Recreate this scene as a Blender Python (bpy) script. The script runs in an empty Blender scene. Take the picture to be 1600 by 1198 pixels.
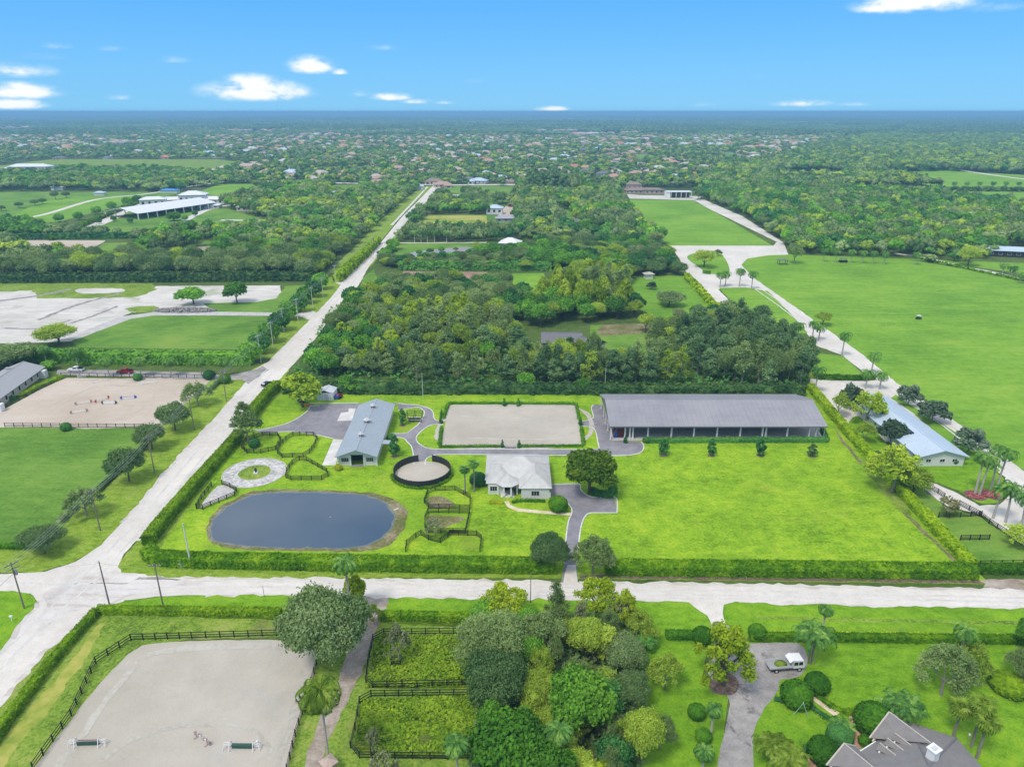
import bpy, math, random
import numpy as np
from mathutils import Vector, Matrix, noise as mnoise
from mathutils.geometry import tessellate_polygon
R = math.radians
rnd = random.Random(7)
rng = np.random.default_rng(7)
sc = bpy.context.scene
col = sc.collection
# ------------------------------------------------------------------ camera, sky, sun, exposure
CAM_H = 90.0            # the drone hovers 90 m above flat land
FPX = 1110.0            # focal length in pixels of the 1600 px wide photograph
PITCH = math.atan(424 / FPX) + R(0.04)
cam_d = bpy.data.cameras.new('camera')
cam_d.sensor_width = 36.0
cam_d.lens = 36.0 * FPX / 1600.0
cam_d.clip_start = 0.5
cam_d.clip_end = 200000.0
cam = bpy.data.objects.new('camera', cam_d)
cam.location = (0, 0, CAM_H)
cam.rotation_euler = (math.pi / 2 - PITCH, 0, 0)
col.objects.link(cam)
sc.camera = cam
sc.view_settings.view_transform = 'Standard'
sc.view_settings.look = 'None'
sc.view_settings.gamma = 1.0
sc.view_settings.use_curve_mapping = False
sc.view_settings.exposure = 0.85
sc.cycles.use_denoising = True
sc.cycles.max_bounces = 6
sc.cycles.diffuse_bounces = 3
sc.cycles.glossy_bounces = 3
sc.cycles.transmission_bounces = 3
sc.cycles.volume_bounces = 1
sc.cycles.transparent_max_bounces = 8
sc.cycles.volume_max_steps = 64

SUN_EL, SUN_AZ = R(58), R(-140)      # azimuth clockwise from +Y: over the pilot's left shoulder
sun_d = bpy.data.lights.new('sun', 'SUN')
sun_d.energy = 1.5
sun_d.angle = R(14)
sun_d.color = (1.0, 0.93, 0.82)
sun = bpy.data.objects.new('sun', sun_d)
sdir = Vector((math.sin(SUN_AZ) * math.cos(SUN_EL), math.cos(SUN_AZ) * math.cos(SUN_EL), math.sin(SUN_EL)))
sun.rotation_euler = sdir.to_track_quat('Z', 'Y').to_euler()
sun.location = (0, 0, 300)
col.objects.link(sun)

def px_dir(x, y):
    dx = (x - 800) / FPX; dy = (599 - y) / FPX
    return Vector((dx, math.cos(PITCH) + dy * math.sin(PITCH), -math.sin(PITCH) + dy * math.cos(PITCH)))

world = bpy.data.worlds.new('World')
sc.world = world
world.use_nodes = True
wn, wl = world.node_tree.nodes, world.node_tree.links
wn.clear()
class NT:
    """little expression builder for node trees"""
    def __init__(s, tree): s.n = tree.nodes; s.l = tree.links
    def put(s, sock, v):
        if isinstance(v, bpy.types.NodeSocket): s.l.new(v, sock)
        else: sock.default_value = v
    def m(s, op, a, b=0.0, c=0.0, clamp=False):
        q = s.n.new('ShaderNodeMath'); q.operation = op; q.use_clamp = clamp
        s.put(q.inputs[0], a)
        if op not in ('ABSOLUTE', 'ARCSINE', 'SQRT', 'SINE'): s.put(q.inputs[1], b)
        if op in ('MULTIPLY_ADD', 'SMOOTH_MAX'): s.put(q.inputs[2], c)
        return q.outputs[0]
    def ss(s, v, a, b, t0=0.0, t1=1.0):
        q = s.n.new('ShaderNodeMapRange'); q.interpolation_type = 'SMOOTHSTEP'
        s.put(q.inputs[0], v); q.inputs[1].default_value = a; q.inputs[2].default_value = b
        q.inputs[3].default_value = t0; q.inputs[4].default_value = t1
        return q.outputs[0]
    def noise(s, vec, scale, detail=4.0, rough=0.5, dist=0.0):
        q = s.n.new('ShaderNodeTexNoise'); s.put(q.inputs['Vector'], vec)
        q.inputs['Scale'].default_value = scale; q.inputs['Detail'].default_value = detail
        q.inputs['Roughness'].default_value = rough; q.inputs['Distortion'].default_value = dist
        return q.outputs['Fac']
    def vmul(s, vec, v):
        q = s.n.new('ShaderNodeVectorMath'); q.operation = 'MULTIPLY'
        s.put(q.inputs[0], vec); q.inputs[1].default_value = v
        return q.outputs[0]
    def comb(s, x, y, z=0.0):
        q = s.n.new('ShaderNodeCombineXYZ'); s.put(q.inputs[0], x); s.put(q.inputs[1], y); s.put(q.inputs[2], z)
        return q.outputs[0]
    def mix(s, f, a, b):
        q = s.n.new('ShaderNodeMix'); q.data_type = 'RGBA'; q.blend_type = 'MIX'
        s.put(q.inputs[0], f)
        s.put(q.inputs[6], a if isinstance(a, bpy.types.NodeSocket) else (*a, 1)[:4])
        s.put(q.inputs[7], b if isinstance(b, bpy.types.NodeSocket) else (*b, 1)[:4])
        return q.outputs[2]
    def mul(s, a, b):
        q = s.n.new('ShaderNodeMix'); q.data_type = 'RGBA'; q.blend_type = 'MULTIPLY'; q.inputs[0].default_value = 1
        s.put(q.inputs[6], a); s.put(q.inputs[7], b if isinstance(b, bpy.types.NodeSocket) else (*b, 1)[:4])
        return q.outputs[2]
    def ramp(s, f, stops):
        q = s.n.new('ShaderNodeValToRGB'); e = q.color_ramp.elements
        while len(e) < len(stops): e.new(0.5)
        for el, (p, c) in zip(e, stops): el.position = p; el.color = (*c, 1)
        s.put(q.inputs[0], f)
        return q.outputs[0]

W = NT(world.node_tree)
sky = wn.new('ShaderNodeTexSky'); sky.sky_type = 'NISHITA'; sky.sun_disc = False
sky.sun_elevation = SUN_EL; sky.sun_rotation = SUN_AZ
sky.altitude = 90; sky.air_density = 1.0; sky.dust_density = 0.3; sky.ozone_density = 2.5
tc = wn.new('ShaderNodeTexCoord')
sep = wn.new('ShaderNodeSeparateXYZ'); wl.new(tc.outputs['Generated'], sep.inputs[0])
dX, dY, dZ = sep.outputs
az = W.m('ARCTAN2', dX, dY)
el = W.m('ARCSINE', dZ)
aecoord = W.comb(az, W.m('MULTIPLY', el, 2.2))
cn = W.noise(aecoord, 26.0, 6.0, 0.62)
cn2 = W.noise(aecoord, 9.0, 3.0, 0.5)
clouds = [(400, 146, 100, 27, 1), (395, 136, 60, 24, 1), (486, 106, 46, 22, 1), (531, 114, 18, 8, .8), (612, 153, 42, 11, .75), (655, 160, 40, 7, .55),
          (25, 113, 60, 17, .55), (28, 146, 64, 18, .9), (18, 165, 52, 13, .9), (862, 171, 40, 7, .8), (1254, 163, 56, 9, .7),
          (1436, 4, 100, 30, 1), (1370, 14, 40, 14, .8), (90, 73, 28, 9, .3), (175, 78, 26, 8, .25), (602, 76, 40, 8, .3), (690, 161, 30, 6, .4),
          (1330, 164, 34, 6, .4), (560, 148, 26, 9, .35), (1560, 10, 60, 18, .25), (190, 154, 24, 7, .35), (1100, 165, 30, 6, .3), (275, 96, 34, 9, .25), (1180, 120, 40, 8, .16), (60, 90, 40, 9, .25), (740, 128, 36, 8, .16), (430, 128, 30, 9, .3)]
cm = None
for (cx, cy, rx, ry, st) in clouds:
    d0 = px_dir(cx, cy).normalized(); a0 = math.atan2(d0.x, d0.y); e0 = math.asin(d0.z)
    ra = rx / FPX * 0.92; re = ry / FPX * 0.92
    u = W.m('MULTIPLY', W.m('SUBTRACT', az, a0), 1 / ra)
    v0 = W.m('MULTIPLY', W.m('SUBTRACT', el, e0), 1 / re)
    v = W.m('MULTIPLY', v0, W.m('MULTIPLY_ADD', W.m('LESS_THAN', v0, 0.0), 0.9, 1.0))     # flatter undersides
    dd = W.m('SQRT', W.m('ADD', W.m('MULTIPLY', u, u), W.m('MULTIPLY', v, v)))
    mk = W.m('MULTIPLY', W.m('SUBTRACT', 1.0, dd, clamp=True), st)
    cm = mk if cm is None else W.m('MAXIMUM', cm, mk)
near_m = W.ss(W.m('MULTIPLY', cm, W.m('MULTIPLY_ADD', W.m('SUBTRACT', cn, .26, clamp=True), 4.8, 0.0)), 0.03, 0.80)
# broken cloud higher up: it softens the sunlight and shows again in the pond
inv = W.m('DIVIDE', 1.0, W.m('MAXIMUM', dZ, 0.12))
plane = W.comb(W.m('MULTIPLY', dX, inv), W.m('MULTIPLY', dY, inv))
hi = W.noise(plane, 0.75, 7.0, 0.58)
hi_m = W.m('MULTIPLY', W.ss(hi, 0.36, 0.56), W.ss(el, R(12), R(26)))
cf = W.m('MAXIMUM', near_m, W.m('MULTIPLY', hi_m, 0.92))
skyc = W.mix(0.88, W.mul(sky.outputs[0], (0.55, 0.85, 1.2)), W.ramp(W.m('DIVIDE', el, 1.2, clamp=True), [(0.0, (1.15, 3.2, 5.2)), (0.10, (0.60, 2.5, 5.35)), (0.3, (0.48, 2.0, 4.9)), (1.0, (0.45, 1.5, 3.8))]))
hs = wn.new('ShaderNodeHueSaturation'); hs.inputs['Saturation'].default_value = 1.0
wl.new(skyc, hs.inputs['Color'])
SKY_K = 0.1
HAZE_D = 0.00018; HAZE_C = (0.29, 0.56, 0.88)
cloudc = W.mix(W.ss(el, R(10), R(20)), W.mix(W.ss(W.m('ADD', W.m('MULTIPLY', cm, .6), W.m('MULTIPLY', cn, .6)), .3, .75), (3.6, 4.9, 5.6), (5.6, 5.75, 5.85)), W.mix(cn2, (5.2, 5.3, 5.4), (8.6, 8.5, 8.4)))
bg = wn.new('ShaderNodeBackground'); bg.inputs[1].default_value = SKY_K
wl.new(W.mix(cf, hs.outputs[0], cloudc), bg.inputs[0])
wo = wn.new('ShaderNodeOutputWorld'); wl.new(bg.outputs[0], wo.inputs[0])

# ------------------------------------------------------------------ helpers
def G(x, y, z=0.0):
    """the point of the flat land (or of the level z) that lies at that place of the photograph"""
    d = px_dir(x, y); t = -(CAM_H - z) / d.z
    return Vector((d.x * t, d.y * t, z))
def pxm(p):
    """pixels of the photograph per metre at a world point"""
    return FPX / (p.y * math.cos(PITCH) + (CAM_H - p.z) * math.sin(PITCH))
def top_z(Y, ytop):
    d = px_dir(800, ytop); return CAM_H + d.z / d.y * Y

def tag(o, label=None, cat=None, group=None, kind=None):
    if label: o['label'] = label
    if cat: o['category'] = cat
    if group: o['group'] = group
    if kind: o['kind'] = kind
    return o
def link(name, me, mat=None, parent=None, loc=None, rot=None, scale=None):
    o = bpy.data.objects.new(name, me)
    if mat is not None and me is not None and len(me.materials) == 0: me.materials.append(mat)
    col.objects.link(o)
    if parent is not None: o.parent = parent
    if loc is not None: o.location = loc
    if rot is not None: o.rotation_euler = rot
    if scale is not None: o.scale = scale
    return o
def thing(name, label, cat, loc=(0, 0, 0), rz=0.0, group=None):
    o = bpy.data.objects.new(name, None); col.objects.link(o)
    o.location = loc; o.rotation_euler = (0, 0, rz); o.empty_display_size = 0.5
    return tag(o, label, cat, group)

class MB:
    def __init__(s): s.v = []; s.f = []
    def add(s, vs, fs):
        b = len(s.v); s.v += [tuple(p) for p in vs]; s.f += [tuple(b + i for i in q) for q in fs]; return s
    def box(s, c, d, rz=0.0, ry=0.0, rx=0.0):
        m = Matrix.Rotation(rz, 3, 'Z') @ Matrix.Rotation(ry, 3, 'Y') @ Matrix.Rotation(rx, 3, 'X')
        c = Vector(c); hx, hy, hz = d[0] / 2, d[1] / 2, d[2] / 2
        vs = [c + m @ Vector((x, y, z)) for z in (-hz, hz) for y in (-hy, hy) for x in (-hx, hx)]
        return s.add(vs, [(0, 2, 3, 1), (4, 5, 7, 6), (0, 1, 5, 4), (2, 6, 7, 3), (0, 4, 6, 2), (1, 3, 7, 5)])
    def bar(s, a, b, w, h=None):
        """square bar between two points"""
        a, b = Vector(a), Vector(b); h = h or w; d = (b - a)
        if d.length < 1e-6: return s
        up = Vector((0, 0, 1)) if abs(d.normalized().z) < 0.95 else Vector((1, 0, 0))
        sx = d.cross(up).normalized() * w / 2; sy = sx.cross(d).normalized() * h / 2
        vs = [p + q for p in (a, b) for q in (-sx - sy, sx - sy, sx + sy, -sx + sy)]
        return s.add(vs, [(0, 1, 2, 3), (7, 6, 5, 4), (0, 4, 5, 1), (1, 5, 6, 2), (2, 6, 7, 3), (3, 7, 4, 0)])
    def tube(s, a, b, r0, r1=None, n=8, cap=True):
        a, b = Vector(a), Vector(b); r1 = r0 if r1 is None else r1; d = (b - a).normalized()
        up = Vector((0, 0, 1)) if abs(d.z) < 0.95 else Vector((1, 0, 0))
        x = d.cross(up).normalized(); y = d.cross(x)
        vs = [p + (x * math.cos(t) + y * math.sin(t)) * r for p, r in ((a, r0), (b, r1)) for t in [2 * math.pi * k / n for k in range(n)]]
        fs = [(k, (k + 1) % n, n + (k + 1) % n, n + k) for k in range(n)]
        if cap: fs += [tuple(range(n))[::-1], tuple(range(n, 2 * n))]
        return s.add(vs, fs)
    def prism(s, pts, z0, z1):
        n = len(pts); vs = [(p[0], p[1], z0) for p in pts] + [(p[0], p[1], z1) for p in pts]
        return s.add(vs, [(k, (k + 1) % n, n + (k + 1) % n, n + k) for k in range(n)] + [tuple(range(n))[::-1], tuple(range(n, 2 * n))])
    def slab(s, pts, t):
        """a flat slab of thickness t hung under a planar polygon"""
        pts = [Vector(p) for p in pts]; n = len(pts)
        nn = (pts[1] - pts[0]).cross(pts[2] - pts[0]).normalized()
        if nn.z < 0: nn = -nn; pts = pts[::-1]
        vs = pts + [p - nn * t for p in pts]
        return s.add(vs, [tuple(range(n)), tuple(range(n, 2 * n))[::-1]] + [(k, n + k, n + (k + 1) % n, (k + 1) % n) for k in range(n)])
    def lathe(s, prof, n=16, c=(0, 0, 0)):
        vs = [(c[0] + r * math.cos(2 * math.pi * k / n), c[1] + r * math.sin(2 * math.pi * k / n), c[2] + z) for r, z in prof for k in range(n)]
        fs = [(i * n + k, i * n + (k + 1) % n, (i + 1) * n + (k + 1) % n, (i + 1) * n + k) for i in range(len(prof) - 1) for k in range(n)]
        return s.add(vs, fs)
    def mesh(s, name):
        me = bpy.data.meshes.new(name); me.from_pydata(s.v, [], s.f); me.update(); return me
    def part(s, name, mat, parent=None, loc=None, rot=None, smooth=False):
        me = s.mesh(name)
        if smooth: me.polygons.foreach_set('use_smooth', [True] * len(me.polygons))
        return link(name, me, mat, parent, loc, rot)

def np_mesh(name, V, F4=None, F3=None, mi4=None, mi3=None, smooth=False):
    me = bpy.data.meshes.new(name)
    n4 = 0 if F4 is None else len(F4); n3 = 0 if F3 is None else len(F3)
    me.vertices.add(len(V)); me.vertices.foreach_set('co', np.asarray(V, np.float32).ravel())
    loops = []; tot = []
    if n4: loops.append(np.asarray(F4).ravel()); tot.append(np.full(n4, 4))
    if n3: loops.append(np.asarray(F3).ravel()); tot.append(np.full(n3, 3))
    loops = np.concatenate(loops).astype(np.int32); tot = np.concatenate(tot).astype(np.int32)
    me.loops.add(len(loops)); me.loops.foreach_set('vertex_index', loops)
    me.polygons.add(len(tot)); st = np.concatenate([[0], np.cumsum(tot)[:-1]]).astype(np.int32)
    me.polygons.foreach_set('loop_start', st); me.polygons.foreach_set('loop_total', tot)
    if mi4 is not None or mi3 is not None:
        mi = np.concatenate([np.asarray(mi4 if mi4 is not None else np.zeros(n4)), np.asarray(mi3 if mi3 is not None else np.zeros(n3))]).astype(np.int32)
        me.polygons.foreach_set('material_index', mi)
    if smooth: me.polygons.foreach_set('use_smooth', np.ones(len(tot), bool))
    me.update(calc_edges=True); me.validate()
    return me
def ico(sub=1):
    import bmesh
    bm = bmesh.new(); bmesh.ops.create_icosphere(bm, subdivisions=sub, radius=1)
    V = np.array([v.co[:] for v in bm.verts]); F = np.array([[v.index for v in f.verts] for f in bm.faces]); bm.free()
    return V, F
ICO_V, ICO_F = ico(2)
def unit_rand(n, g=None):
    g = g or rng
    v = g.normal(size=(n, 3)); return v / np.linalg.norm(v, axis=1)[:, None]
def leaf_quads(P, N, S, g=None, asp=0.75):
    """one four-cornered leaf clump per point"""
    g = g or rng; n = len(P)
    N = N / np.linalg.norm(N, axis=1)[:, None]
    t = np.cross(N, unit_rand(n, g)); t /= (np.linalg.norm(t, axis=1)[:, None] + 1e-9)
    b = np.cross(N, t)
    S = (np.ones(n) * S)[:, None] * 0.5
    k = lambda: g.uniform(0.55, 1.15, size=(n, 1))
    V = np.stack([P - t * S * k() - b * S * asp * k(), P + t * S * k() - b * S * asp * k(), P + t * S * k() + b * S * asp * k(), P - t * S * k() + b * S * asp * k()], 1).reshape(-1, 3)
    return V, np.arange(4 * n).reshape(n, 4)

# ------------------------------------------------------------------ materials
MATS = {}
def new_mat(name):
    m = bpy.data.materials.new(name); m.use_nodes = True; m.node_tree.nodes.clear(); MATS[name] = m
    return m, NT(m.node_tree)
def finish(m, T, colr, rough=0.9, spec=0.25, metal=0.0, bump=None, bstr=0.3, bdist=0.05):
    p = T.n.new('ShaderNodeBsdfPrincipled'); T.put(p.inputs['Base Color'], colr if isinstance(colr, bpy.types.NodeSocket) else (*colr, 1))
    T.put(p.inputs['Roughness'], rough); p.inputs['Specular IOR Level'].default_value = spec; p.inputs['Metallic'].default_value = metal
    if bump is not None:
        b = T.n.new('ShaderNodeBump'); b.inputs['Strength'].default_value = bstr; b.inputs['Distance'].default_value = bdist
        T.put(b.inputs['Height'], bump); T.l.new(b.outputs[0], p.inputs['Normal'])
    o = T.n.new('ShaderNodeOutputMaterial'); T.l.new(p.outputs[0], o.inputs[0])
    return m
def plain(name, c, rough=0.6, spec=0.3, metal=0.0, var=0.12, scale=1.5):
    m, T = new_mat(name)
    g = T.n.new('ShaderNodeNewGeometry').outputs['Position']
    f = T.m('ADD', T.m('MULTIPLY', T.noise(g, scale, 5, .6), .6), T.m('MULTIPLY', T.noise(g, scale * 6, 3, .6), .4))
    c = Vector(c)
    return finish(m, T, T.ramp(f, [(0.3, tuple(c * (1 - var))), (0.7, tuple(c * (1 + var)))]), rough, spec, metal)
def ground_mat(name, stops, layers, rough=0.95, spec=0.1, warp=0.0, lo=0.41, hi=0.59, streak=None, patch=None, bump=True):
    """layers: (scale, weight[, stretch]) of noise in metres; patch: (scale, edge0, edge1, colour, amount) blotches"""
    m, T = new_mat(name)
    g = T.n.new('ShaderNodeNewGeometry').outputs['Position']
    tot = sum(l[1] for l in layers); f = None
    for l in layers:
        vec = T.vmul(g, l[2]) if len(l) > 2 else g
        q = T.m('MULTIPLY', T.noise(vec, l[0], 5.0, 0.6, warp), l[1] / tot)
        f = q if f is None else T.m('ADD', f, q)
    n = len(stops)
    c = T.ramp(f, [(lo + (hi - lo) * i / max(1, n - 1), s) for i, s in enumerate(stops)])
    for (ps, e0, e1, pc, am) in (patch or []):
        c = T.mix(T.m('MULTIPLY', T.ss(T.noise(g, ps, 6.0, 0.65, 0.4), e0, e1), am), c, pc)
    if streak:
        (vec, ssc, e0, e1, pc, am) = streak
        c = T.mix(T.m('MULTIPLY', T.ss(T.noise(T.vmul(g, vec), ssc, 4.0, 0.6, 0.2), e0, e1), am), c, pc)
    return finish(m, T, c, rough, spec, bump=T.noise(g, 2.2, 4, .7) if bump else None, bstr=0.5, bdist=0.12)
def leaf_mat(name, stops, trans=0.22, big=0.10, fine=1.6, rv=0.2):
    m, T = new_mat(name)
    g = T.n.new('ShaderNodeNewGeometry').outputs['Position']
    oi = T.n.new('ShaderNodeObjectInfo').outputs['Random']
    f = T.m('ADD', T.m('MULTIPLY', T.noise(g, big, 3, .55), .40), T.m('MULTIPLY', T.noise(g, fine, 4, .75), .60))
    f = T.m('ADD', f, T.m('MULTIPLY', T.m('SUBTRACT', oi, 0.5), rv))
    c = T.ramp(f, [(0.33 + 0.34 * i / (len(stops) - 1), s) for i, s in enumerate(stops)])
    d = T.n.new('ShaderNodeBsdfDiffuse'); T.put(d.inputs[0], c)
    t = T.n.new('ShaderNodeBsdfTranslucent'); T.put(t.inputs[0], T.mul(c, (1.15, 1.25, 0.7)))
    mx = T.n.new('ShaderNodeMixShader'); mx.inputs[0].default_value = trans
    T.l.new(d.outputs[0], mx.inputs[1]); T.l.new(t.outputs[0], mx.inputs[2])
    o = T.n.new('ShaderNodeOutputMaterial'); T.l.new(mx.outputs[0], o.inputs[0])
    return m

FINE = (1.3, 1.0)
ground_mat('lawn_bright', [(0.103, 0.199, 0.011), (0.169, 0.318, 0.014), (0.241, 0.396, 0.020), (0.349, 0.449, 0.034)], [(.06, 1.2), (.35, 1.0), (1.6, 1.4), (.25, .7, (1, 3.2, 1))],
           patch=[(.028, .50, .68, (.115, .245, .018), .55), (.05, .56, .72, (.30, .33, .045), .5), (.13, .60, .72, (.23, .26, .06), .5), (.4, .60, .72, (.20, .20, .05), .35)])
ground_mat('lawn_rough', [(0.081, 0.141, 0.021), (0.139, 0.237, 0.025), (0.197, 0.295, 0.038), (0.278, 0.319, 0.076)], [(.08, 1.2), (.5, 1.0), (2.0, 1.3)],
           patch=[(.12, .56, .7, (.2, .18, .075), .55)])
ground_mat('lawn_verge', [(0.099, 0.172, 0.017), (0.162, 0.271, 0.023), (0.232, 0.333, 0.036), (0.301, 0.370, 0.083)], [(.12, .8), (.8, 1.0), (2.6, 1.3), (.3, 1.2, (1, 3, 1))],
           patch=[(.2, .6, .72, (.28, .26, .15), .45)])
ground_mat('lawn_polo', [(0.097, 0.222, 0.023), (0.137, 0.284, 0.026), (0.177, 0.338, 0.032), (0.240, 0.370, 0.047)], [(.02, 1.4), (.09, .8, (1, 4, 1)), (.05, .7, (.5, 2.6, 1)), (.35, .8), (.9, .7)],
           patch=[(.03, .58, .72, (.19, .28, .04), .4)])
ground_mat('lawn_field', [(0.077, 0.172, 0.024), (0.109, 0.225, 0.029), (0.146, 0.271, 0.040), (0.190, 0.288, 0.047)], [(.03, 1.5), (.15, .8, (1, 3, 1)), (1.2, .8)])
ground_mat('lawn_yard', [(0.079, 0.186, 0.010), (0.126, 0.268, 0.012), (0.172, 0.332, 0.017), (0.237, 0.370, 0.023)], [(.07, 1.2), (.6, 1.0), (2.6, 1.2), (.22, .8, (1, 3, 1))], patch=[(.04, .52, .70, (.085, .20, .012), .5), (.09, .58, .72, (.22, .30, .04), .4)])
ground_mat('lawn_lush', [(0.064, 0.147, 0.013), (0.127, 0.256, 0.015), (0.242, 0.390, 0.022), (0.355, 0.451, 0.048)], [(.12, .8), (.9, 1.6), (2.4, 1.6)], patch=[(.16, .5, .68, (.32, .36, .04), .55)])
ground_mat('lawn_dry', [(0.171, 0.244, 0.037), (0.268, 0.317, 0.055), (0.366, 0.366, 0.085), (0.415, 0.354, 0.122)], [(.04, 1.2), (.3, 1)])
ground_mat('scrub', [(.045, .08, .018), (.065, .115, .024), (.09, .14, .03), (.13, .16, .045)], [(.01, 1.0), (.06, 1), (.4, 1.2), (1.6, .7)])
ground_mat('far_scrub', [(.03, .06, .018), (.045, .08, .022), (.07, .10, .03), (.12, .14, .06)], [(.0016, 1.0), (.008, 1.2), (.03, 1.0)])
ground_mat('shell_road', [(0.523, 0.491, 0.444), (0.591, 0.558, 0.511), (0.660, 0.625, 0.573)], [(.05, 1.0), (.5, .7), (2.5, .6)],
           patch=[(.055, .58, .75, (.46, .42, .37), .5), (.5, .63, .74, (.45, .42, .39), .3)])
ground_mat('worn_road', [(0.494, 0.457, 0.423), (0.574, 0.545, 0.511), (0.623, 0.598, 0.568)], [(.08, 1.0), (.5, .7), (2.5, .6)], streak=((.2, .9, 1), .5, .5, .66, (.40, .34, .30), .6))
ground_mat('sand_grey', [(0.376, 0.347, 0.287), (0.421, 0.388, 0.328), (0.465, 0.429, 0.368)], [(.03, 1.4), (.2, .6), (2.0, .4)], patch=[(.16, .54, .70, (.345, .33, .30), .35), (.04, .55, .75, (.40, .385, .355), .6)])
ground_mat('sand_pink', [(0.430, 0.361, 0.288), (0.482, 0.413, 0.340), (0.525, 0.464, 0.391)], [(.04, 1.4), (.2, .6, (1, 2, 1)), (2.0, .4)], patch=[(.09, .54, .72, (.42, .35, .28), .5)], streak=((1, .12, 1), .9, .5, .7, (.44, .37, .30), .35))
ground_mat('sand_white', [(0.452, 0.426, 0.383), (0.540, 0.516, 0.474), (0.616, 0.596, 0.557)], [(.04, 1.2), (.18, 1.0, (.5, 1.6, 1)), (1.5, .5)],
           patch=[(.07, .56, .66, (.36, .33, .28), .55), (.035, .60, .68, (.17, .25, .08), .6)])
ground_mat('gravel_grey', [(0.307, 0.292, 0.278), (0.448, 0.433, 0.418), (0.590, 0.573, 0.551)], [(.3, .8), (1.8, 1.4), (4.0, 1.2)])
ground_mat('gravel_pale', [(.27, .27, .26), (.46, .455, .44), (.62, .61, .60)], [(.3, 1.0), (1.2, 1.4), (4.0, .8)], patch=[(.5, .58, .68, (.22, .27, .12), .4)])
ground_mat('rubble', [(.14, .13, .12), (.26, .25, .235), (.42, .40, .385)], [(.5, .8), (1.6, 1.6)])
ground_mat('asphalt', [(0.180, 0.174, 0.192), (0.228, 0.222, 0.243), (0.282, 0.270, 0.292)], [(.05, 1.4), (.4, .8), (2.5, .7)], patch=[(.07, .58, .72, (.28, .26, .25), .5)])
ground_mat('asphalt_worn', [(0.211, 0.198, 0.191), (0.295, 0.281, 0.274), (0.379, 0.359, 0.347)], [(.06, 1.2), (.45, 1.0), (2.5, .7)], patch=[(.3, .57, .66, (.11, .105, .105), .7)])
ground_mat('dirt', [(.24, .19, .15), (.33, .28, .23), (.43, .38, .33)], [(.1, 1.2), (.7, 1.0), (2.5, .7)], patch=[(.18, .6, .7, (.15, .16, .05), .5)])
ground_mat('dirt_red', [(.26, .16, .12), (.32, .20, .155), (.36, .25, .19)], [(.1, 1.2), (.7, .7)])
ground_mat('bank_mud', [(.10, .12, .03), (.17, .16, .07), (.27, .23, .15)], [(.15, 1.2), (1.2, 1.0)])
ground_mat('mulch', [(.10, .07, .055), (.16, .115, .09), (.24, .18, .15)], [(1.2, 1.2), (4, 1.0)])
ground_mat('roof_steel', [(0.240, 0.235, 0.259), (0.268, 0.264, 0.287), (0.289, 0.284, 0.303)], [(.09, 1.0), (.5, .35, (1, .08, 1)), (1.2, .3, (.06, 1, 1))], rough=.5, spec=.35, bump=False)
ground_mat('concrete', [(0.494, 0.484, 0.465), (0.574, 0.564, 0.544), (0.653, 0.643, 0.623)], [(.3, 1.0), (3, .6)])
ground_mat('path_cream', [(.52, .43, .30), (.60, .51, .37), (.66, .58, .44)], [(.6, 1.0), (4, .6)])
ground_mat('path_red', [(.42, .21, .14), (.52, .30, .21), (.60, .42, .32)], [(1.2, 1.0), (4, .6)])

leaf_mat('leaf_oak', [(0.070, 0.150, 0.048), (0.123, 0.219, 0.073), (0.194, 0.292, 0.105), (0.306, 0.397, 0.167)])
leaf_mat('leaf_grey', [(0.123, 0.200, 0.066), (0.192, 0.284, 0.092), (0.273, 0.375, 0.129), (0.411, 0.517, 0.199)])
leaf_mat('leaf_ficus', [(0.054, 0.148, 0.030), (0.103, 0.256, 0.038), (0.177, 0.407, 0.046), (0.299, 0.581, 0.062)])
leaf_mat('leaf_lime', [(0.134, 0.231, 0.022), (0.235, 0.355, 0.030), (0.362, 0.495, 0.042), (0.522, 0.627, 0.074)])
leaf_mat('leaf_acacia', [(0.161, 0.248, 0.038), (0.260, 0.379, 0.051), (0.377, 0.509, 0.063), (0.534, 0.656, 0.095)])
leaf_mat('leaf_casuarina', [(0.073, 0.155, 0.065), (0.123, 0.226, 0.089), (0.189, 0.313, 0.120), (0.292, 0.430, 0.179)])
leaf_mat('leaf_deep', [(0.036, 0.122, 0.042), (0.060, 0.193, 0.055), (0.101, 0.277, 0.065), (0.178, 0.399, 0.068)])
leaf_mat('leaf_silver', [(0.042, 0.084, 0.046), (0.095, 0.154, 0.089), (0.179, 0.251, 0.164), (0.316, 0.394, 0.283)])
leaf_mat('leaf_brownish', [(0.147, 0.140, 0.070), (0.221, 0.220, 0.101), (0.315, 0.315, 0.148), (0.420, 0.438, 0.215)])
leaf_mat('leaf_hedge', [(0.025, 0.087, 0.011), (0.051, 0.152, 0.011), (0.113, 0.260, 0.011), (0.257, 0.418, 0.018)], big=.25, fine=1.1)
leaf_mat('leaf_bright', [(0.184, 0.280, 0.015), (0.287, 0.403, 0.022), (0.414, 0.526, 0.033), (0.529, 0.605, 0.066)], trans=.3, rv=.1)
leaf_mat('leaf_vivid', [(.045, .14, .018), (.075, .21, .022), (.12, .30, .03), (.19, .38, .04)], rv=.1)
leaf_mat('leaf_pale', [(.15, .18, .08), (.22, .26, .12), (.30, .34, .17), (.38, .41, .24)], rv=.1)
ground_mat('sand_track', [(0.378, 0.355, 0.300), (0.432, 0.408, 0.355), (0.475, 0.456, 0.400)], [(.12, 1.0), (1.2, .8)])
ground_mat('sand_track_pink', [(.41, .345, .28), (.46, .39, .325), (.50, .43, .36)], [(.12, 1.0), (1.2, .8)])
ground_mat('wheel_track', [(.50, .48, .455), (.56, .545, .525), (.60, .59, .575)], [(.15, 1.0), (1.5, .7)])
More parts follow.
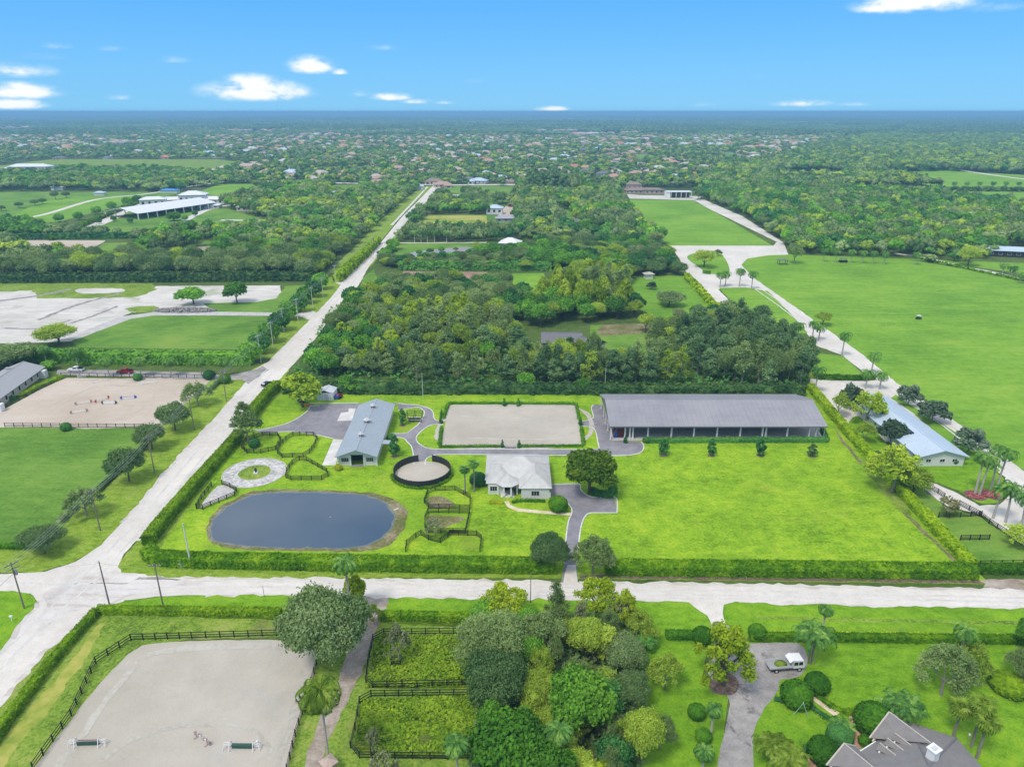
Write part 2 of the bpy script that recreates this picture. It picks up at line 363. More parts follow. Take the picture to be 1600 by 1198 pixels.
leaf_mat('leaf_golden', [(.035, .095, .014), (.065, .145, .018), (.13, .21, .022), (.26, .32, .03)], big=.35, fine=1.4, rv=0)
leaf_mat('leaf_weed', [(0.083, 0.167, 0.016), (0.158, 0.283, 0.021), (0.262, 0.406, 0.029), (0.405, 0.536, 0.052)], big=.2, fine=1.2, rv=0)
leaf_mat('leaf_wall', [(0.023, 0.057, 0.024), (0.046, 0.109, 0.037), (0.092, 0.184, 0.050), (0.172, 0.265, 0.077)], big=.22, fine=.7, rv=0)
leaf_mat('leaf_hedge_lime', [(0.081, 0.173, 0.011), (0.155, 0.289, 0.014), (0.277, 0.438, 0.017), (0.455, 0.594, 0.028)], big=.25, fine=1.2)
leaf_mat('leaf_clipped', [(0.032, 0.112, 0.013), (0.056, 0.176, 0.016), (0.096, 0.256, 0.019), (0.176, 0.352, 0.029)], big=.3, fine=2.0)
leaf_mat('leaf_palm', [(0.055, 0.146, 0.042), (0.098, 0.239, 0.051), (0.168, 0.353, 0.068), (0.328, 0.504, 0.117)], big=.3, fine=1.2)
leaf_mat('leaf_palm_lime', [(0.075, 0.138, 0.018), (0.131, 0.219, 0.025), (0.213, 0.325, 0.037), (0.338, 0.425, 0.088)], big=.3, fine=1.2)
leaf_mat('leaf_yellow', [(0.175, 0.237, 0.013), (0.300, 0.362, 0.018), (0.450, 0.475, 0.025), (0.600, 0.575, 0.050)], big=.3, fine=1.6)
leaf_mat('frond_dead', [(0.245, 0.175, 0.088), (0.420, 0.315, 0.158)], big=.3)
plain('bark', (.11, .088, .066), .9, var=.35, scale=2.5)
plain('bark_pale', (.24, .22, .19), .9, var=.3, scale=2.5)
plain('palm_trunk', (.38, .36, .33), .85, var=.2, scale=2)
plain('crownshaft', (.07, .15, .04), .6)
plain('fence_black', (.014, .013, .014), .6, .4)
plain('fence_grey', (.06, .058, .058), .7, .3)
plain('white_paint', (.72, .72, .71), .55, var=.05)
plain('wall_white', (.62, .62, .60), .7, var=.06)
plain('wall_cream', (.52, .46, .36), .8, var=.08)
plain('wall_tan', (.42, .35, .26), .8, var=.08)
plain('wall_grey', (.32, .33, .34), .8, var=.08)
plain('roof_bluegrey', (.31, .36, .40), .5, .4, var=.07, scale=.2)
plain('roof_grey', (.325, .325, .355), .5, .35, var=.06, scale=.12)
plain('roof_dark_grey', (.15, .15, .165), .6, .3, var=.1, scale=.2)
plain('roof_white', (.66, .67, .68), .45, .4, var=.06, scale=.2)
plain('roof_blue', (.44, .53, .62), .4, .45, var=.07, scale=.12)
plain('roof_tile_pale', (.50, .50, .485), .75, var=.16, scale=.6)
plain('roof_shingle', (.21, .20, .195), .9, var=.16, scale=.8)
plain('roof_shed_blue', (.05, .24, .55), .5)
plain('tile_orange', (.44, .26, .18), .85, var=.2, scale=.5)
plain('tile_terracotta', (.39, .275, .215), .85, var=.2, scale=.5)
plain('tile_pink', (.44, .34, .29), .85, var=.2, scale=.5)
plain('tile_red', (.43, .17, .12), .85, var=.2, scale=.5)
plain('tile_brown', (.24, .19, .16), .85, var=.2, scale=.5)
plain('roof_stone', (.42, .39, .33), .85, var=.15, scale=.5)
plain('window_dark', (.022, .027, .033), .15, .6, var=.2)
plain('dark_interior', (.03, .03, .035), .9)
plain('panel_black', (.022, .024, .034), .55, .4)
plain('wood_pole', (.19, .165, .14), .9, var=.25, scale=3)
plain('concrete_pole', (.55, .55, .53), .8)
plain('pole_grey', (.30, .30, .30), .6)
plain('wire', (.10, .10, .10), .6)
plain('wire_bright', (.42, .42, .43), .5)
plain('metal_pale', (.5, .52, .54), .45, .4)
plain('green_box', (.38, .52, .42), .6)
plain('car_white', (.72, .73, .74), .25, .5, var=.02)
plain('car_red', (.36, .010, .018), .28, .5, var=.05)
plain('car_black', (.012, .013, .016), .25, .5)
plain('tyre', (.02, .02, .02), .9)
plain('tractor_red', (.55, .02, .02), .4, .4)
plain('blue_plastic', (.03, .10, .42), .5)
plain('jump_green', (.035, .09, .07), .7)
plain('jump_rail', (.38, .28, .27), .7)
plain('jump_red', (.55, .10, .07), .6)
plain('jump_blue', (.05, .07, .38), .6)
plain('mahogany', (.12, .035, .025), .7)
plain('swing_green', (.30, .55, .45), .5)
plain('flower_pink', (.45, .12, .13), .8, var=.35)
plain('statue_dark', (.03, .03, .03), .6)
plain('stone', (.48, .44, .38), .9, var=.2, scale=2)
plain('cut_green', (.16, .24, .02), .9, var=.3, scale=3)
# arena dirt, seen only in the shade of the big roof
ground_mat('arena_footing', [(.42, .41, .41), (.46, .45, .45), (.50, .49, .48)], [(.2, 1.0), (1.5, .5)])
m, T = new_mat('water')
gg = T.n.new('ShaderNodeNewGeometry').outputs['Position']
finish(m, T, T.ramp(T.noise(gg, .05, 3, .5), [(.35, (.044, .076, .118)), (.65, (.060, .094, .138))]), .06, .5,
       bump=T.noise(gg, 1.3, 4, .65), bstr=.12, bdist=.06)
m, T = new_mat('water_shallow')
gg = T.n.new('ShaderNodeNewGeometry').outputs['Position']
finish(m, T, T.ramp(T.noise(gg, .5, 4, .6), [(.35, (.085, .115, .10)), (.65, (.15, .18, .17))]), .12, .5)
m, T = new_mat('water_milky')
gg = T.n.new('ShaderNodeNewGeometry').outputs['Position']
finish(m, T, (.40, .38, .42), .15, .5)
# ------------------------------------------------------------------ the land
xs = [0, 100, 200, 300, 450, 600, 800, 1100, 1500, 2100, 3000, 4500, 7000, 11000, 17000, 26000, 40000]
xs = sorted([-x for x in xs[1:]] + xs)
ys = [-40000, -15000, -5000, -2000, -800, -300, -100, 0, 80, 160, 240, 320, 420, 540, 700, 900, 1200, 1600, 2200, 3000, 4200, 6000, 9000, 13000, 19000, 28000, 42000, 60000]
gv = [(x, y, 0) for y in ys for x in xs]; nx = len(xs)
gf = [(j * nx + i, j * nx + i + 1, (j + 1) * nx + i + 1, (j + 1) * nx + i) for j in range(len(ys) - 1) for i in range(nx - 1)]
me = bpy.data.meshes.new('ground'); me.from_pydata(gv, [], gf); me.materials.append(MATS['scrub']); me.materials.append(MATS['far_scrub'])
for p in me.polygons: p.material_index = 1 if p.center.y > 950 or p.center.y < -200 or abs(p.center.x) > 900 else 0
tag(link('ground', me), kind='structure')

def spline(pts, closed, step=8):
    n = len(pts); out = []
    for i in range(n if closed else n - 1):
        p0 = pts[(i - 1) % n] if closed or i > 0 else pts[0]; p1 = pts[i]; p2 = pts[(i + 1) % n]
        p3 = pts[(i + 2) % n] if closed or i < n - 2 else pts[-1]
        for k in range(step):
            t = k / step
            out.append(0.5 * ((2 * p1) + (p2 - p0) * t + (2 * p0 - 5 * p1 + 4 * p2 - p3) * t * t + (3 * p1 - p0 - 3 * p2 + p3) * t ** 3))
    if not closed: out.append(pts[-1])
    return out
def rough_edge(P, closed, jit, step=None):
    out = []; n = len(P)
    for i in range(n if closed else n - 1):
        a, b = P[i], P[(i + 1) % n]; st = step or max(1.2, 0.008 * a.y)
        k = max(1, int((b - a).length / st)); k = min(k, 120)
        for j in range(k): out.append(a.lerp(b, j / k))
    if not closed: out.append(P[-1])
    if jit:
        for p in out:
            q = Vector((p.x * .45, p.y * .45, 1.7)); p.x += mnoise.noise(q) * jit; q.z = 9.1; p.y += mnoise.noise(q) * jit
    return out
def lz(p, layer): return layer * (0.006 + 0.00003 * max(p.y, 60))
OPEN = []          # places where no wood grows
def W2(pts): return [G(x, y) for x, y in pts]
def poly(name, mat, pts, layer=1, smooth=False, jit=0.25, open_=True, world=False):
    P = [Vector((p[0], p[1], 0)) for p in pts] if world else W2(pts)
    if smooth: P = spline(P, True)
    if open_: OPEN.append(np.array([(p.x, p.y) for p in P]))
    P = rough_edge(P, True, jit)
    for p in P: p.z = lz(p, layer)
    tris = tessellate_polygon([P])
    me = bpy.data.meshes.new(name); me.from_pydata([p[:] for p in P], [], [tuple(t) for t in tris]); me.update()
    if len(me.polygons) and sum(f.normal.z for f in me.polygons) < 0: me.flip_normals()
    return tag(link(name, me, MATS[mat]), kind='structure')
def stroke(name, mat, pts, width, layer=3, smooth=True, jit=0.2, open_=True, world=False):
    P = [Vector((p[0], p[1], 0)) for p in pts] if world else W2(pts)
    if smooth and len(P) > 2: P = spline(P, False)
    L = []; Rr = []
    for i, p in enumerate(P):
        d = (P[min(i + 1, len(P) - 1)] - P[max(i - 1, 0)]).normalized(); nrm = Vector((-d.y, d.x, 0)) * width / 2
        L.append(p + nrm); Rr.append(p - nrm)
    return poly(name, mat, [(q.x, q.y) for q in L + Rr[::-1]], layer, False, jit, open_, True)
def kerb(pts, closed=False, smooth=True, w=0.28, h=0.09, mat='concrete', name='kerb', world=False):
    P = [Vector((p[0], p[1], 0)) for p in pts] if world else W2(pts)
    if smooth: P = spline(P, closed)
    mb = MB(); n = len(P)
    ring = []
    for i, p in enumerate(P):
        a = P[(i - 1) % n] if closed or i else P[0]; b = P[(i + 1) % n] if closed or i < n - 1 else P[-1]
        d = (b - a).normalized(); q = Vector((-d.y, d.x, 0)) * w / 2
        ring.append([p - q, p + q, p + q + Vector((0, 0, h)), p - q + Vector((0, 0, h))])
    vs = [v for r in ring for v in r]; fs = []
    for i in range(n if closed else n - 1):
        a = 4 * i; b = 4 * ((i + 1) % n)
        fs += [(a + k, a + (k + 1) % 4, b + (k + 1) % 4, b + k) for k in range(4)]
    mb.add(vs, fs); return tag(mb.part(name, MATS[mat]), kind='structure')

# --- broad fields and lawns
poly('lawn', 'lawn_bright', [(196, 892), (428, 597), (700, 600), (1262, 604), (1545, 912), (900, 904)], 1)
poly('field', 'lawn_field', [(-260, 668), (245, 668), (204, 722), (128, 790), (72, 848), (-80, 856), (-300, 850)], 1)
poly('verge', 'lawn_verge', [(-90, 895), (-50, 850), (40, 858), (72, 850), (128, 792), (204, 722), (245, 668), (310, 600), (352, 587), (372, 590), (384, 600), (378, 612), (318, 682), (245, 762), (195, 818), (160, 852), (115, 878), (60, 894)], 2, jit=.5)
poly('verge', 'lawn_verge', [(180, 900), (184, 880), (212, 848), (262, 792), (300, 748), (356, 682), (428, 600), (436, 590), (450, 598), (372, 690), (252, 854), (226, 868), (400, 889), (866, 894), (1250, 902), (1530, 912), (1540, 918), (1400, 917), (1000, 910), (880, 908), (500, 903), (215, 903)], 2, jit=.4)
poly('verge', 'lawn_yard', [(240, 933), (320, 928), (590, 932), (1000, 937), (1075, 941), (1106, 962), (1116, 985), (1116, 1020), (900, 990), (590, 972), (160, 960), (150, 952), (195, 938)], 1, jit=.4)
poly('verge', 'lawn_yard', [(1132, 945), (1148, 940), (1300, 943), (1700, 950), (1760, 1010), (1300, 1000), (1135, 992), (1130, 960)], 1, jit=.3)
poly('drainage_swale', 'lawn_rough', [(1180, 966), (1300, 970), (1640, 976), (1640, 971), (1300, 965), (1180, 962)], 2, jit=.3, open_=False)
poly('verge', 'lawn_rough', [(150, 945), (100, 985), (30, 1045), (-40, 1110), (-200, 1240), (60, 1300), (60, 1198), (110, 1130), (200, 1022), (290, 999), (440, 994), (440, 955), (170, 951)], 1, jit=.4)
poly('track', 'lawn_dry', [(152, 975), (166, 972), (120, 1050), (20, 1180), (-60, 1300), (-100, 1300), (0, 1160), (110, 1035)], 2, jit=1.0, open_=False)
poly('corner_lawn', 'lawn_yard', [(-60, 923), (20, 923), (45, 926), (59, 938), (50, 952), (0, 1018), (-60, 1085), (-160, 1080)], 1, jit=.3)
poly('yard_lawn', 'lawn_yard', [(1135, 1003), (1680, 1003), (1800, 1300), (1120, 1300), (1120, 1198), (1180, 1090)], 1)
poly('yard_lawn', 'lawn_yard', [(930, 990), (1105, 1002), (1098, 1058), (1138, 1088), (1132, 1140), (1120, 1300), (900, 1300), (960, 1100)], 2)
poly('paddock_grass', 'lawn_lush', [(590, 990), (730, 990), (745, 1075), (570, 1075), (576, 1050)], 1)
poly('paddock_grass', 'lawn_lush', [(566, 1092), (745, 1083), (760, 1182), (620, 1184), (552, 1176)], 1)
poly('verge', 'lawn_rough', [(480, 985), (600, 965), (760, 970), (760, 1300), (380, 1300), (450, 1198)], 1, jit=.3, open_=False)
poly('lawn', 'lawn_field', [(-330, 340), (-330, 302), (60, 300), (290, 300), (205, 318), (70, 352), (0, 347)], 1, jit=1)
poly('lawn', 'lawn_polo', [(5, 343), (60, 318), (100, 307), (210, 306), (205, 314), (70, 353)], 2, jit=1)
poly('lawn', 'lawn_polo', [(305, 301), (345, 288), (405, 287), (372, 305), (335, 306)], 2, jit=1)
poly('lawn', 'lawn_field', [(95, 362), (200, 320), (330, 318), (420, 345), (420, 360), (210, 372)], 2, jit=1)
poly('lawn', 'lawn_field', [(130, 405), (162, 380), (225, 378), (215, 405)], 2, jit=1)
poly('clearing', 'lawn_field', [(290, 405), (320, 376), (350, 378), (330, 405)], 2, jit=1)
poly('meadow', 'lawn_rough', [(-60, 266), (80, 249), (340, 249), (380, 254), (300, 280), (100, 284), (-60, 282)], 1, jit=5)
poly('lawn', 'lawn_field', [(405, 288), (470, 286), (400, 293)], 1, jit=1)
poly('lawn', 'lawn_field', [(520, 289), (566, 289), (562, 304), (520, 306)], 1, jit=1)
poly('lawn', 'lawn_polo', [(968, 312), (1085, 313), (1208, 384), (1046, 384), (1000, 345)], 2, jit=.5)
poly('polo_field', 'lawn_polo', [(1150, 418), (1160, 400), (1200, 392), (1240, 398), (1420, 406), (1500, 419), (1700, 456), (1700, 812), (1600, 736), (1500, 664), (1392, 600), (1300, 524), (1200, 456)], 1, jit=.5)
poly('lawn', 'lawn_polo', [(1250, 398), (1700, 415), (1700, 440), (1440, 407)], 1, jit=.5, open_=False)
poly('lawn', 'lawn_polo', [(1365, 270), (1480, 267), (1720, 280), (1720, 297), (1480, 297)], 2, jit=2)
poly('lawn', 'lawn_polo', [(1500, 299), (1740, 299), (1740, 318), (1600, 314), (1530, 304)], 2, jit=2)
poly('lawn', 'lawn_field', [(1195, 268), (1300, 268), (1340, 279), (1240, 280)], 2, jit=2)
poly('lawn', 'lawn_polo', [(1074, 401), (1098, 393), (1125, 395), (1140, 424), (1112, 428), (1088, 415)], 3, True, jit=.3)
poly('lawn', 'lawn_polo', [(1123, 450), (1165, 449), (1200, 455), (1235, 490), (1262, 520), (1215, 530), (1150, 478)], 3, jit=.3)
poly('lawn', 'lawn_polo', [(1274, 552), (1318, 556), (1350, 586), (1340, 592), (1270, 592)], 3, jit=.3)
poly('paddock_lawn', 'lawn_polo', [(985, 436), (1030, 430), (1072, 432), (1110, 472), (1112, 500), (1050, 505), (990, 480)], 2, jit=.3)
poly('lawn', 'lawn_field', [(655, 350), (668, 336), (790, 336), (792, 360), (700, 362)], 1, jit=.7)
poly('practice_field', 'lawn_dry', [(660, 349), (670, 337), (760, 337), (762, 350)], 2, jit=.7)
poly('lawn', 'lawn_field', [(690, 300), (700, 290), (808, 291), (806, 315), (790, 318), (700, 300)], 1, jit=.7)
poly('lawn', 'lawn_field', [(865, 344), (864, 326), (895, 328), (900, 348)], 1, jit=.7)
poly('lawn', 'lawn_field', [(615, 412), (620, 384), (640, 380), (765, 380), (760, 388), (640, 412)], 1, jit=.7)
poly('lawn', 'lawn_polo', [(803, 452), (800, 427), (850, 427), (862, 452)], 1, jit=.7)
poly('clearing', 'lawn_field', [(925, 560), (922, 508), (1000, 506), (1062, 508), (1068, 560)], 1, jit=.6)
poly('lawn', 'lawn_field', [(576, 450), (560, 440), (584, 420), (590, 440)], 1, jit=.6, open_=False)
poly('verge', 'lawn_verge', [(370, 596), (396, 575), (418, 566), (478, 506), (530, 448), (556, 424), (592, 385), (680, 290), (690, 290), (640, 345), (606, 388), (570, 425), (550, 455), (500, 520), (462, 560), (440, 600)], 1, jit=.6)
# --- land under construction, north-west
poly('construction_ground', 'sand_white', [(-320, 535), (-320, 456), (0, 452), (50, 449), (250, 447), (438, 446), (440, 462), (425, 471), (330, 488), (205, 488), (110, 533), (20, 537)], 1, jit=.8)
poly('field', 'lawn_field', [(120, 543), (112, 532), (200, 498), (235, 493), (410, 494), (420, 497), (398, 546)], 2, jit=.5)
poly('grass', 'lawn_rough', [(-320, 452), (-100, 442), (240, 443), (246, 452), (215, 464), (160, 466), (60, 466), (52, 454), (0, 456)], 2, jit=2.2)
poly('bare_sand', 'sand_white', [(118, 456), (128, 451), (185, 451), (192, 456), (140, 459)], 3, True, jit=1)
poly('grass', 'lawn_field', [(318, 474), (400, 472), (432, 466), (446, 447), (498, 444), (478, 470), (470, 488), (335, 488)], 2, jit=.6)
poly('farm_track', 'gravel_grey', [(185, 495), (240, 488), (330, 487), (472, 489), (472, 494), (340, 493), (240, 493), (205, 498), (120, 530), (100, 530)], 3, jit=.4)
# --- roads
poly('road', 'shell_road', [(-200, 897), (0, 897), (70, 893), (120, 877), (160, 850), (192, 815), (242, 758), (300, 692), (318, 672), (378, 604), (384, 596), (376, 588), (400, 576), (418, 566),
     (482, 502), (520, 462), (536, 440), (553, 423), (592, 383), (627, 340), (678, 289), (693, 289), (640, 341), (607, 380), (576, 417), (553, 460), (520, 490), (500, 520), (480, 545), (440, 590), (400, 634), (350, 690), (300, 742), (250, 800), (212, 845), (190, 870), (185, 886), (195, 899), (215, 903),
     (500, 904), (800, 908), (1000, 911), (1200, 914), (1450, 919), (1800, 926), (1800, 954), (1600, 949), (1300, 943), (1148, 940), (1132, 945), (1130, 958), (1134, 975), (1116, 985), (1106, 962), (1075, 941), (1000, 937), (800, 934), (590, 931), (320, 928), (240, 932), (195, 938), (150, 952), (100, 990), (40, 1052), (-40, 1140), (-140, 1260), (-260, 1260), (-60, 1085), (0, 1020), (50, 955), (60, 940), (48, 927), (20, 923), (-200, 923)], 3, jit=.35)
poly('worn_patch', 'worn_road', [(75, 925), (130, 900), (180, 893), (300, 908), (305, 916), (200, 930), (150, 945), (95, 965), (60, 990), (70, 950)], 4, True, jit=.8, open_=False)
poly('driveway', 'asphalt_worn', [(90, 578), (160, 578), (320, 582), (352, 588), (400, 577), (410, 572), (420, 578), (388, 600), (378, 593), (350, 594), (200, 589), (88, 585)], 4, jit=.25)
poly('side_entrance', 'shell_road', [(524, 442), (536, 436), (550, 440), (540, 448)], 4, jit=.3)
poly('side_entrance', 'shell_road', [(470, 489), (490, 486), (500, 492), (484, 500), (468, 495)], 4, jit=.3)
stroke('cross_road', 'shell_road', [(-60, 283), (110, 282), (180, 283)], 9, 3, jit=.8)
stroke('cross_road', 'shell_road', [(235, 283), (400, 283), (566, 287), (690, 289), (810, 289), (960, 291)], 12, 3, jit=.8)
stroke('bright_avenue', 'concrete', [(671, 190.0), (688, 183.6), (706, 178.6)], 42, 3, False, jit=2)
stroke('farm_lane', 'shell_road', [(0, 347), (70, 335), (150, 312), (230, 303), (300, 291), (350, 284)], 6, 3, jit=.5)
stroke('farm_lane', 'concrete', [(288, 345), (330, 326), (380, 318)], 7, 4, jit=.4)
stroke('farm_lane', 'concrete', [(345, 344), (420, 345)], 6, 4, jit=.4)
stroke('farm_lane', 'shell_road', [(120, 362), (170, 342), (205, 322), (236, 318)], 14, 3, jit=.6)
stroke('farm_lane', 'shell_road', [(600, 380), (760, 379)], 3, 3, False, jit=.4)
poly('gravel_yard', 'dirt', [(240, 412), (245, 398), (330, 384), (338, 398), (260, 414)], 3, True, jit=.6)
# --- east side lanes
poly('shell_lane', 'shell_road', [(1046, 384), (1208, 384), (1214, 378), (1080, 313), (1100, 312), (1160, 338), (1224, 379), (1232, 398), (1200, 399), (1168, 404), (1158, 414), (1180, 436), (1300, 520), (1345, 552), (1400, 597), (1470, 642), (1512, 672), (1600, 735), (1700, 812), (1700, 850), (1598, 850),
     (1575, 836), (1540, 806), (1480, 790), (1448, 770), (1440, 760), (1452, 752), (1500, 772), (1530, 790), (1562, 788), (1580, 770), (1570, 745), (1500, 700), (1455, 690), (1385, 690), (1352, 692), (1300, 645), (1266, 605), (1266, 592), (1342, 593), (1353, 585), (1320, 556), (1275, 540), (1262, 522), (1238, 492), (1200, 456), (1165, 449), (1122, 452), (1150, 480), (1128, 485), (1100, 462), (1072, 425), (1060, 402)], 2, jit=.5)
stroke('shell_lane', 'shell_road', [(1398, 396), (1440, 402), (1500, 416), (1560, 428), (1700, 462)], 5, 4, jit=.4)
stroke('shell_lane', 'shell_road', [(1500, 266), (1560, 275), (1700, 292)], 9, 4, jit=.8)
poly('barn_yard', 'sand_white', [(962, 310), (958, 302), (1000, 305), (1100, 307), (1085, 313)], 3, jit=.5)
poly('barn_yard', 'sand_pink', [(1552, 392), (1566, 385), (1700, 398), (1700, 412), (1620, 405)], 3, jit=.5)
poly('lawn', 'lawn_yard', [(1440, 742), (1500, 735), (1560, 742), (1576, 768), (1560, 784), (1530, 786), (1500, 768), (1450, 748)], 4, True, jit=.3)
poly('lawn', 'lawn_yard', [(1430, 722), (1520, 718), (1560, 740), (1500, 752), (1442, 750)], 3, jit=.3)
poly('lawn', 'lawn_polo', [(1400, 616), (1440, 640), (1530, 700), (1570, 732), (1558, 738), (1510, 715), (1420, 640), (1392, 622)], 3, jit=.3)
poly('lawn', 'lawn_yard', [(1325, 664), (1345, 650), (1375, 680), (1385, 700), (1352, 700)], 3, True, jit=.3)
poly('paddock_grass', 'lawn_field', [(1390, 752), (1440, 758), (1475, 790), (1545, 812), (1598, 852), (1700, 860), (1700, 890), (1535, 888)], 2, jit=.3)
poly('bare_earth', 'dirt', [(1540, 912), (1552, 905), (1800, 908), (1800, 922), (1560, 919)], 4, True, jit=.6)
# --- inside the property
AS = [(395, 671), (409, 671), (450, 661), (477, 645), (484, 634), (520, 631), (562, 630), (600, 629.5), (622, 629.5), (622, 632), (606, 636), (590, 660), (560, 700), (536, 686), (520, 685), (497, 680), (474, 676), (450, 674), (410, 677)]
poly('asphalt_yard', 'asphalt', AS, 3, jit=.1)
kerb([(395, 671), (409, 671), (450, 661), (477, 645), (485, 634)]); kerb([(410, 677), (450, 674), (474, 676), (497, 680), (521, 685)])
kerb([(484, 630), (520, 629.5), (560, 629.5)], smooth=False)
poly('concrete_pad', 'concrete', [(527, 657.5), (533, 644.5), (544, 643.5), (545, 638), (556, 638.5), (550, 657)], 4, jit=0)
poly('concrete_walk', 'concrete', [(503, 727), (521, 686), (536, 687), (524, 727)], 4, jit=0)
pathA = [(622, 630), (634, 631.5), (652, 633), (668, 637), (676, 643), (678.5, 654), (684, 657), (692, 657.5)]
pathB = [(692, 663), (674, 664), (660, 672), (651, 682), (652, 690), (661, 697), (680, 701.5), (760, 701.5), (905, 702), (936, 700.5)]
pathC = [(622, 641), (652, 636.5), (661, 641), (663, 647), (655, 661), (646, 669), (634, 676.5), (610, 677)]
pathD = [(612, 682.5), (630, 684.5), (636, 690), (643, 698), (646, 712), (647, 726)]
pathE = [(937, 712), (905, 711.5), (760, 710), (690, 710), (676, 712), (666, 717), (664, 727)]
poly('asphalt_path', 'asphalt', pathA + pathB + pathE[0:1] + pathE[1:] + pathD[::-1] + pathC[::-1], 3, jit=.05)
for q in (pathA, pathB, pathC, pathD, pathE): kerb(q)
apron = [(925, 632.5), (940, 632), (953, 660), (954, 689), (975, 688), (1001, 690), (1006, 697), (1002, 706), (990, 710), (975, 711.5), (937, 712), (936, 700.5), (934, 690), (931, 675), (925, 668), (908, 665.5), (908, 658), (920, 656), (927, 652), (926, 645), (924, 637)]
poly('asphalt_apron', 'asphalt', apron, 4, jit=.05)
kerb([(1001, 690), (1006, 697), (1002, 706), (990, 710), (975, 711.5), (937, 712)]); kerb([(936.5, 700.5), (934, 690), (931, 675), (925, 668), (908, 665.5)]); kerb([(908, 658), (920, 656), (927, 652), (926, 645), (924, 637), (927, 632.5)])
DRV = [(861, 758), (884, 756.5), (905, 757), (908, 766), (920, 775), (935, 777.5), (960, 778), (962, 788), (964, 801), (940, 801), (922, 801.5), (914, 807), (908, 822), (904, 850), (901, 880), (903, 909), (877, 909), (882, 880), (884, 845), (888, 815), (893, 803), (893, 794), (887, 786), (862, 784)]
poly('asphalt_drive', 'asphalt', DRV, 4, jit=.08)
kerb([(964, 801), (940, 801), (922, 801.5), (914, 807), (908, 822), (904, 850), (901, 880)]); kerb([(882, 880), (884, 845), (888, 815), (893, 803), (893, 794), (887, 786)]); kerb([(861, 757), (884, 756), (905, 756.5), (908, 766), (920, 775), (935, 777), (962, 777.5), (964, 801)])
poly('drive_mouth', 'shell_road', [(880, 912), (886, 882), (899, 882), (903, 912)], 5, jit=.3)
poly('front_walk', 'path_cream', [(788, 783), (795, 783), (797, 788), (810, 794), (840, 797), (893, 801.5), (892, 805.5), (840, 801.5), (808, 798.5), (793, 792)], 4, jit=.05)
poly('riding_arena', 'sand_grey', [(702, 632.5), (901, 631.8), (909, 696), (688, 698)], 4, jit=.05)
poly('arena_entry', 'asphalt', [(788, 702), (789, 697), (806, 697), (807, 702)], 5, jit=0)
cpen = G(660, 740.5)
ring = lambda c, r, n=72: [(c.x + r * math.cos(2 * math.pi * k / n), c.y + r * math.sin(2 * math.pi * k / n)) for k in range(n)]
poly('round_pen_sand', 'sand_grey', ring(cpen, 7.3), 4, jit=0, world=True)
crg = G(398, 738)
poly('gravel_ring', 'gravel_pale', ring(crg, 8.1), 3, jit=.35, world=True)
poly('ring_lawn', 'lawn_rough', ring(crg, 4.2), 4, jit=.3, world=True)
kerb(ring(crg, 8.25), True, False, .22, .12, 'stone', world=True); kerb(ring(crg, 4.3, 40), True, False, .2, .12, 'stone', world=True)
poly('gravel_paddock', 'gravel_grey', [(310, 794), (328, 771), (340, 759), (352, 757), (368, 767), (362, 774), (316, 793)], 3, jit=.15)
poly('pond_bank', 'bank_mud', [(322, 832), (330, 806), (352, 786), (398, 767), (450, 765), (520, 766), (575, 769), (612, 778), (634, 796), (634, 818), (622, 838), (602, 853), (560, 861), (480, 861), (400, 859), (338, 852)], 2, True, jit=.8)
WP = [(328, 832), (335, 808), (357, 789), (400, 771.5), (450, 768.5), (520, 769), (568, 773), (598, 782), (615, 798), (616, 816), (606, 834), (588, 846), (558, 856), (480, 857), (400, 855), (342, 848)]
poly('pond_shallows', 'water_shallow', WP, 3, True, jit=.5)
poly('pond_water', 'water', [(475 + (x - 475) * .978, 812 + (y - 812) * .955) for x, y in WP], 4, True, jit=.7)
for k, (q, w) in enumerate((([(150, 912), (400, 908), (800, 916), (1200, 924), (1600, 934), (1790, 939)], .5), ([(150, 922), (400, 916), (800, 924), (1200, 931), (1790, 946)], .5), ([(200, 928), (700, 929), (1200, 936)], .35),
        ([(-40, 1086), (60, 985), (150, 905), (230, 815), (330, 700), (410, 600), (500, 500), (600, 385), (684, 290)], .5), ([(-60, 1080), (40, 985), (135, 895), (212, 815), (312, 700), (396, 600), (492, 498), (596, 383)], .5), ([(0, 908), (90, 912), (200, 910)], .5),
        ([(1150, 425), (1222, 474), (1296, 528), (1376, 592), (1484, 664), (1650, 788)], .6), ([(1146, 428), (1214, 476), (1286, 530), (1366, 593), (1474, 666), (1640, 792)], .6))):
    stroke('wheel_track', 'wheel_track', q, w, 5, jit=.45, open_=False)
for q, w in (([(215, 903.5), (500, 904.5), (860, 909)], .9), ([(905, 910), (1200, 914.5), (1540, 921), (1790, 925)], .9), ([(320, 928), (590, 931), (1000, 936.5), (1075, 941)], .9), ([(1150, 940.5), (1600, 948.5), (1790, 953)], .8),
        ([(192, 815), (242, 758), (300, 692), (330, 658)], .9), ([(212, 845), (250, 800), (300, 742), (350, 690), (400, 634)], .9), ([(0, 1020), (50, 955), (60, 940)], .8), ([(-40, 1140), (40, 1052), (100, 990), (150, 952), (195, 938)], 1.0)):
    stroke('road_shoulder', 'worn_road', q, w, 4, jit=1.0, open_=False)
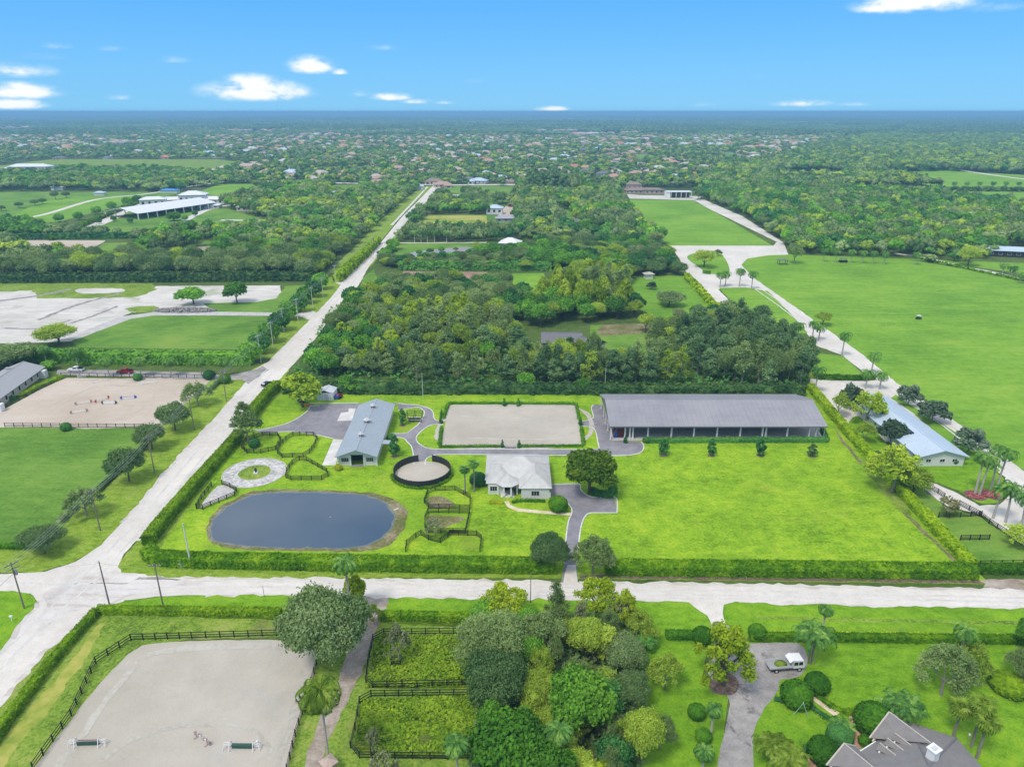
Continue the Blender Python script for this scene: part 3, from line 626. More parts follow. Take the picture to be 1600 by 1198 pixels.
for q, w, mt in (([(706, 636), (897, 635.5), (903, 692), (695, 693.5), (706, 636)], 1.5, 'sand_track'), ([(720, 650), (890, 660), (870, 685), (730, 684)], .8, 'sand_track'), ([(230, 1022), (300, 1012), (420, 1009), (480, 1016)], 1.4, 'sand_track'), ([(214, 1036), (170, 1090), (116, 1165), (90, 1200)], 1.2, 'sand_track'),
        ([(478, 1040), (462, 1100), (444, 1160), (432, 1200)], 1.2, 'sand_track'), ([(150, 1190), (250, 1140), (380, 1135), (430, 1180)], .7, 'sand_track'), ([(110, 594), (300, 597), (225, 662), (20, 664)], 1.3, 'sand_track_pink'), ([(80, 640), (150, 605), (240, 610), (200, 650), (100, 655)], .8, 'sand_track_pink')):
    stroke('worn_track', mt, q, w, 5, jit=.7, open_=False)
stroke('verge', 'lawn_verge', [(408, 560), (468, 495), (518, 442), (545, 412), (582, 374), (620, 332), (668, 291)], 15, 2, jit=.8)
stroke('verge_path', 'concrete', [(612, 352), (640, 322), (668, 292)], 2.2, 3, jit=.4)
for q, w in (([(0, 470), (60, 462), (110, 452)], 3), ([(60, 500), (110, 480), (150, 468), (190, 458)], 2.5), ([(0, 512), (60, 513), (110, 500)], 1.6), ([(110, 505), (150, 492), (185, 478)], 2)):
    stroke('muddy_rut', 'rubble', q, w, 3, jit=1.3, open_=False)
poly('grass', 'lawn_rough', [(195, 482), (240, 478), (250, 486), (215, 488)], 3, True, jit=1.2, open_=False)
poly('bare_patch', 'bank_mud', [(668, 778), (690, 775), (712, 790), (672, 793)], 2, True, jit=.5)
poly('bare_patch', 'bank_mud', [(668, 806), (700, 806), (725, 809), (700, 822), (676, 822)], 2, True, jit=.5)
poly('bed_edge', 'bank_mud', [(1303, 668), (1320, 690), (1402, 786), (1502, 884), (1497, 885), (1398, 789), (1314, 690)], 2, jit=.6)
poly('bed_edge', 'mulch', [(905, 898), (1200, 902), (1530, 906), (1538, 911), (1200, 907), (905, 903)], 3, jit=.5)
poly('arena_floor', 'arena_footing', [(946, 640), (956, 688), (1290, 686), (1262, 640)], 3, jit=0)
poly('under_tree_patch', 'lawn_rough', [(1358, 715), (1395, 760), (1425, 805), (1400, 790), (1362, 750), (1345, 722)], 3, True, jit=1.0)  # patch of rougher, darker grass by the big boundary tree
# --- west riding arena, south arenas and yard
poly('riding_arena', 'sand_pink', [(102, 590.5), (330, 593), (300, 620), (250, 667), (-60, 668), (-60, 680), (-300, 700), (-220, 668), (0, 643), (60, 610)], 3, jit=.2)
poly('riding_arena', 'sand_grey', [(200, 1022), (222, 1008), (260, 1003), (330, 1000), (420, 999), (492, 1005), (498, 1015), (488, 1060), (468, 1120), (450, 1198), (430, 1300), (-60, 1300), (54, 1198), (110, 1125), (160, 1062)], 2, jit=.2)
poly('farm_track', 'dirt', [(568, 934), (600, 932), (606, 940), (592, 975), (578, 1010), (565, 1050), (545, 1090), (520, 1140), (500, 1198), (480, 1300), (452, 1300), (475, 1198), (500, 1120), (525, 1070), (545, 1015), (570, 970), (578, 945)], 3, True, jit=.5)
poly('yard_drive', 'asphalt_worn', [(1112, 975), (1134, 975), (1160, 1003), (1200, 1004), (1248, 1006), (1262, 1030), (1250, 1055), (1222, 1062), (1215, 1080), (1190, 1115), (1178, 1150), (1178, 1198), (1182, 1300), (1112, 1300), (1121, 1198), (1135, 1130), (1138, 1090), (1112, 1060), (1105, 1040), (1118, 1020)], 3, True, jit=.25)
poly('mulch_ring', 'mulch', [(1108, 1068), (1120, 1054), (1142, 1052), (1155, 1066), (1148, 1082), (1128, 1086), (1112, 1080)], 4, True, jit=.2)
stroke('front_walk', 'path_cream', [(1264, 1084), (1285, 1099), (1308, 1116)], 1.3, 4, jit=.05)
poly('front_walk', 'path_red', [(1326, 1122), (1334, 1112), (1340, 1118), (1334, 1135), (1352, 1152), (1340, 1172), (1312, 1172), (1306, 1166), (1326, 1158), (1330, 1140)], 4, True, jit=.15)
poly('side_walk', 'path_red', [(1262, 1198), (1262, 1176), (1270, 1172), (1276, 1198), (1280, 1300), (1262, 1300)], 4, jit=.15)
poly('flower_bed', 'mulch', [(1548, 1056), (1560, 1048), (1600, 1056), (1606, 1078), (1572, 1082)], 3, True, jit=.1)
for c, r in ((G(1524, 774), 2.6), (G(1551, 773), 2.8)):
    poly('flower_bed', 'mulch', ring(c, r, 20), 5, jit=.2, world=True)
# --- further off
poly('riding_arena', 'sand_pink', [(8, 390), (28, 375), (165, 376), (160, 380), (128, 396)], 3, jit=.5)
poly('riding_arena', 'dirt_red', [(622, 438), (630, 424), (762, 425), (764, 438)], 3, jit=.5)
poly('sand_pad', 'sand_white', [(705, 317), (706, 304), (721, 304), (725, 317)], 3, jit=.4)
poly('farm_yard', 'sand_pink', [(776, 340), (790, 322), (806, 324), (805, 340)], 3, jit=.4)
poly('still_pond', 'water_milky', [(636, 404), (646, 394), (680, 390), (728, 386), (742, 390), (730, 400), (690, 408)], 3, True, jit=1)
poly('tennis_court', 'sand_pink', [(955, 412), (965, 405), (992, 405), (990, 413)], 3, jit=.3)
poly('sand_path', 'sand_white', [(1060, 517), (1062, 509), (1082, 512), (1092, 522), (1084, 524)], 3, True, jit=.4)
poly('muddy_pool', 'bank_mud', [(940, 524), (938, 510), (975, 506), (1035, 508), (1028, 518), (985, 522)], 3, True, jit=.6)
for q in ([(-200, 262), (40, 262)], [(300, 247), (1100, 232)], [(1120, 236), (1200, 250)], [(500, 218), (900, 215)]):
    stroke('distant_street', 'shell_road', q, 10, 2, False, jit=1, open_=False)
poly('far_field', 'lawn_field', [(580, 226), (640, 224), (660, 227), (590, 229)], 2, jit=5)
poly('far_field', 'lawn_field', [(1120, 240), (1140, 237), (1180, 248), (1160, 250)], 2, jit=5)
poly('far_field', 'lawn_field', [(980, 242), (1010, 240), (1040, 250), (1000, 251)], 2, jit=5)
poly('far_field', 'lawn_field', [(470, 262), (590, 260), (600, 266), (480, 268)], 2, jit=5)

# ------------------------------------------------------------------ hedges
def hedge_mesh(P, w, h, dens, leaf, bulge=.25):
    P = np.array([(p.x, p.y) for p in P]); seg = np.diff(P, axis=0); L = np.linalg.norm(seg, axis=1); cum = np.concatenate([[0], np.cumsum(L)]); T_ = cum[-1]
    def at(s):
        i = np.clip(np.searchsorted(cum, s, 'right') - 1, 0, len(seg) - 1); t = ((s - cum[i]) / L[i])[:, None]
        d = seg[i] / L[i][:, None]
        return P[i] + seg[i] * t, np.stack([-d[:, 1], d[:, 0]], 1)
    per = w + 2 * h; n = int(T_ * per * dens)
    s = rng.uniform(0, T_, n); u = rng.uniform(0, per, n); c, nr = at(s)
    a = np.where(u < h, -w / 2, np.where(u < h + w, u - h - w / 2, w / 2)); z = np.where(u < h, u, np.where(u < h + w, h, per - u))
    nx_ = np.where(u < h, -1, np.where(u < h + w, 0, 1)).astype(float); nz = np.where((u >= h) & (u < h + w), 1.0, .25)
    e = np.abs(a) / (w / 2); z = z - (e > .7) * (z > h * .8) * (e - .7) * h * .5
    bump = np.array([mnoise.noise(Vector((float(q[0]) * .5, float(q[1]) * .6, float(zz) * .6))) for q, zz in zip(c, z)]) * bulge + rng.normal(0, .06, n)
    pos = np.column_stack([c[:, 0] + nr[:, 0] * (a + nx_ * bump), c[:, 1] + nr[:, 1] * (a + nx_ * bump), np.maximum(.05, z + (nz > .5) * bump)])
    N = np.column_stack([nr[:, 0] * nx_, nr[:, 1] * nx_, nz]) + rng.normal(0, .45, (n, 3))
    V, F = leaf_quads(pos, N, leaf)
    k = w / 2 - .18; hh = h - .2
    cs = np.concatenate([np.arange(0, T_, 3.0), [T_]]); cc, nn = at(np.clip(cs, 0, T_ - 1e-4)); m = len(cs)
    cv = np.concatenate([np.column_stack([cc - nn * k, np.full(m, .0)]), np.column_stack([cc - nn * k, np.full(m, hh)]), np.column_stack([cc + nn * k, np.full(m, hh)]), np.column_stack([cc + nn * k, np.full(m, .0)])])
    ff = [[r * m + i, r * m + i + 1, (r + 1) * m + i + 1, (r + 1) * m + i] for r in range(3) for i in range(m - 1)] + [[0, m, 2 * m, 3 * m], [m - 1, 2 * m - 1, 3 * m - 1, 4 * m - 1]]
    return np_mesh('hedge', np.concatenate([V, cv]), np.concatenate([F, np.array(ff) + len(V)]))
def hedge(pts, w, h, mat, label, dens=9, leaf=.42, smooth=False, bulge=.25, cat='hedge', name='hedge', group=None):
    P = W2(pts); P = spline(P, False, 5) if smooth else P
    dist = P[0].y; dens = dens * min(1.0, (170 / max(dist, 100)) ** 1.2); leaf = leaf * max(1, dist / 190)
    q = [(p.x, p.y) for p in P]
    return tag(link(name, hedge_mesh(P, w, h, dens, leaf, bulge), MATS[mat]), label, cat, group)
# ------------------------------------------------------------------ trees
def tube_np(a, b, r0, r1, n=6):
    mb = MB(); mb.tube(a, b, r0, r1, n, False); return mb
def make_lobes(style, Wd, Ht, g):
    """clump centres and radii of a crown of width Wd and total height Ht"""
    r = Wd / 2; out = []
    if style == 'dome':
        zb, zt = Ht * .30, Ht
        zc = zb + (zt - zb) * .42
        for i in range(34):
            d = unit_rand(1, g)[0]; d[2] = abs(d[2]) * 1.05 - .30
            q = g.uniform(.45, .98); lr = r * g.uniform(.14, .33)
            out.append((d[0] * (r - lr * .7) * q * 1.15, d[1] * (r - lr * .7) * q * 1.15, zc + d[2] * (zt - zc - lr * .5) * 1.1 * q, lr))
        for i in range(5): out.append((g.uniform(-.3, .3) * r, g.uniform(-.3, .3) * r, zc + g.uniform(0, .3) * (zt - zc), r * .42))
    elif style == 'round':       # clipped looking, dense
        for i in range(26):
            d = unit_rand(1, g)[0]; d[2] = d[2] * .9 + .1; lr = r * g.uniform(.24, .34)
            zc = Ht * .58; out.append((d[0] * (r - lr), d[1] * (r - lr), zc + d[2] * (Ht * .42 - lr * .9), lr))
        out.append((0, 0, Ht * .58, r * .7))
    elif style == 'column':
        n = 30
        for i in range(n):
            t = (i + g.uniform()) / n; z = Ht * (.18 + .80 * t); prof = math.sin(math.pi * min(1, .25 + t * .72)) ** .8
            a = g.uniform(0, 6.28); rr = r * prof * g.uniform(.25, .8); lr = r * g.uniform(.22, .38) * (1.1 - .5 * t)
            out.append((math.cos(a) * rr, math.sin(a) * rr, min(z, Ht - lr * .6), lr))
    elif style == 'wispy':
        n = 34
        for i in range(n):
            t = (i + g.uniform()) / n; z = Ht * (.25 + .74 * t); prof = (1 - t) ** .6 * (.45 + .8 * min(1, t * 3))
            a = g.uniform(0, 6.28); rr = r * prof * g.uniform(.3, 1.0); lr = r * g.uniform(.16, .30)
            out.append((math.cos(a) * rr, math.sin(a) * rr, z, lr))
    elif style == 'flat':        # layered, umbrella-like
        for i in range(24):
            a = g.uniform(0, 6.28); q = math.sqrt(g.uniform(0, 1)); lr = r * g.uniform(.17, .27)
            out.append((math.cos(a) * q * (r - lr), math.sin(a) * q * (r - lr), Ht * (.98 - .34 * q ** 2 - g.uniform(0, .24)) - lr * .4, lr))
    elif style == 'loose':       # airy dome of separate tufts
        for i in range(46):
            a = g.uniform(0, 6.28); q = math.sqrt(g.uniform(0, 1)); lr = r * g.uniform(.10, .20)
            out.append((math.cos(a) * q * (r - lr), math.sin(a) * q * (r - lr), Ht * (.97 - .50 * q ** 2.2 - g.uniform(0, .38) * (1.1 - q)) - lr * .4, lr))
    elif style == 'sparse':      # separate tufts on visible limbs
        for i in range(30):
            a = g.uniform(0, 6.28); q = g.uniform(.2, 1.0); lr = r * g.uniform(.10, .19)
            out.append((math.cos(a) * q * (r - lr), math.sin(a) * q * (r - lr), Ht * (.97 - .42 * q ** 1.5 - g.uniform(0, .25)) - lr * .3, lr))
    elif style == 'spire':
        for i in range(14):
            t = i / 14; a = g.uniform(0, 6.28); lr = r * (.75 - .6 * t)
            out.append((math.cos(a) * r * .3 * (1 - t), math.sin(a) * r * .3 * (1 - t), Ht * (.08 + .88 * t), lr))
    return out
def crown_np(lobes, nleaf, size, g, core=True, squash=.8, jit=.5, shell=.24, asp=.7):
    L = np.array(lobes); C, Rd = L[:, :3], L[:, 3]
    w = Rd ** 2; w = w / w.sum(); Ps = []; Ns = []; need = nleaf; guard = 0
    while need > 0 and guard < 12:
        guard += 1
        k = g.choice(len(L), size=int(need * 1.7) + 8, p=w); d = unit_rand(len(k), g)
        keep = d[:, 2] > -.75; k = k[keep]; d = d[keep]
        P = C[k] + d * np.array([1, 1, squash]) * (Rd[k] * (1 - shell / 2 + shell * g.uniform(-.5, 1, len(k)) + np.where(g.uniform(0, 1, len(k)) < .14, g.uniform(.05, .42, len(k)), 0)))[:, None]
        if core:
            D = np.linalg.norm((P[:, None, :] - C[None]) / np.array([1, 1, squash]), axis=2) / Rd[None]
            ok = (D < .78).sum(1) == 0; P = P[ok]; d = d[ok]
        Ps.append(P[:need]); Ns.append(d[:need]); need -= len(P[:need])
    P = np.concatenate(Ps); N = np.concatenate(Ns); N = N + g.normal(0, jit, N.shape); N[:, 2] += .15
    V, F = leaf_quads(P, N, size * g.uniform(.6, 1.4, len(P)), g, asp)
    F3 = None
    if core:
        cv = []; cf = []
        for i in range(len(L)):
            cf.append(ICO_F + len(V) + len(cv) * len(ICO_V))
            cv.append(ICO_V * np.array([1, 1, squash]) * Rd[i] * .68 + C[i])
        V = np.concatenate([V] + cv); F3 = np.concatenate(cf)
    return V, F, F3
def trunk_mb(style, Wd, Ht, lobes, g, thick=1.0):
    mb = MB(); r0 = max(.10, Ht * .026 * thick)
    fork = Vector((g.uniform(-.2, .2), g.uniform(-.2, .2), Ht * (.26 if style in ('dome', 'flat', 'round', 'sparse', 'loose') else .3)))
    mb.tube((0, 0, -.1), fork, r0 * 1.25, r0, 8, False)
    if style in ('column', 'wispy', 'spire'):
        mb.tube(fork, (0, 0, Ht * .9), r0, r0 * .2, 6, False)
        for l in lobes[::3]: mb.tube((0, 0, l[2] * .85), (l[0] * .9, l[1] * .9, l[2]), r0 * .35, r0 * .1, 4, False)
    else:
        mains = sorted(lobes, key=lambda l: -math.hypot(l[0], l[1]))
        step = 1 if style == 'sparse' else 2 if style == 'loose' else 4
        hubs = [fork + Vector((math.cos(a) * Wd * .16, math.sin(a) * Wd * .16, Ht * .2)) for a in (0.4, 2.4, 4.6)]
        for hb in hubs: mb.tube(fork, hb, r0 * .8, r0 * .5, 6, False)
        for l in mains[::step]:
            q = Vector(l[:3]); hb = min(hubs, key=lambda h_: (h_ - q).length)
            mb.tube(hb, q, r0 * .45, r0 * .12, 5, False)
    return mb
KINDS = dict(
    oak=dict(style='dome', W=12, H=9, leaf='leaf_oak', name='oak_tree', n=15000, s=.34, asp=.5, bark='bark'),
    grey=dict(style='dome', W=11, H=10, leaf='leaf_grey', name='grey_leaved_tree', n=13000, s=.42, bark='bark_pale', jit=1.2, shell=.9, asp=.3),
    ficus=dict(style='dome', W=10, H=9, leaf='leaf_ficus', name='ficus_tree', n=9000, s=.46, bark='bark'),
    deep=dict(style='dome', W=9, H=9, leaf='leaf_deep', name='dark_green_tree', n=7000, s=.48, bark='bark'),
    lime=dict(style='flat', W=10, H=10, leaf='leaf_lime', name='lime_green_tree', n=6500, s=.45, bark='bark'),
    acacia=dict(style='dome', W=10, H=10, leaf='leaf_acacia', name='acacia_tree', n=12000, s=.42, bark='bark', jit=1.2, shell=.9, asp=.3),
    tall=dict(style='wispy', W=7.5, H=13, leaf='leaf_casuarina', name='casuarina_tree', n=9000, s=.5, bark='bark_pale', jit=1.2, shell=1.0, asp=.3),
    wispy=dict(style='wispy', W=7, H=13, leaf='leaf_grey', name='casuarina_tree', n=5500, s=.46, bark='bark_pale', core=False, jit=1.2, shell=1.1, asp=.3),
    sparse=dict(style='sparse', W=12, H=10, leaf='leaf_lime', name='lime_green_tree', n=6500, s=.40, bark='bark', core=False, shell=.9, thick=1.1),
    bare=dict(style='sparse', W=8, H=7, leaf='leaf_brownish', name='thin_tree', n=2600, s=.36, bark='bark_pale', core=False, shell=1.2),
    loose=dict(style='loose', W=11, H=9, leaf='leaf_grey', name='grey_leaved_tree', n=9500, s=.36, bark='bark_pale', core=False, shell=.8, jit=1.2, asp=.45),
    silver=dict(style='flat', W=9, H=7, leaf='leaf_silver', name='dark_green_tree', n=4200, s=.45, bark='bark_pale', shell=.6),
    lawntree=dict(style='column', W=2.4, H=3.6, leaf='leaf_deep', name='young_tree', n=700, s=.30, bark='bark_pale', jit=.8, shell=.5),
    spire=dict(style='spire', W=1.5, H=3.6, leaf='leaf_deep', name='cypress_tree', n=520, s=.26, bark='bark'),
    bush=dict(style='round', W=6, H=4.5, leaf='leaf_ficus', name='shrub', n=3500, s=.38, bark='bark'),
    limebush=dict(style='round', W=5, H=4, leaf='leaf_lime', name='shrub', n=3000, s=.36, bark='bark'),
)
LODN = (1.0, .30, .06); LODS = (1.0, 1.6, 2.9)
TM = {}
def tree_meshes(kind, lod, var):
    key = (kind, lod, var)
    if key in TM: return TM[key]
    K = KINDS[kind]; g = np.random.default_rng(abs(hash((len(kind), ord(kind[0]), ord(kind[-1]), var))) % 99991)
    lobes = make_lobes(K['style'], K['W'], K['H'], g)
    if lod == 2: lobes2 = lobes[::2]; lobes2 = [(a, b, c, r * 1.25) for a, b, c, r in lobes2]
    else: lobes2 = lobes
    V, F, F3 = crown_np(lobes2, int(K['n'] * LODN[lod]), K['s'] * LODS[lod], g, K.get('core', True) , jit=K.get('jit', .75), shell=K.get('shell', .55), asp=K.get('asp', .7))
    if lod == 2 and F3 is not None:       # coarse cores
        pass
    cm_ = np_mesh('crown', V, F, F3); cm_.materials.append(MATS[K['leaf']])
    tmb = trunk_mb(K['style'], K['W'], K['H'], lobes2, g, K.get('thick', 1)); tm_ = tmb.mesh('trunk'); tm_.materials.append(MATS[K['bark']])
    TM[key] = (cm_, tm_)
    return TM[key]
CM2 = {}
def crown_variant(kind, lod, var, leaf):
    me_, tm_ = tree_meshes(kind, lod, var)
    if leaf is None or leaf == KINDS[kind]['leaf']: return me_, tm_
    k = (kind, lod, var, leaf)
    if k not in CM2:
        c = me_.copy(); c.materials.clear(); c.materials.append(MATS[leaf]); CM2[k] = c
    return CM2[k], tm_
WOOD = []      # candidates of the woods: (distance, kind, x, y, h, w, leaf, label, group)
N_OF = {}
def plant(kind, x, y, h, w, label, group=None, leaf=None, name=None, cat='tree', z=0.0, rz=None):
    K = KINDS[kind]; d = math.hypot(x, y); lod = 0 if d < 175 else 1
    if h * w * (150 / d) ** 2 < 30 and d > 130: lod = 1
    var = rnd.randrange(3) if lod else rnd.randrange(3)
    cmesh, tmesh = crown_variant(kind, lod, var, leaf)
    t = thing(name or K['name'], label, cat, (x, y, z), rnd.uniform(0, 6.28) if rz is None else rz, group)
    t.scale = (w / K['W'], w / K['W'], h / K['H'])
    link('crown', cmesh, parent=t); link('trunk', tmesh, parent=t)
    N_OF[kind] = N_OF.get(kind, 0) + 1
    return t
def TR(kind, px, yb, yt, wpx, label, leaf=None, group=None, name=None, cat='tree'):
    """a tree from its foot, its top and its width as seen in the photograph"""
    p = G(px, yb); h = max(1.0, top_z(p.y + .25 * wpx / pxm(p), yt)); mid = Vector((p.x, p.y, h * .6)); w = wpx / pxm(mid)
    return plant(kind, p.x, p.y, h, w, label, group, leaf, name, cat)

# palms -----------------------------------------------------------
def frond_np(length, droop, g, nl=15, leaflet=.75, wide=.14, lift=.6):
    """a feather frond rooted at the origin, growing along +X"""
    P = []; x = 0; z = 0; a = lift
    seg = length / nl; pts = [(0, 0, 0)]
    for i in range(nl):
        a -= droop / nl * (1 + i / nl); x += math.cos(a) * seg; z += math.sin(a) * seg; pts.append((x, 0, z))
    mb = MB()
    for i in range(nl):
        p = Vector(pts[i]); q = Vector(pts[i + 1]); mb.bar(p, q, .07 * (1 - i / nl) + .02)
        if i < 1: continue
        d = (q - p).normalized(); L = leaflet * math.sin(math.pi * (.18 + .78 * i / nl)) ** .7
        for s in (-1, 1):
            for kk in (0, .5):
                o = p.lerp(q, kk + g.uniform(-.1, .1))
                side = (Vector((0, s, 0)) * .74 + d * .62 + Vector((0, 0, -.35 - g.uniform(0, .75)))).normalized()
                wv = d * wide; tip = o + side * L * g.uniform(.7, 1.15); md = o.lerp(tip, .55) + Vector((0, 0, .06))
                mb.add([o - wv * .25, o + wv * .25, md + wv * .5, md - wv * .5], [(0, 1, 2, 3)]); mb.add([md - wv * .5, md + wv * .5, tip], [(0, 1, 2)])
    return mb
def fan_np(length, g, blades=13):
    mb = MB(); st = length * .45
    mb.bar((0, 0, 0), (st, 0, st * .25), .06); c = Vector((st, 0, st * .25)); r = length * .62
    for i in range(blades):
        a = (i / (blades - 1) - .5) * 4.4; tip = c + Vector((math.cos(a) * r, math.sin(a) * r, -abs(math.sin(a)) * r * .25 - .25 * r + .1)); m_ = c.lerp(tip, .55) + Vector((0, 0, .10))
        n = Vector((-math.sin(a), math.cos(a), 0)) * r * .10
        mb.add([c - n * .2, c + n * .2, m_ + n, m_ - n], [(0, 1, 2, 3)]); mb.add([m_ - n, m_ + n, tip + n * .15, tip - n * .15], [(0, 1, 2, 3)])
    return mb
gp = np.random.default_rng(11)
FR = {}
def frond_mesh(kind, i, leaf):
    k = (kind, i, leaf)
    if k not in FR:
        if kind == 'royal': mb = frond_np(3.6, 1.9, gp, 17, .85, .12)
        elif kind == 'arching': mb = frond_np(3.4, 2.4, gp, 16, .75, .12, .9)
        elif kind == 'areca': mb = frond_np(2.9, 1.9, gp, 14, .65, .12, 1.15)
        else: mb = fan_np(1.9, gp)
        m_ = mb.mesh('frond'); m_.materials.append(MATS[leaf]); FR[k] = m_
    return FR[k]
def frond_sets(kind):
    out = []
    if kind == 'areca':
        for s in range(14):
            a0 = s * 2.4; ro = .15 + .10 * s
            for i in range(7):
                az_ = i * 1.05 + s; out.append((math.cos(a0) * ro, math.sin(a0) * ro, .5 + .3 * (s % 3), az_, gp.uniform(-.25, .25), gp.uniform(.75, 1.1)))
    else:
        n = {'royal': 19, 'arching': 34, 'fan': 34}[kind]
        for i in range(n):
            t = i / n; out.append((0, 0, 0, i * 2.399, -.75 + 1.15 * t if kind != 'fan' else -1.25 + 1.7 * t, gp.uniform(.88, 1.08)))
    return out
PALM_TRUNK = {}
def palm(kind, px, yb, yt, label, leaf='leaf_palm', group=None, spread=1.0, near=None, lean=(0, 0), name='palm_tree', xy=None, hh=None):
    p = G(px, yb) if xy is None else Vector((*xy, 0)); h = top_z(p.y, yt) if hh is None else hh
    d = p.length; near = d < 175 if near is None else near
    t = thing(name, label, 'palm', p, rnd.uniform(0, 6.28), group)
    crown_h = {'royal': 2.0, 'arching': 1.6, 'fan': 1.2, 'areca': 3.2}[kind] * spread
    th = max(.3, h - crown_h * .75)
    mb = MB(); ex = Vector((lean[0], lean[1], 0))
    r = {'royal': .24, 'arching': .17, 'fan': .19, 'areca': .1}[kind]
    if kind == 'areca':
        for s in range(7):
            a0 = s * 2.4; ro = .15 + .12 * s; mb.tube((math.cos(a0) * ro * .7, math.sin(a0) * ro * .7, -.05), (math.cos(a0) * ro, math.sin(a0) * ro, th * .6 + .5 + .3 * (s % 3)), .07, .05, 6)
        base = Vector((0, 0, th * .6))
    else:
        mb.tube((0, 0, -.1), Vector((0, 0, th * .45)) + ex * .3, r * 1.25, r, 10, False); mb.tube(Vector((0, 0, th * .45)) + ex * .3, Vector((0, 0, th)) + ex, r, r * .78, 10, False)
        base = Vector((0, 0, th)) + ex
    mb.part('trunk', MATS['palm_trunk' if kind in ('royal', 'arching') else 'bark_pale'], t)
    if kind == 'royal':
        MB().tube(base - Vector((0, 0, .2)), base + Vector((0, 0, .9)), r * .95, r * .5, 8).part('crownshaft', MATS['crownshaft'], t); base = base + Vector((0, 0, .75))
    sets = frond_sets(kind)
    if near:
        for i, (x, y, z, a, tilt, s) in enumerate(sets):
            o = link('frond', frond_mesh(kind, i % 3, leaf), parent=t, loc=base + Vector((x, y, z)) * spread)
            o.rotation_euler = (0, -tilt, a); s *= spread; o.scale = (s, s, s)
    else:
        V = []; F = []; b = 0
        key = ('set', kind, leaf)
        if key not in FR:
            big = MB()
            for i, (x, y, z, a, tilt, s) in enumerate(sets):
                m_ = frond_mesh(kind, i % 3, leaf); M_ = Matrix.Translation((x, y, z)) @ Matrix.Rotation(a, 4, 'Z') @ Matrix.Rotation(-tilt, 4, 'Y') @ Matrix.Scale(s, 4)
                big.add([M_ @ v.co for v in m_.vertices], [tuple(q.vertices) for q in m_.polygons])
            cm3 = big.mesh('crown'); cm3.materials.append(MATS[leaf]); FR[key] = cm3
        o = link('crown', FR[key], parent=t, loc=base, scale=(spread,) * 3)
    return t

# clipped ball shrubs ---------------------------------------------
BALL = {}
def ball(px, yb, rpx, label, leaf='leaf_clipped', squash=.85, group=None, name='round_shrub', cat='shrub'):
    p = G(px, yb); r = rpx / pxm(p)
    key = (leaf, r > 1.2)
    if key not in BALL:
        n = 2600 if r > 1.2 else 700
        d = unit_rand(n); d[:, 2] = np.where(d[:, 2] < -.6, -d[:, 2], d[:, 2])
        bump = np.array([mnoise.noise(Vector(q) * 2.3) for q in d]) * .07 + rng.normal(0, .02, n)
        P = d * (1 + bump)[:, None]; V, F = leaf_quads(P, d + rng.normal(0, .35, d.shape), .13 if r > 1.2 else .22)
        cv = ICO_V * .93
        BALL[key] = np_mesh('foliage', np.concatenate([V, cv]), F, ICO_F + len(V)); BALL[key].materials.append(MATS[leaf])
    t = thing(name, label, cat, p, rnd.uniform(0, 6), group)
    link('foliage', BALL[key], parent=t, loc=(0, 0, r * squash * .86), scale=(r, r, r * squash))
    MB().tube((0, 0, -.05), (0, 0, r * .5), .12, .1, 6).part('stem', MATS['bark'], t)
    return t

# ---- the woods ----------------------------------------------------
def inside(poly_, X, Y):
    x0, y0 = poly_[:, 0], poly_[:, 1]; x1, y1 = np.roll(x0, -1), np.roll(y0, -1); c = np.zeros(len(X), bool)
    for a, b, p, q in zip(x0, y0, x1, y1):
        if b == q: continue
        c ^= ((b > Y) != (q > Y)) & (X < (p - a) * (Y - b) / (q - b) + a)
    return c
NOGO = []      # extra discs (x, y, r) and rectangles kept clear (houses)
def wood(pts, spacing, kinds, hr, wr, label, group, jitter=.45, ign=False, margin=0.0):
    P = np.array([(p.x, p.y) for p in W2(pts)]); x0, y0 = P.min(0); x1, y1 = P.max(0)
    gx, gy = np.meshgrid(np.arange(x0, x1, spacing), np.arange(y0, y1, spacing * .87)); gx = gx + (np.arange(gx.shape[0]) % 2)[:, None] * spacing / 2
    X = gx.ravel() + rng.uniform(-jitter, jitter, gx.size) * spacing; Y = gy.ravel() + rng.uniform(-jitter, jitter, gx.size) * spacing
    ok = inside(P, X, Y)
    if not ign:
        for o in OPEN: ok &= ~inside(o, X, Y)
        for (cx, cy, r) in NOGO: ok &= (X - cx) ** 2 + (Y - cy) ** 2 > r * r
    X, Y = X[ok], Y[ok]
    names = [k for k, *_ in kinds]; pr = np.array([k[1] for k in kinds], float); pr /= pr.sum()
    # species grow in drifts
    for x, y in zip(X, Y):
        n0 = mnoise.noise(Vector((x * .02, y * .02, 3))) * .9 + rnd.uniform(-.25, .25) + .5
        i = int(np.searchsorted(np.cumsum(pr), min(.999, max(0, n0)))); k = kinds[min(i, len(kinds) - 1)]
        h = rnd.uniform(*hr) * (k[3] if len(k) > 3 else 1); w = rnd.uniform(*wr)
        WOOD.append((math.hypot(x, y), k[0], x, y, h, w, k[2] if len(k) > 2 else None, label, group))
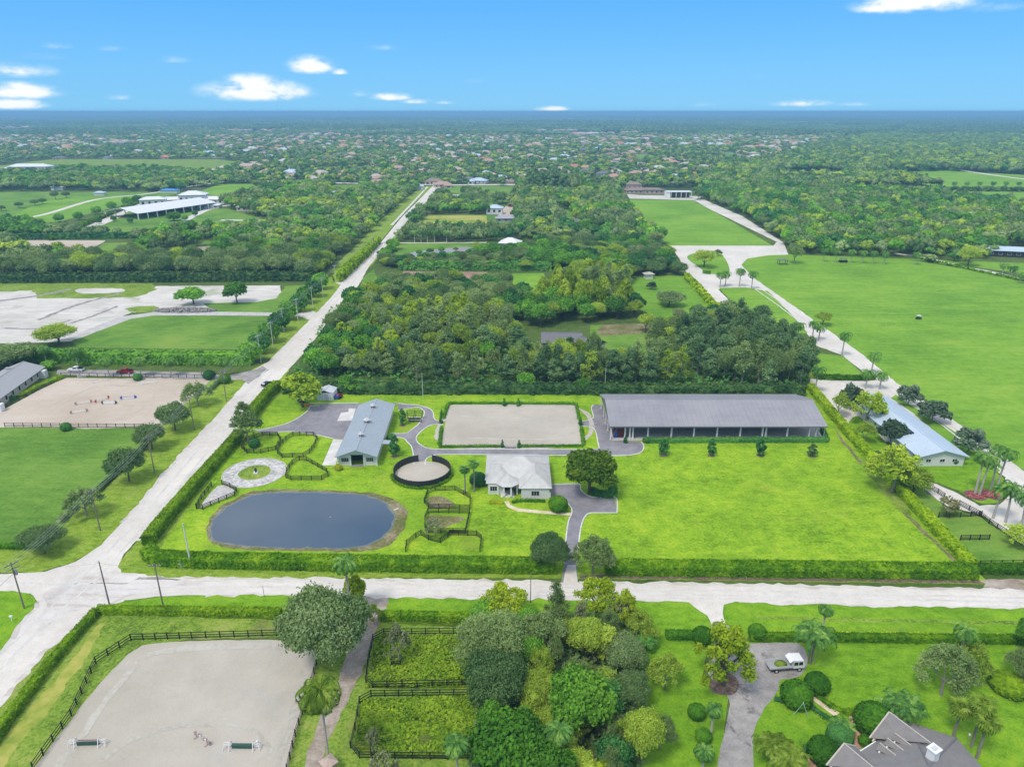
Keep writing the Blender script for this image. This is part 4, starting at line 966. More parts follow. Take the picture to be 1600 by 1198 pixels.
# ------------------------------------------------------------------ fences
FM = {}
def fence(pts, label, closed=False, h=1.35, rails=4, gap=2.4, mat='fence_black', group=None, world=False, name='paddock_fence'):
    P = [Vector((p[0], p[1], 0)) for p in pts] if world else W2(pts)
    o0 = P[0].copy(); t = thing(name, label, 'fence', o0, 0, group)
    key = (h, mat)
    if key not in FM:
        pm = MB().box((0, 0, h / 2 + .05), (.16, .16, h + .1)).mesh('post'); pm.materials.append(MATS[mat])
        rm = MB().box((.5, 0, 0), (1, .05, .15)).mesh('rail'); rm.materials.append(MATS[mat]); FM[key] = (pm, rm)
    pm, rm = FM[key]; pts_ = []
    n = len(P)
    for i in range(n if closed else n - 1):
        a, b = P[i], P[(i + 1) % n]; k = max(1, round((b - a).length / gap))
        pts_ += [a.lerp(b, j / k) for j in range(k)]
    if not closed: pts_.append(P[-1])
    m_ = len(pts_)
    for i, p in enumerate(pts_):
        link('post', pm, parent=t, loc=p - o0, rot=(0, 0, 0))
        if i < m_ - 1 or closed:
            q = pts_[(i + 1) % m_]; d = q - p; a = math.atan2(d.y, d.x); L = d.length
            for r in range(rails):
                z = h * (1 - .03 - r * (.78 / max(1, rails - 1))); o = link('rail', rm, parent=t, loc=p - o0 + Vector((0, 0, z)), rot=(0, 0, a), scale=(L, 1, 1))
    return t

# ------------------------------------------------------------------ buildings
def window(parent, c, w, h, ax, mat='window_dark', frame='white_paint', mull=1, depth=.06, name='window'):
    """c centre on the wall face, ax outward normal angle"""
    t = MB(); n = Vector((math.cos(ax), math.sin(ax), 0)); s = Vector((-n.y, n.x, 0)); c = Vector(c)
    g_ = MB(); g_.box(c + n * .02, (.03, w, h), ax)
    fr = MB(); fw = .08
    for q in (-1, 1):
        fr.box(c + n * depth + s * q * (w / 2 + fw / 2), (.08, fw, h + 2 * fw), ax); fr.box(c + n * (depth + .003) + Vector((0, 0, q * (h / 2 + fw / 2))), (.08, w, fw), ax)
    for m_ in range(mull):
        fr.box(c + n * (depth - .004) + s * w * ((m_ + 1) / (mull + 1) - .5), (.06, .05, h), ax)
    f = fr.part('window', MATS[frame], parent); f2 = g_.part('pane', MATS[mat], f)
    return f
def roof_gable(parent, x0, x1, y0, y1, ez, rz, axis, mat, t=.18, seam=None):
    """two slopes, ridge along axis; each slope a part of its own"""
    if axis == 'y':
        xm = (x0 + x1) / 2; A = [(x0, y0, ez), (xm, y0, rz), (xm, y1, rz), (x0, y1, ez)]; B = [(xm, y0, rz), (x1, y0, ez), (x1, y1, ez), (xm, y1, rz)]
    else:
        ym = (y0 + y1) / 2; A = [(x0, y0, ez), (x1, y0, ez), (x1, ym, rz), (x0, ym, rz)]; B = [(x0, ym, rz), (x1, ym, rz), (x1, y1, ez), (x0, y1, ez)]
    for S in (A, B): MB().slab(S, t).part('roof_slope', MATS[mat], parent)
    cap = MB()
    if axis == 'y': cap.bar((xm, y0 - .02, rz + .02), (xm, y1 + .02, rz + .02), .36, .10)
    else: cap.bar((x0 - .02, ym, rz + .02), (x1 + .02, ym, rz + .02), .36, .10)
    cap.part('ridge_cap', MATS[mat], parent)
    if seam:
        sp, w = seam; sm = MB(); lo, hi_ = (y0, y1) if axis == 'y' else (x0, x1); k = lo + sp / 2
        while k < hi_:
            for S in ((x0, xm) if axis == 'y' else (y0, ym)), ((x1, xm) if axis == 'y' else (y1, ym)):
                if axis == 'y': sm.bar((S[0], k, ez + .02), (S[1], k, rz + .02), w, .05)
                else: sm.bar((k, S[0], ez + .02), (k, S[1], rz + .02), w, .05)
            k += sp
        tag(sm.part('standing_seam', MATS[mat], parent), kind='stuff')
def walls(parent, x0, x1, y0, y1, z, mat, t=.25, gable=None, rz=0):
    mb = MB(); mb.box(((x0 + x1) / 2, y0 + t / 2, z / 2), (x1 - x0, t, z)); mb.box(((x0 + x1) / 2, y1 - t / 2, z / 2), (x1 - x0, t, z))
    mb.box((x0 + t / 2, (y0 + y1) / 2, z / 2), (t, y1 - y0 - 2 * t, z)); mb.box((x1 - t / 2, (y0 + y1) / 2, z / 2), (t, y1 - y0 - 2 * t, z))
    mb.part('wall', MATS[mat], parent)
def hip_roof(parent, x0, x1, y0, y1, ez, rz, mat, over=.7, t=.16, seams=0, name='roof'):
    x0 -= over; x1 += over; y0 -= over; y1 += over; w, l = x1 - x0, y1 - y0
    if w >= l: a, b = (x0 + l / 2, (y0 + y1) / 2, rz), (x1 - l / 2, (y0 + y1) / 2, rz)
    else: a, b = ((x0 + x1) / 2, y0 + w / 2, rz), ((x0 + x1) / 2, y1 - w / 2, rz)
    c = [(x0, y0, ez), (x1, y0, ez), (x1, y1, ez), (x0, y1, ez)]
    mb = MB()
    if w >= l: F_ = [[c[0], c[1], b, a], [c[1], c[2], b], [c[2], c[3], a, b], [c[3], c[0], a]]
    else: F_ = [[c[0], c[1], a], [c[1], c[2], b, a], [c[2], c[3], b], [c[3], c[0], a, b]]
    for f in F_: mb.slab(f, t)
    r = mb.part(name, MATS[mat], parent)
    hp = MB()
    for p, q in ((c[0], a), (c[3], a if w >= l else b), (c[1], b if w >= l else a), (c[2], b), (a, b)): hp.bar(Vector(p) + Vector((0, 0, .03)), Vector(q) + Vector((0, 0, .03)), .22, .08)
    hp.part('hip_cap', MATS[mat], r)
    if seams:
        sm = MB()
        def slope_seams(f):
            e0, e1 = Vector(f[0]), Vector(f[1]); d = (e1 - e0); L = d.length; d.normalize(); top = [Vector(q) for q in f[2:]]
            nrm = d.cross(Vector((0, 0, 1))); k = seams / 2
            tz = top[0].z; run = abs((top[0] - e0).dot(nrm)); inw = -nrm if (top[0] - e0).dot(nrm) < 0 else nrm
            ts = sorted((q - e0).dot(d) for q in top); ta, tb = ts[0], ts[-1]
            while k < L:
                fr = 1.0 if ta <= k <= tb else (k / ta if k < ta else (L - k) / (L - tb))
                if fr > .05: sm.bar(e0 + d * k + Vector((0, 0, .02)), e0 + d * k + inw * run * fr + Vector((0, 0, (tz - e0.z) * fr + .02)), .06, .06)
                k += seams
        for f in F_: slope_seams(f)
        tag(sm.part('roof_rib', MATS[mat], r), kind='stuff')
    return r

# ---- the great roof over the covered riding arena
t = thing('covered_arena', 'long covered riding arena under one grey metal gable roof, open on all sides', 'riding arena', (28.57, 188.55, 0))
Lx, Ly = 63.2, 24.6
roof_gable(t, -.2, Lx, -.3, Ly + .3, 4.6, 8.0, 'x', 'roof_steel', .16, (1.5, .05))
MB().box((Lx / 2, -.32, 4.42), (Lx + .2, .12, .34)).part('gutter', MATS['roof_dark_grey'], t)
MB().box((Lx / 2, Ly + .34, 4.42), (Lx + .2, .12, .34)).part('gutter', MATS['roof_dark_grey'], t)
for q in (0.0, Lx - .2):
    MB().add([(q, -.1, 4.55), (q, Ly + .1, 4.55), (q, Ly / 2, 7.85), (q + .12, -.1, 4.55), (q + .12, Ly + .1, 4.55), (q + .12, Ly / 2, 7.85)], [(0, 2, 1), (3, 4, 5), (0, 1, 4, 3), (1, 2, 5, 4), (2, 0, 3, 5)]).part('gable_panel', MATS['roof_dark_grey'], t)
pm = MB().box((0, 0, 2.2), (.42, .42, 4.4)).mesh('post'); pm.materials.append(MATS['wall_white'])
pb = MB().box((0, 0, .2), (.75, .75, .4)).mesh('post_base'); pb.materials.append(MATS['concrete'])
for x in (4.6, 11.3, 18.2, 24.8, 31.6, 38.4, 44.9, 45.9, 52.2, 58.6, 60.6):
    for y in ((1.0,) if x in (44.9, 60.6) else (1.0, Ly - .8)):
        o = link('post', pm, parent=t, loc=(x, y, 0)); link('post_base', pb, parent=o)
for y in (.2, 6.6, 11.8, 17.2, 23.6):
    o = link('post', pm, parent=t, loc=(.3, y, 0), scale=(.7, .7, 1)); link('post_base', pb, parent=o)
for x in (6.0, 6.9):
    o = link('post', pm, parent=t, loc=(x, 1.0, 0)); link('post_base', pb, parent=o)
for x in range(0, 9):
    MB().bar((.3 + x * 7.4, .2, 4.35), (.3 + x * 7.4, Ly / 2, 7.6), .2, .3).part('rafter', MATS['roof_dark_grey'], t); MB().bar((.3 + x * 7.4, Ly - .2, 4.35), (.3 + x * 7.4, Ly / 2, 7.6), .2, .3).part('rafter', MATS['roof_dark_grey'], t)
MB().bar((.4, .3, .1), (2.6, 1.0, 4.3), .14).part('brace', MATS['roof_dark_grey'], t); MB().bar((Lx - 3.4, .9, 4.3), (Lx - .4, .6, .1), .14).part('brace', MATS['white_paint'], t); MB().bar((Lx - .4, .5, 0), (Lx - .4, .5, 4.4), .12).part('brace', MATS['metal_pale'], t)
MB().box((Lx / 2 + 2, Ly - 1.4, .6), (Lx - 5, .08, 1.2)).part('kick_wall', MATS['metal_pale'], t)
st = thing('tack_room', 'small dark red wooden room with blue door beneath the big grey roof', 'shed', (31.79, 191.58, 0))
walls(st, -1.8, 1.8, -1.2, 2.2, 3.0, 'mahogany'); MB().box((0, .5, 3.08), (3.9, 3.7, .14)).part('roof', MATS['roof_dark_grey'], st)
MB().box((-1.2, -1.24, 1.1), (.9, .06, 2.1)).part('door', MATS['blue_plastic'], st)

# ---- the stable barn
t = thing('stable_barn', 'long stable barn with blue-grey gable roof and three small cupolas', 'barn', (-41.97, 171.76, 0), R(1.3))
BW, BL = 5.7, 36.2
roof_gable(t, -BW, BW, -.5, BL, 3.25, 5.3, 'y', 'roof_bluegrey', .14, (.9, .05))
mb = MB(); w = BW - .7; y1 = BL - .6; D = 1.0
mb.box((-w + .12, (D + y1) / 2, 1.6), (.24, y1 - D, 3.2)); mb.box((w - .12, (D + y1) / 2, 1.6), (.24, y1 - D, 3.2)); mb.box((0, y1 - .12, 1.6), (2 * w - .5, .24, 3.2))
for s in (-1, 1): mb.box((s * (1.75 + (w - .24 - 1.75) / 2), D + .12, 1.6), (w - .24 - 1.75, .24, 3.2))
mb.add([(-w, D - .01, 3.2), (w, D - .01, 3.2), (0, D - .01, 4.95), (-w, D + .2, 3.2), (w, D + .2, 3.2), (0, D + .2, 4.95)], [(0, 1, 2), (3, 5, 4), (0, 3, 4, 1), (1, 4, 5, 2), (2, 5, 3, 0)])
mb.part('wall', MATS['wall_white'], t)
for s in (-1, 1):
    window(t, (s * 3.35, D, 1.75), 1.9, 1.2, -math.pi / 2, mull=3)
    MB().box((s * 1.8, D - .14, 1.6), (.28, .28, 3.2)).part('door_post', MATS['white_paint'], t); MB().box((s * (w + .25), D - .3, 1.6), (.3, .3, 3.2)).part('corner_post', MATS['white_paint'], t)
MB().box((0, D + 3.2, 1.5), (3.4, .1, 3.0)).part('aisle_shade_sheet', MATS['dark_interior'], t); MB().box((0, D - .3, .05), (3.6, 1.2, .1)).part('threshold', MATS['asphalt'], t)  # near-black sheet across the aisle stands in for the shade inside
for k in range(8):
    window(t, (w, 5 + k * 3.7, 1.9), 1.1, .9, 0, mull=1); window(t, (-w, 5 + k * 3.7, 1.9), 1.1, .9, math.pi, mull=1)
for yy, s in ((8.6, .85), (18.3, 1.15), (29.2, .9)):
    cp = MB(); cp.box((0, yy, 5.3), (1.2 * s, 1.2 * s, 1.3)); c = cp.part('cupola', MATS['tile_brown'], t)
    MB().lathe([(1.1 * s, 5.95), (.9 * s, 6.02), (.05, 6.75 * 1.0)], 4, (0, yy, 0)).part('cupola_roof', MATS['metal_pale'], c, rot=None)
    MB().bar((0, yy, 6.6), (0, yy, 7.4), .05).part('finial', MATS['fence_black'], c)
hp = thing('barn_side_canopy', 'pale flat canopy jutting from the barn beside the path junction', 'canopy', (-34.09, 181.06, 0))
MB().slab([(-2.4, -1.1, 3.1), (1.3, -1.1, 2.9), (1.3, 1.3, 2.9), (-2.4, 1.3, 3.1)], .14).part('roof', MATS['roof_bluegrey'], hp)
for y in (-.9, 1.1): MB().box((1.0, y, 1.42), (.18, .18, 2.84)).part('post', MATS['white_paint'], hp)

# ---- the house
hx, hy = -6.13, 154.59
t = thing('white_roofed_house', 'one-storey white house with pale ribbed hip roof and pointed entrance porch', 'house', (hx, hy, 0))
walls(t, 0, 15.3, 5.6, 17.6, 3, 'wall_white'); 
MB().box((11.9, 3.0, 1.5), (6.9, 5.4, 3)).part('wing', MATS['wall_white'], t); MB().box((2.0, 4.2, 1.5), (3.8, 3.2, 3)).part('wing', MATS['wall_white'], t)
hip_roof(t, 0, 15.3, 5.0, 17.6, 3.05, 6.4, 'roof_tile_pale', .7, .14, .42)
hip_roof(t, 8.5, 15.3, .6, 12.4, 3.11, 5.4, 'roof_tile_pale', .7, .14, .42)
hip_roof(t, .2, 6.0, 3.0, 12.0, 3.10, 5.2, 'roof_tile_pale', .6, .14, .42)
pc = Vector((5.0, 3.4, 0)); pr = MB(); oc = [(pc.x + 3.1 * math.cos(a), pc.y + 3.1 * math.sin(a), 3.16) for a in [math.pi * (k + .5) / 4 for k in range(8)]]
ap = (pc.x, pc.y + .4, 5.1)
for k in range(8): pr.slab([oc[k], oc[(k + 1) % 8], ap], .12)
pr.part('porch_roof', MATS['roof_tile_pale'], t)
hb = MB()
for k in range(8): hb.bar(Vector(oc[k]) + Vector((0, 0, .03)), Vector(ap) + Vector((0, 0, .03)), .16, .07)
for k in range(8):
    a, b = Vector(oc[k]), Vector(oc[(k + 1) % 8])
    for q in (.2, .4, .6, .8): hb.bar(a.lerp(b, q) + Vector((0, 0, .02)), (a.lerp(b, q)).lerp(Vector(ap), .8 if q in (.4, .6) else .45) + Vector((0, 0, .02)), .06, .05)
hb.part('porch_ridge', MATS['roof_tile_pale'], t)
for dx, dy in ((-2.4, -.9), (-.9, -2.3), (.9, -2.3), (2.4, -.9)): MB().box((pc.x + dx, pc.y + dy, 1.5), (.4, .4, 3.0)).part('porch_column', MATS['white_paint'], t)
MB().box((pc.x, 4.62, 1.2), (1.7, .1, 2.4)).part('front_door', MATS['window_dark'], t); MB().box((pc.x, 2.6, .1), (3.4, 3.4, .2)).part('porch_floor', MATS['concrete'], t)
window(t, (11.9, .3, 1.6), 1.9, 1.3, -math.pi / 2, mull=2); window(t, (1.5, 2.6, 1.6), 1.7, 1.3, -math.pi / 2, mull=2); window(t, (7.5, 5.6, 1.6), 1.2, 1.3, -math.pi / 2)
for y in (2.5, 8, 13): window(t, (15.35 if y < 5 else 15.3, y, 1.6), 1.3, 1.1, 0)
MB().box((15.55, .9, .9), (.3, 1.2, 1.2)).part('wall_unit', MATS['white_paint'], t)

# ---- trellis frame beside the barn, sheds, small structures
t = thing('pergola', 'dark grey timber pergola with lattice sides beside the path near the barn', 'pergola', (-32.80, 201.10, 0))
for x in (0, 2.4, 4.8):
    for y in (0, 3.4): MB().box((x, y, 1.25), (.16, .16, 2.5)).part('post', MATS['fence_grey'], t)
for y in (0, 1.7, 3.4): MB().box((2.4, y, 2.55), (5.3, .10, .14)).part('beam', MATS['fence_grey'], t)
for k in range(7): MB().box((.0 + k * .8, 1.7, 2.69), (.08, 4.0, .12)).part('rafter', MATS['fence_grey'], t)
for k in range(4): MB().box((2.4, -.02, .5 + k * .45), (4.7, .05, .16)).part('slat', MATS['metal_pale' if k % 2 else 'fence_grey'], t)
MB().box((2.4, 1.6, .5), (3.6, 1.0, .9)).part('bin', MATS['fence_grey'], t)
t = thing('white_shed', 'white metal shed half hidden under the bright green tree in the yard corner', 'shed', (-62.02, 219.23, 0), R(-4))
walls(t, -3.0, 2.4, 0, 5, 2.7, 'white_paint'); roof_gable(t, -3.2, 2.6, -.2, 5.2, 2.75, 3.6, 'y', 'metal_pale', .08)
for k in range(9): MB().box((-2.8 + k * .62, -.03, 1.35), (.14, .06, 2.6)).part('rib', MATS['metal_pale'], t)
MB().box((.3, -.05, 1.1), (1.2, .05, 2.1)).part('door', MATS['metal_pale'], t)
t = thing('blue_trailer_box', 'small blue wheeled box parked behind the white shed', 'trailer', (-58.70, 221.06, 0))
MB().box((0, 0, .75), (1.2, 2.4, .9)).part('body', MATS['blue_plastic'], t)
for s in (-1, 1): MB().tube((s * .55 - .1, 0, .32), (s * .55 + .1, 0, .32), .32, n=12).part('wheel', MATS['tyre'], t)

# ---- round pen: posts and dark panels
t = thing('round_pen', 'round horse pen of tall black panels with a gap facing the asphalt path', 'horse pen', (cpen.x, cpen.y, 0))
NP = 36; RP = 7.5; pw = 2 * math.pi * RP / NP
ppm = MB().box((0, 0, .98), (.10, pw * .93, 1.75)).box((0, 0, 1.9), (.16, pw * .99, .10)).mesh('panel'); ppm.materials.append(MATS['panel_black'])
ppo = MB().box((0, 0, 1.0), (.2, .14, 2.05)).mesh('post'); ppo.materials.append(MATS['fence_black'])
for k in range(NP):
    a = math.pi / 2 + (k + .5) * 2 * math.pi / NP; am = a + math.pi / NP
    if k in (0, NP - 1, 1, NP - 2) and not k in (1, NP - 2): pass
    lo = (k + 1) % NP
    if k in (NP - 2, NP - 1, 0): 
        continue
    link('panel', ppm, parent=t, loc=(RP * math.cos(am), RP * math.sin(am), 0), rot=(0, 0, am))
for k in range(NP + 1):
    if k % NP in (NP - 1, 0): continue
    a = math.pi / 2 + (k + .5) * 2 * math.pi / NP; link('post', ppo, parent=t, loc=(RP * math.cos(a), RP * math.sin(a), 0), rot=(0, 0, a))
tag(link('hedge', hedge_mesh([Vector((cpen.x + 8.0 * math.cos(a), cpen.y + 8.0 * math.sin(a), 0)) for a in [math.pi * (1.02 + .96 * k / 14) for k in range(15)]], .8, .7, 10, .32, .12), MATS['leaf_hedge']), 'low clipped hedge curving round the foot of the round pen', 'hedge')

# ---- paddock fences
fence([(378, 701), (385, 689), (410, 681), (434, 681), (439, 689), (431, 703), (408, 708), (386, 708)], 'black paddock fence nearest the left-hand hedge, west of its twin', True, group=None)
fence([(433, 703), (447, 688), (458, 681), (490, 681), (496, 687), (491, 699), (484, 708), (474, 714), (441, 715), (434, 709)], 'black paddock fence between the asphalt yard and the gravel ring', True)
fence([(447, 747), (448, 738), (457, 725), (468, 719), (479, 720), (497, 730), (511, 738), (513, 744), (503, 750), (455, 750)], 'black heart-shaped paddock fence in front of the barn', True)
fence([(307, 795), (315, 780), (331, 760)], 'black fence along the left edge of the grey gravel paddock')
fence([(347, 757), (360, 762), (370, 768), (367, 775), (317, 796), (307, 794)], 'black fence along the right and lower edge of the grey gravel paddock')
fence([(664, 784), (668, 771), (680, 767), (711, 766), (724, 773), (735, 779), (734, 796), (670, 794), (663, 786)], 'black paddock fence just below the round pen')
fence([(734, 802), (669, 801), (664, 812), (664, 824), (670, 833), (727, 833)], 'black fence closing the middle paddock right of the pond, round the thin tree', True)
fence([(634, 862), (635, 852), (650, 840), (658, 836), (670, 844), (688, 848), (700, 840), (702, 836), (745, 837), (752, 843), (750, 862)], 'black wavy paddock fence reaching the front hedge, below the house lawn')
fence([(1418, 764), (1448, 762), (1465, 771), (1475, 778)], 'black fence beside the shell lane behind the boundary hedge', gap=3)
fence([(1498, 789), (1530, 806), (1545, 818), (1570, 834), (1620, 868)], 'black fence following the curved shell lane on the right')
fence([(1466, 808), (1500, 808), (1533, 806)], 'upper black cross fence in the small paddocks beyond the hedge')
fence([(1500, 844), (1545, 843)], 'lower black cross fence in the small paddocks beyond the hedge')
fence([(1530, 884), (1700, 882)], 'black fence behind the hedge at the far right corner', rails=3)
fence([(52, 1202), (112, 1118), (150, 1036), (205, 1000), (300, 997), (432, 993), (440, 993)], 'long black fence around the west and north sides of the pale arena', rails=3, h=1.4)
fence([(495, 1038), (478, 1100), (462, 1150), (449, 1205)], 'black fence down the east side of the pale arena', rails=3, h=1.4)
fence([(730, 990), (600, 991), (583, 1000), (575, 1040), (572, 1066), (582, 1074), (745, 1070)], 'black fence around the upper weedy paddock', rails=3)
fence([(752, 1086), (580, 1088), (562, 1098), (555, 1140), (548, 1168), (562, 1184), (700, 1186), (760, 1184)], 'black fence around the lower weedy paddock', rails=3)
fence([(579, 1160), (581, 1200)], 'short black fence spur below the lower weedy paddock', rails=3)
fence([(612, 1040), (626, 1039), (627, 1030), (612, 1030)], 'small dark square guard fence around the pale willow tree', True, rails=3, gap=1.2, h=.9, name='tree_guard')
fence([(96, 588), (140, 588.5), (330, 591)], 'dark fence along the far side of the pink sand arena', rails=2, mat='fence_grey', gap=3)
fence([(8, 667), (225, 668.5)], 'grey board fence along the near side of the pink sand arena', rails=3, mat='fence_grey', gap=2.8)
fence([(100, 590), (60, 610), (0, 641), (-60, 676)], 'low dark fence along the slanting side of the pink sand arena', rails=2, mat='fence_grey', gap=3, h=1.0)

# ---- hedges
hedge([(374, 683), (362, 698), (330, 734), (300, 768), (270, 803), (246, 832), (232, 852)], 2.9, 2.6, 'leaf_hedge_lime', 'tall clipped bright green hedge beside the sloping west road', smooth=False)
hedge([(233, 868), (244, 878), (300, 882), (400, 884), (560, 887), (700, 889), (868, 891)], 3.1, 2.7, 'leaf_hedge', 'long tall front hedge between the pond and the cross street')
hedge([(945, 893), (1100, 895), (1300, 897), (1522, 900)], 3.1, 2.7, 'leaf_hedge', 'long tall front hedge below the wide empty lawn, right of the driveway')
hedge([(1266, 608), (1298, 648), (1345, 702), (1412, 776), (1465, 834), (1519, 893)], 2.4, 2.4, 'leaf_hedge_lime', 'tall hedge along the sloping east boundary beside the wide lawn')
hedge([(434, 607), (418, 622), (400, 643), (388, 660)], 3.0, 3.2, 'leaf_hedge_lime', 'tall yellow-green hedge north of the yard entrance by the west road')
hedge([(444, 613), (600, 614), (800, 614), (942, 615)], 3.0, 3.8, 'leaf_wall', 'high dark green hedge along the back of the property behind barn and sand arena', dens=8, leaf=.6, bulge=1.3)
hedge([(942, 616), (1100, 616), (1256, 616)], 3.0, 3.8, 'leaf_wall', 'high dark green hedge behind the long grey roof', dens=8, leaf=.6, bulge=1.3)
hedge([(1008, 691), (1100, 690.5), (1292, 690)], 1.6, 1.5, 'leaf_deep', 'clipped dark hedge along the front of the big grey roof', dens=12, leaf=.34)
hedge([(1292, 690), (1284, 672)], 1.2, 1.3, 'leaf_deep', 'short clipped hedge turning the right corner of the big grey roof', dens=12, leaf=.34)
hedge([(686, 699), (786, 698.5)], .8, .8, 'leaf_clipped', 'low clipped hedge below the sand arena, left of its entry', dens=14, leaf=.28)
hedge([(809, 698.5), (911, 697.5)], .8, .8, 'leaf_clipped', 'low clipped hedge below the sand arena, right of its entry', dens=14, leaf=.28)
hedge([(687, 696), (690, 668)], 1.0, .9, 'leaf_clipped', 'low hedge along the left side of the sand arena', dens=14, leaf=.28)
hedge([(693, 655), (700, 633), (706, 631)], 1.0, .9, 'leaf_clipped', 'low hedge at the far left corner of the sand arena', dens=14, leaf=.28)
hedge([(912, 696), (908, 668)], 1.0, .9, 'leaf_clipped', 'low hedge along the right side of the sand arena', dens=14, leaf=.28)
hedge([(905, 657), (900, 632), (760, 631), (706, 631)], .9, .8, 'leaf_clipped', 'low hedge along the far side of the sand arena', dens=12, leaf=.28)
hedge([(922, 768), (930, 773), (944, 776), (958, 776), (957, 764)], 2.0, 1.5, 'leaf_deep', 'dark clipped hedge under the big tree beside the drive', dens=12, leaf=.34)
hedge([(766, 784), (775, 787), (786, 787)], .9, .8, 'leaf_yellow', 'low golden foundation hedge left of the house porch', dens=14, leaf=.25)
hedge([(800, 786), (812, 783), (852, 784)], .9, .7, 'leaf_clipped', 'low foundation hedge below the right wing of the house', dens=14, leaf=.25)
hedge([(152, 958), (180, 957), (300, 959), (440, 960)], 1.5, 1.6, 'leaf_hedge_lime', 'clipped lime-topped hedge north of the pale arena', dens=12, leaf=.32)
hedge([(152, 959), (120, 993), (70, 1052), (20, 1120), (-30, 1190)], 1.6, 1.6, 'leaf_hedge_lime', 'clipped lime-topped hedge slanting along the lower left road', dens=12, leaf=.32)
hedge([(592, 966), (660, 967), (745, 969)], 1.5, 1.7, 'leaf_hedge', 'clipped hedge above the upper weedy paddock', dens=12, leaf=.34)
hedge([(1040, 996), (1090, 997)], 1.5, 1.6, 'leaf_clipped', 'short clipped hedge left of the yard drive gate', dens=12, leaf=.32)
hedge([(1172, 999), (1300, 1000), (1460, 1002), (1620, 1004)], 1.4, 1.6, 'leaf_hedge', 'long clipped hedge along the top of the lower right garden', dens=12, leaf=.32)
hedge([(1175, 994), (1300, 994.5), (1620, 998)], 1.3, .7, 'leaf_yellow', 'low yellow flowering border in front of the garden hedge', dens=12, leaf=.3)
hedge([(1524, 893), (1700, 895)], 2.0, 1.9, 'leaf_hedge', 'clipped hedge running off to the right past the corner', dens=10)
hedge([(100, 590), (60, 606), (32, 622)], 1.6, 1.3, 'leaf_hedge_lime', 'clipped hedge beside the long grey stable on the left', dens=9, leaf=.4)
hedge([(6, 624), (26, 624)], 1.6, 1.4, 'leaf_deep', 'short dark clipped hedge at the near end of the left stable', dens=9, leaf=.4)
hedge([(-200, 558), (35, 562), (120, 566), (220, 567), (310, 568), (396, 568)], 4.2, 4.8, 'leaf_ficus', 'tall leafy hedge behind the parked pickups', dens=6, leaf=.7, bulge=.9)
hedge([(-150, 855), (0, 855), (42, 857)], 1.4, 1.2, 'leaf_clipped', 'low hedge along the lower edge of the green field at left', dens=10)
for i, (a, b) in enumerate((((92, 818), (120, 792)), ((152, 770), (188, 735)), ((214, 712), (232, 690)), ((330, 610), (345, 594)))):
    hedge([a, b], 1.5, 1.1, 'leaf_oak', 'dark low hedge filling the gap between two roadside oaks, ' + ('lowest' if i == 0 else 'second lowest' if i == 1 else 'third' if i == 2 else 'uppermost') + ' of four', dens=9)
hedge([(1276, 592), (1300, 593), (1350, 594), (1366, 592)], 1.8, 1.8, 'leaf_hedge', 'clipped green hedge at the north edge of the shell parking area', dens=8, leaf=.5)
hedge([(1072, 434), (1090, 452), (1112, 478), (1133, 488)], 3, 2.6, 'leaf_hedge_lime', 'clipped hedge between the small paddocks and the shell lane', dens=5, leaf=.8)
hedge([(1098, 427), (1110, 428)], 2, 1.5, 'leaf_clipped', 'tiny clipped hedge at the foot of the traffic island', dens=5, leaf=.7)
hedge([(1090, 503), (1135, 501)], 3, 3.4, 'leaf_hedge_lime', 'clipped hedge below the small paddocks near the lane', dens=5, leaf=.8)
hedge([(1268, 592), (1240, 560)], 2.4, 3.0, 'leaf_acacia', 'loose hedge beside the tall trees at the north-east corner', dens=5, leaf=.7, bulge=.6)
hedge([(527, 441), (548, 422), (575, 396), (590, 380)], 4, 4.5, 'leaf_hedge_lime', 'long bright hedge along the upper west road', dens=4, leaf=1.0, bulge=.6)
hedge([(625, 421), (700, 421), (860, 422)], 5, 4.5, 'leaf_deep', 'long dark hedge above the red-brown arena', dens=4, leaf=1.1, bulge=.7)
hedge([(-200, 442), (0, 441), (200, 440), (492, 438)], 5, 5.0, 'leaf_wall', 'long dark hedge behind the construction ground', dens=9, leaf=.75, bulge=1.4)
hedge([(80, 376), (150, 345), (215, 318), (222, 315)], 3, 2.5, 'leaf_hedge', 'clipped hedge along the left-hand polo field', dens=3, leaf=1.1)
hedge([(20, 375), (120, 373), (212, 372)], 4, 4, 'leaf_deep', 'dark hedge above the small sand arena at far left', dens=3, leaf=1.1)
hedge([(1440, 405), (1440, 405.5), (1600, 440)], 1.5, 1, 'leaf_hedge', 'low hedge along the lane beyond the big polo field', dens=3, leaf=.8)
hedge([(1370, 297.5), (1600, 299.5), (1700, 301)], 4, 3, 'leaf_oak', 'long dark hedge between the two far polo fields', dens=2, leaf=1.6)
hedge([(1372, 268.5), (1480, 266)], 8, 7, 'leaf_oak', 'tall dark hedge at the far edge of the distant polo field', dens=1.2, leaf=2.4, bulge=2)
hedge([(1055, 1158), (1058, 1150)], .5, .5, 'leaf_clipped', 'tiny clipped hedge piece on the lawn left of the yard drive', dens=14, leaf=.2)
hedge([(1210, 1093), (1235, 1098), (1262, 1102), (1282, 1118), (1296, 1124)], .9, .7, 'leaf_deep', 'low dark hedge around the swing lawn', dens=16, leaf=.24)
hedge([(1268, 1082), (1300, 1106), (1320, 1116), (1338, 1110)], .9, .8, 'leaf_hedge', 'clipped hedge beside the cream garden walk', dens=16, leaf=.24)
hedge([(1252, 1200), (1254, 1180), (1262, 1166)], .8, .8, 'leaf_deep', 'short curved dark hedge at the lower edge by the house', dens=16, leaf=.24)
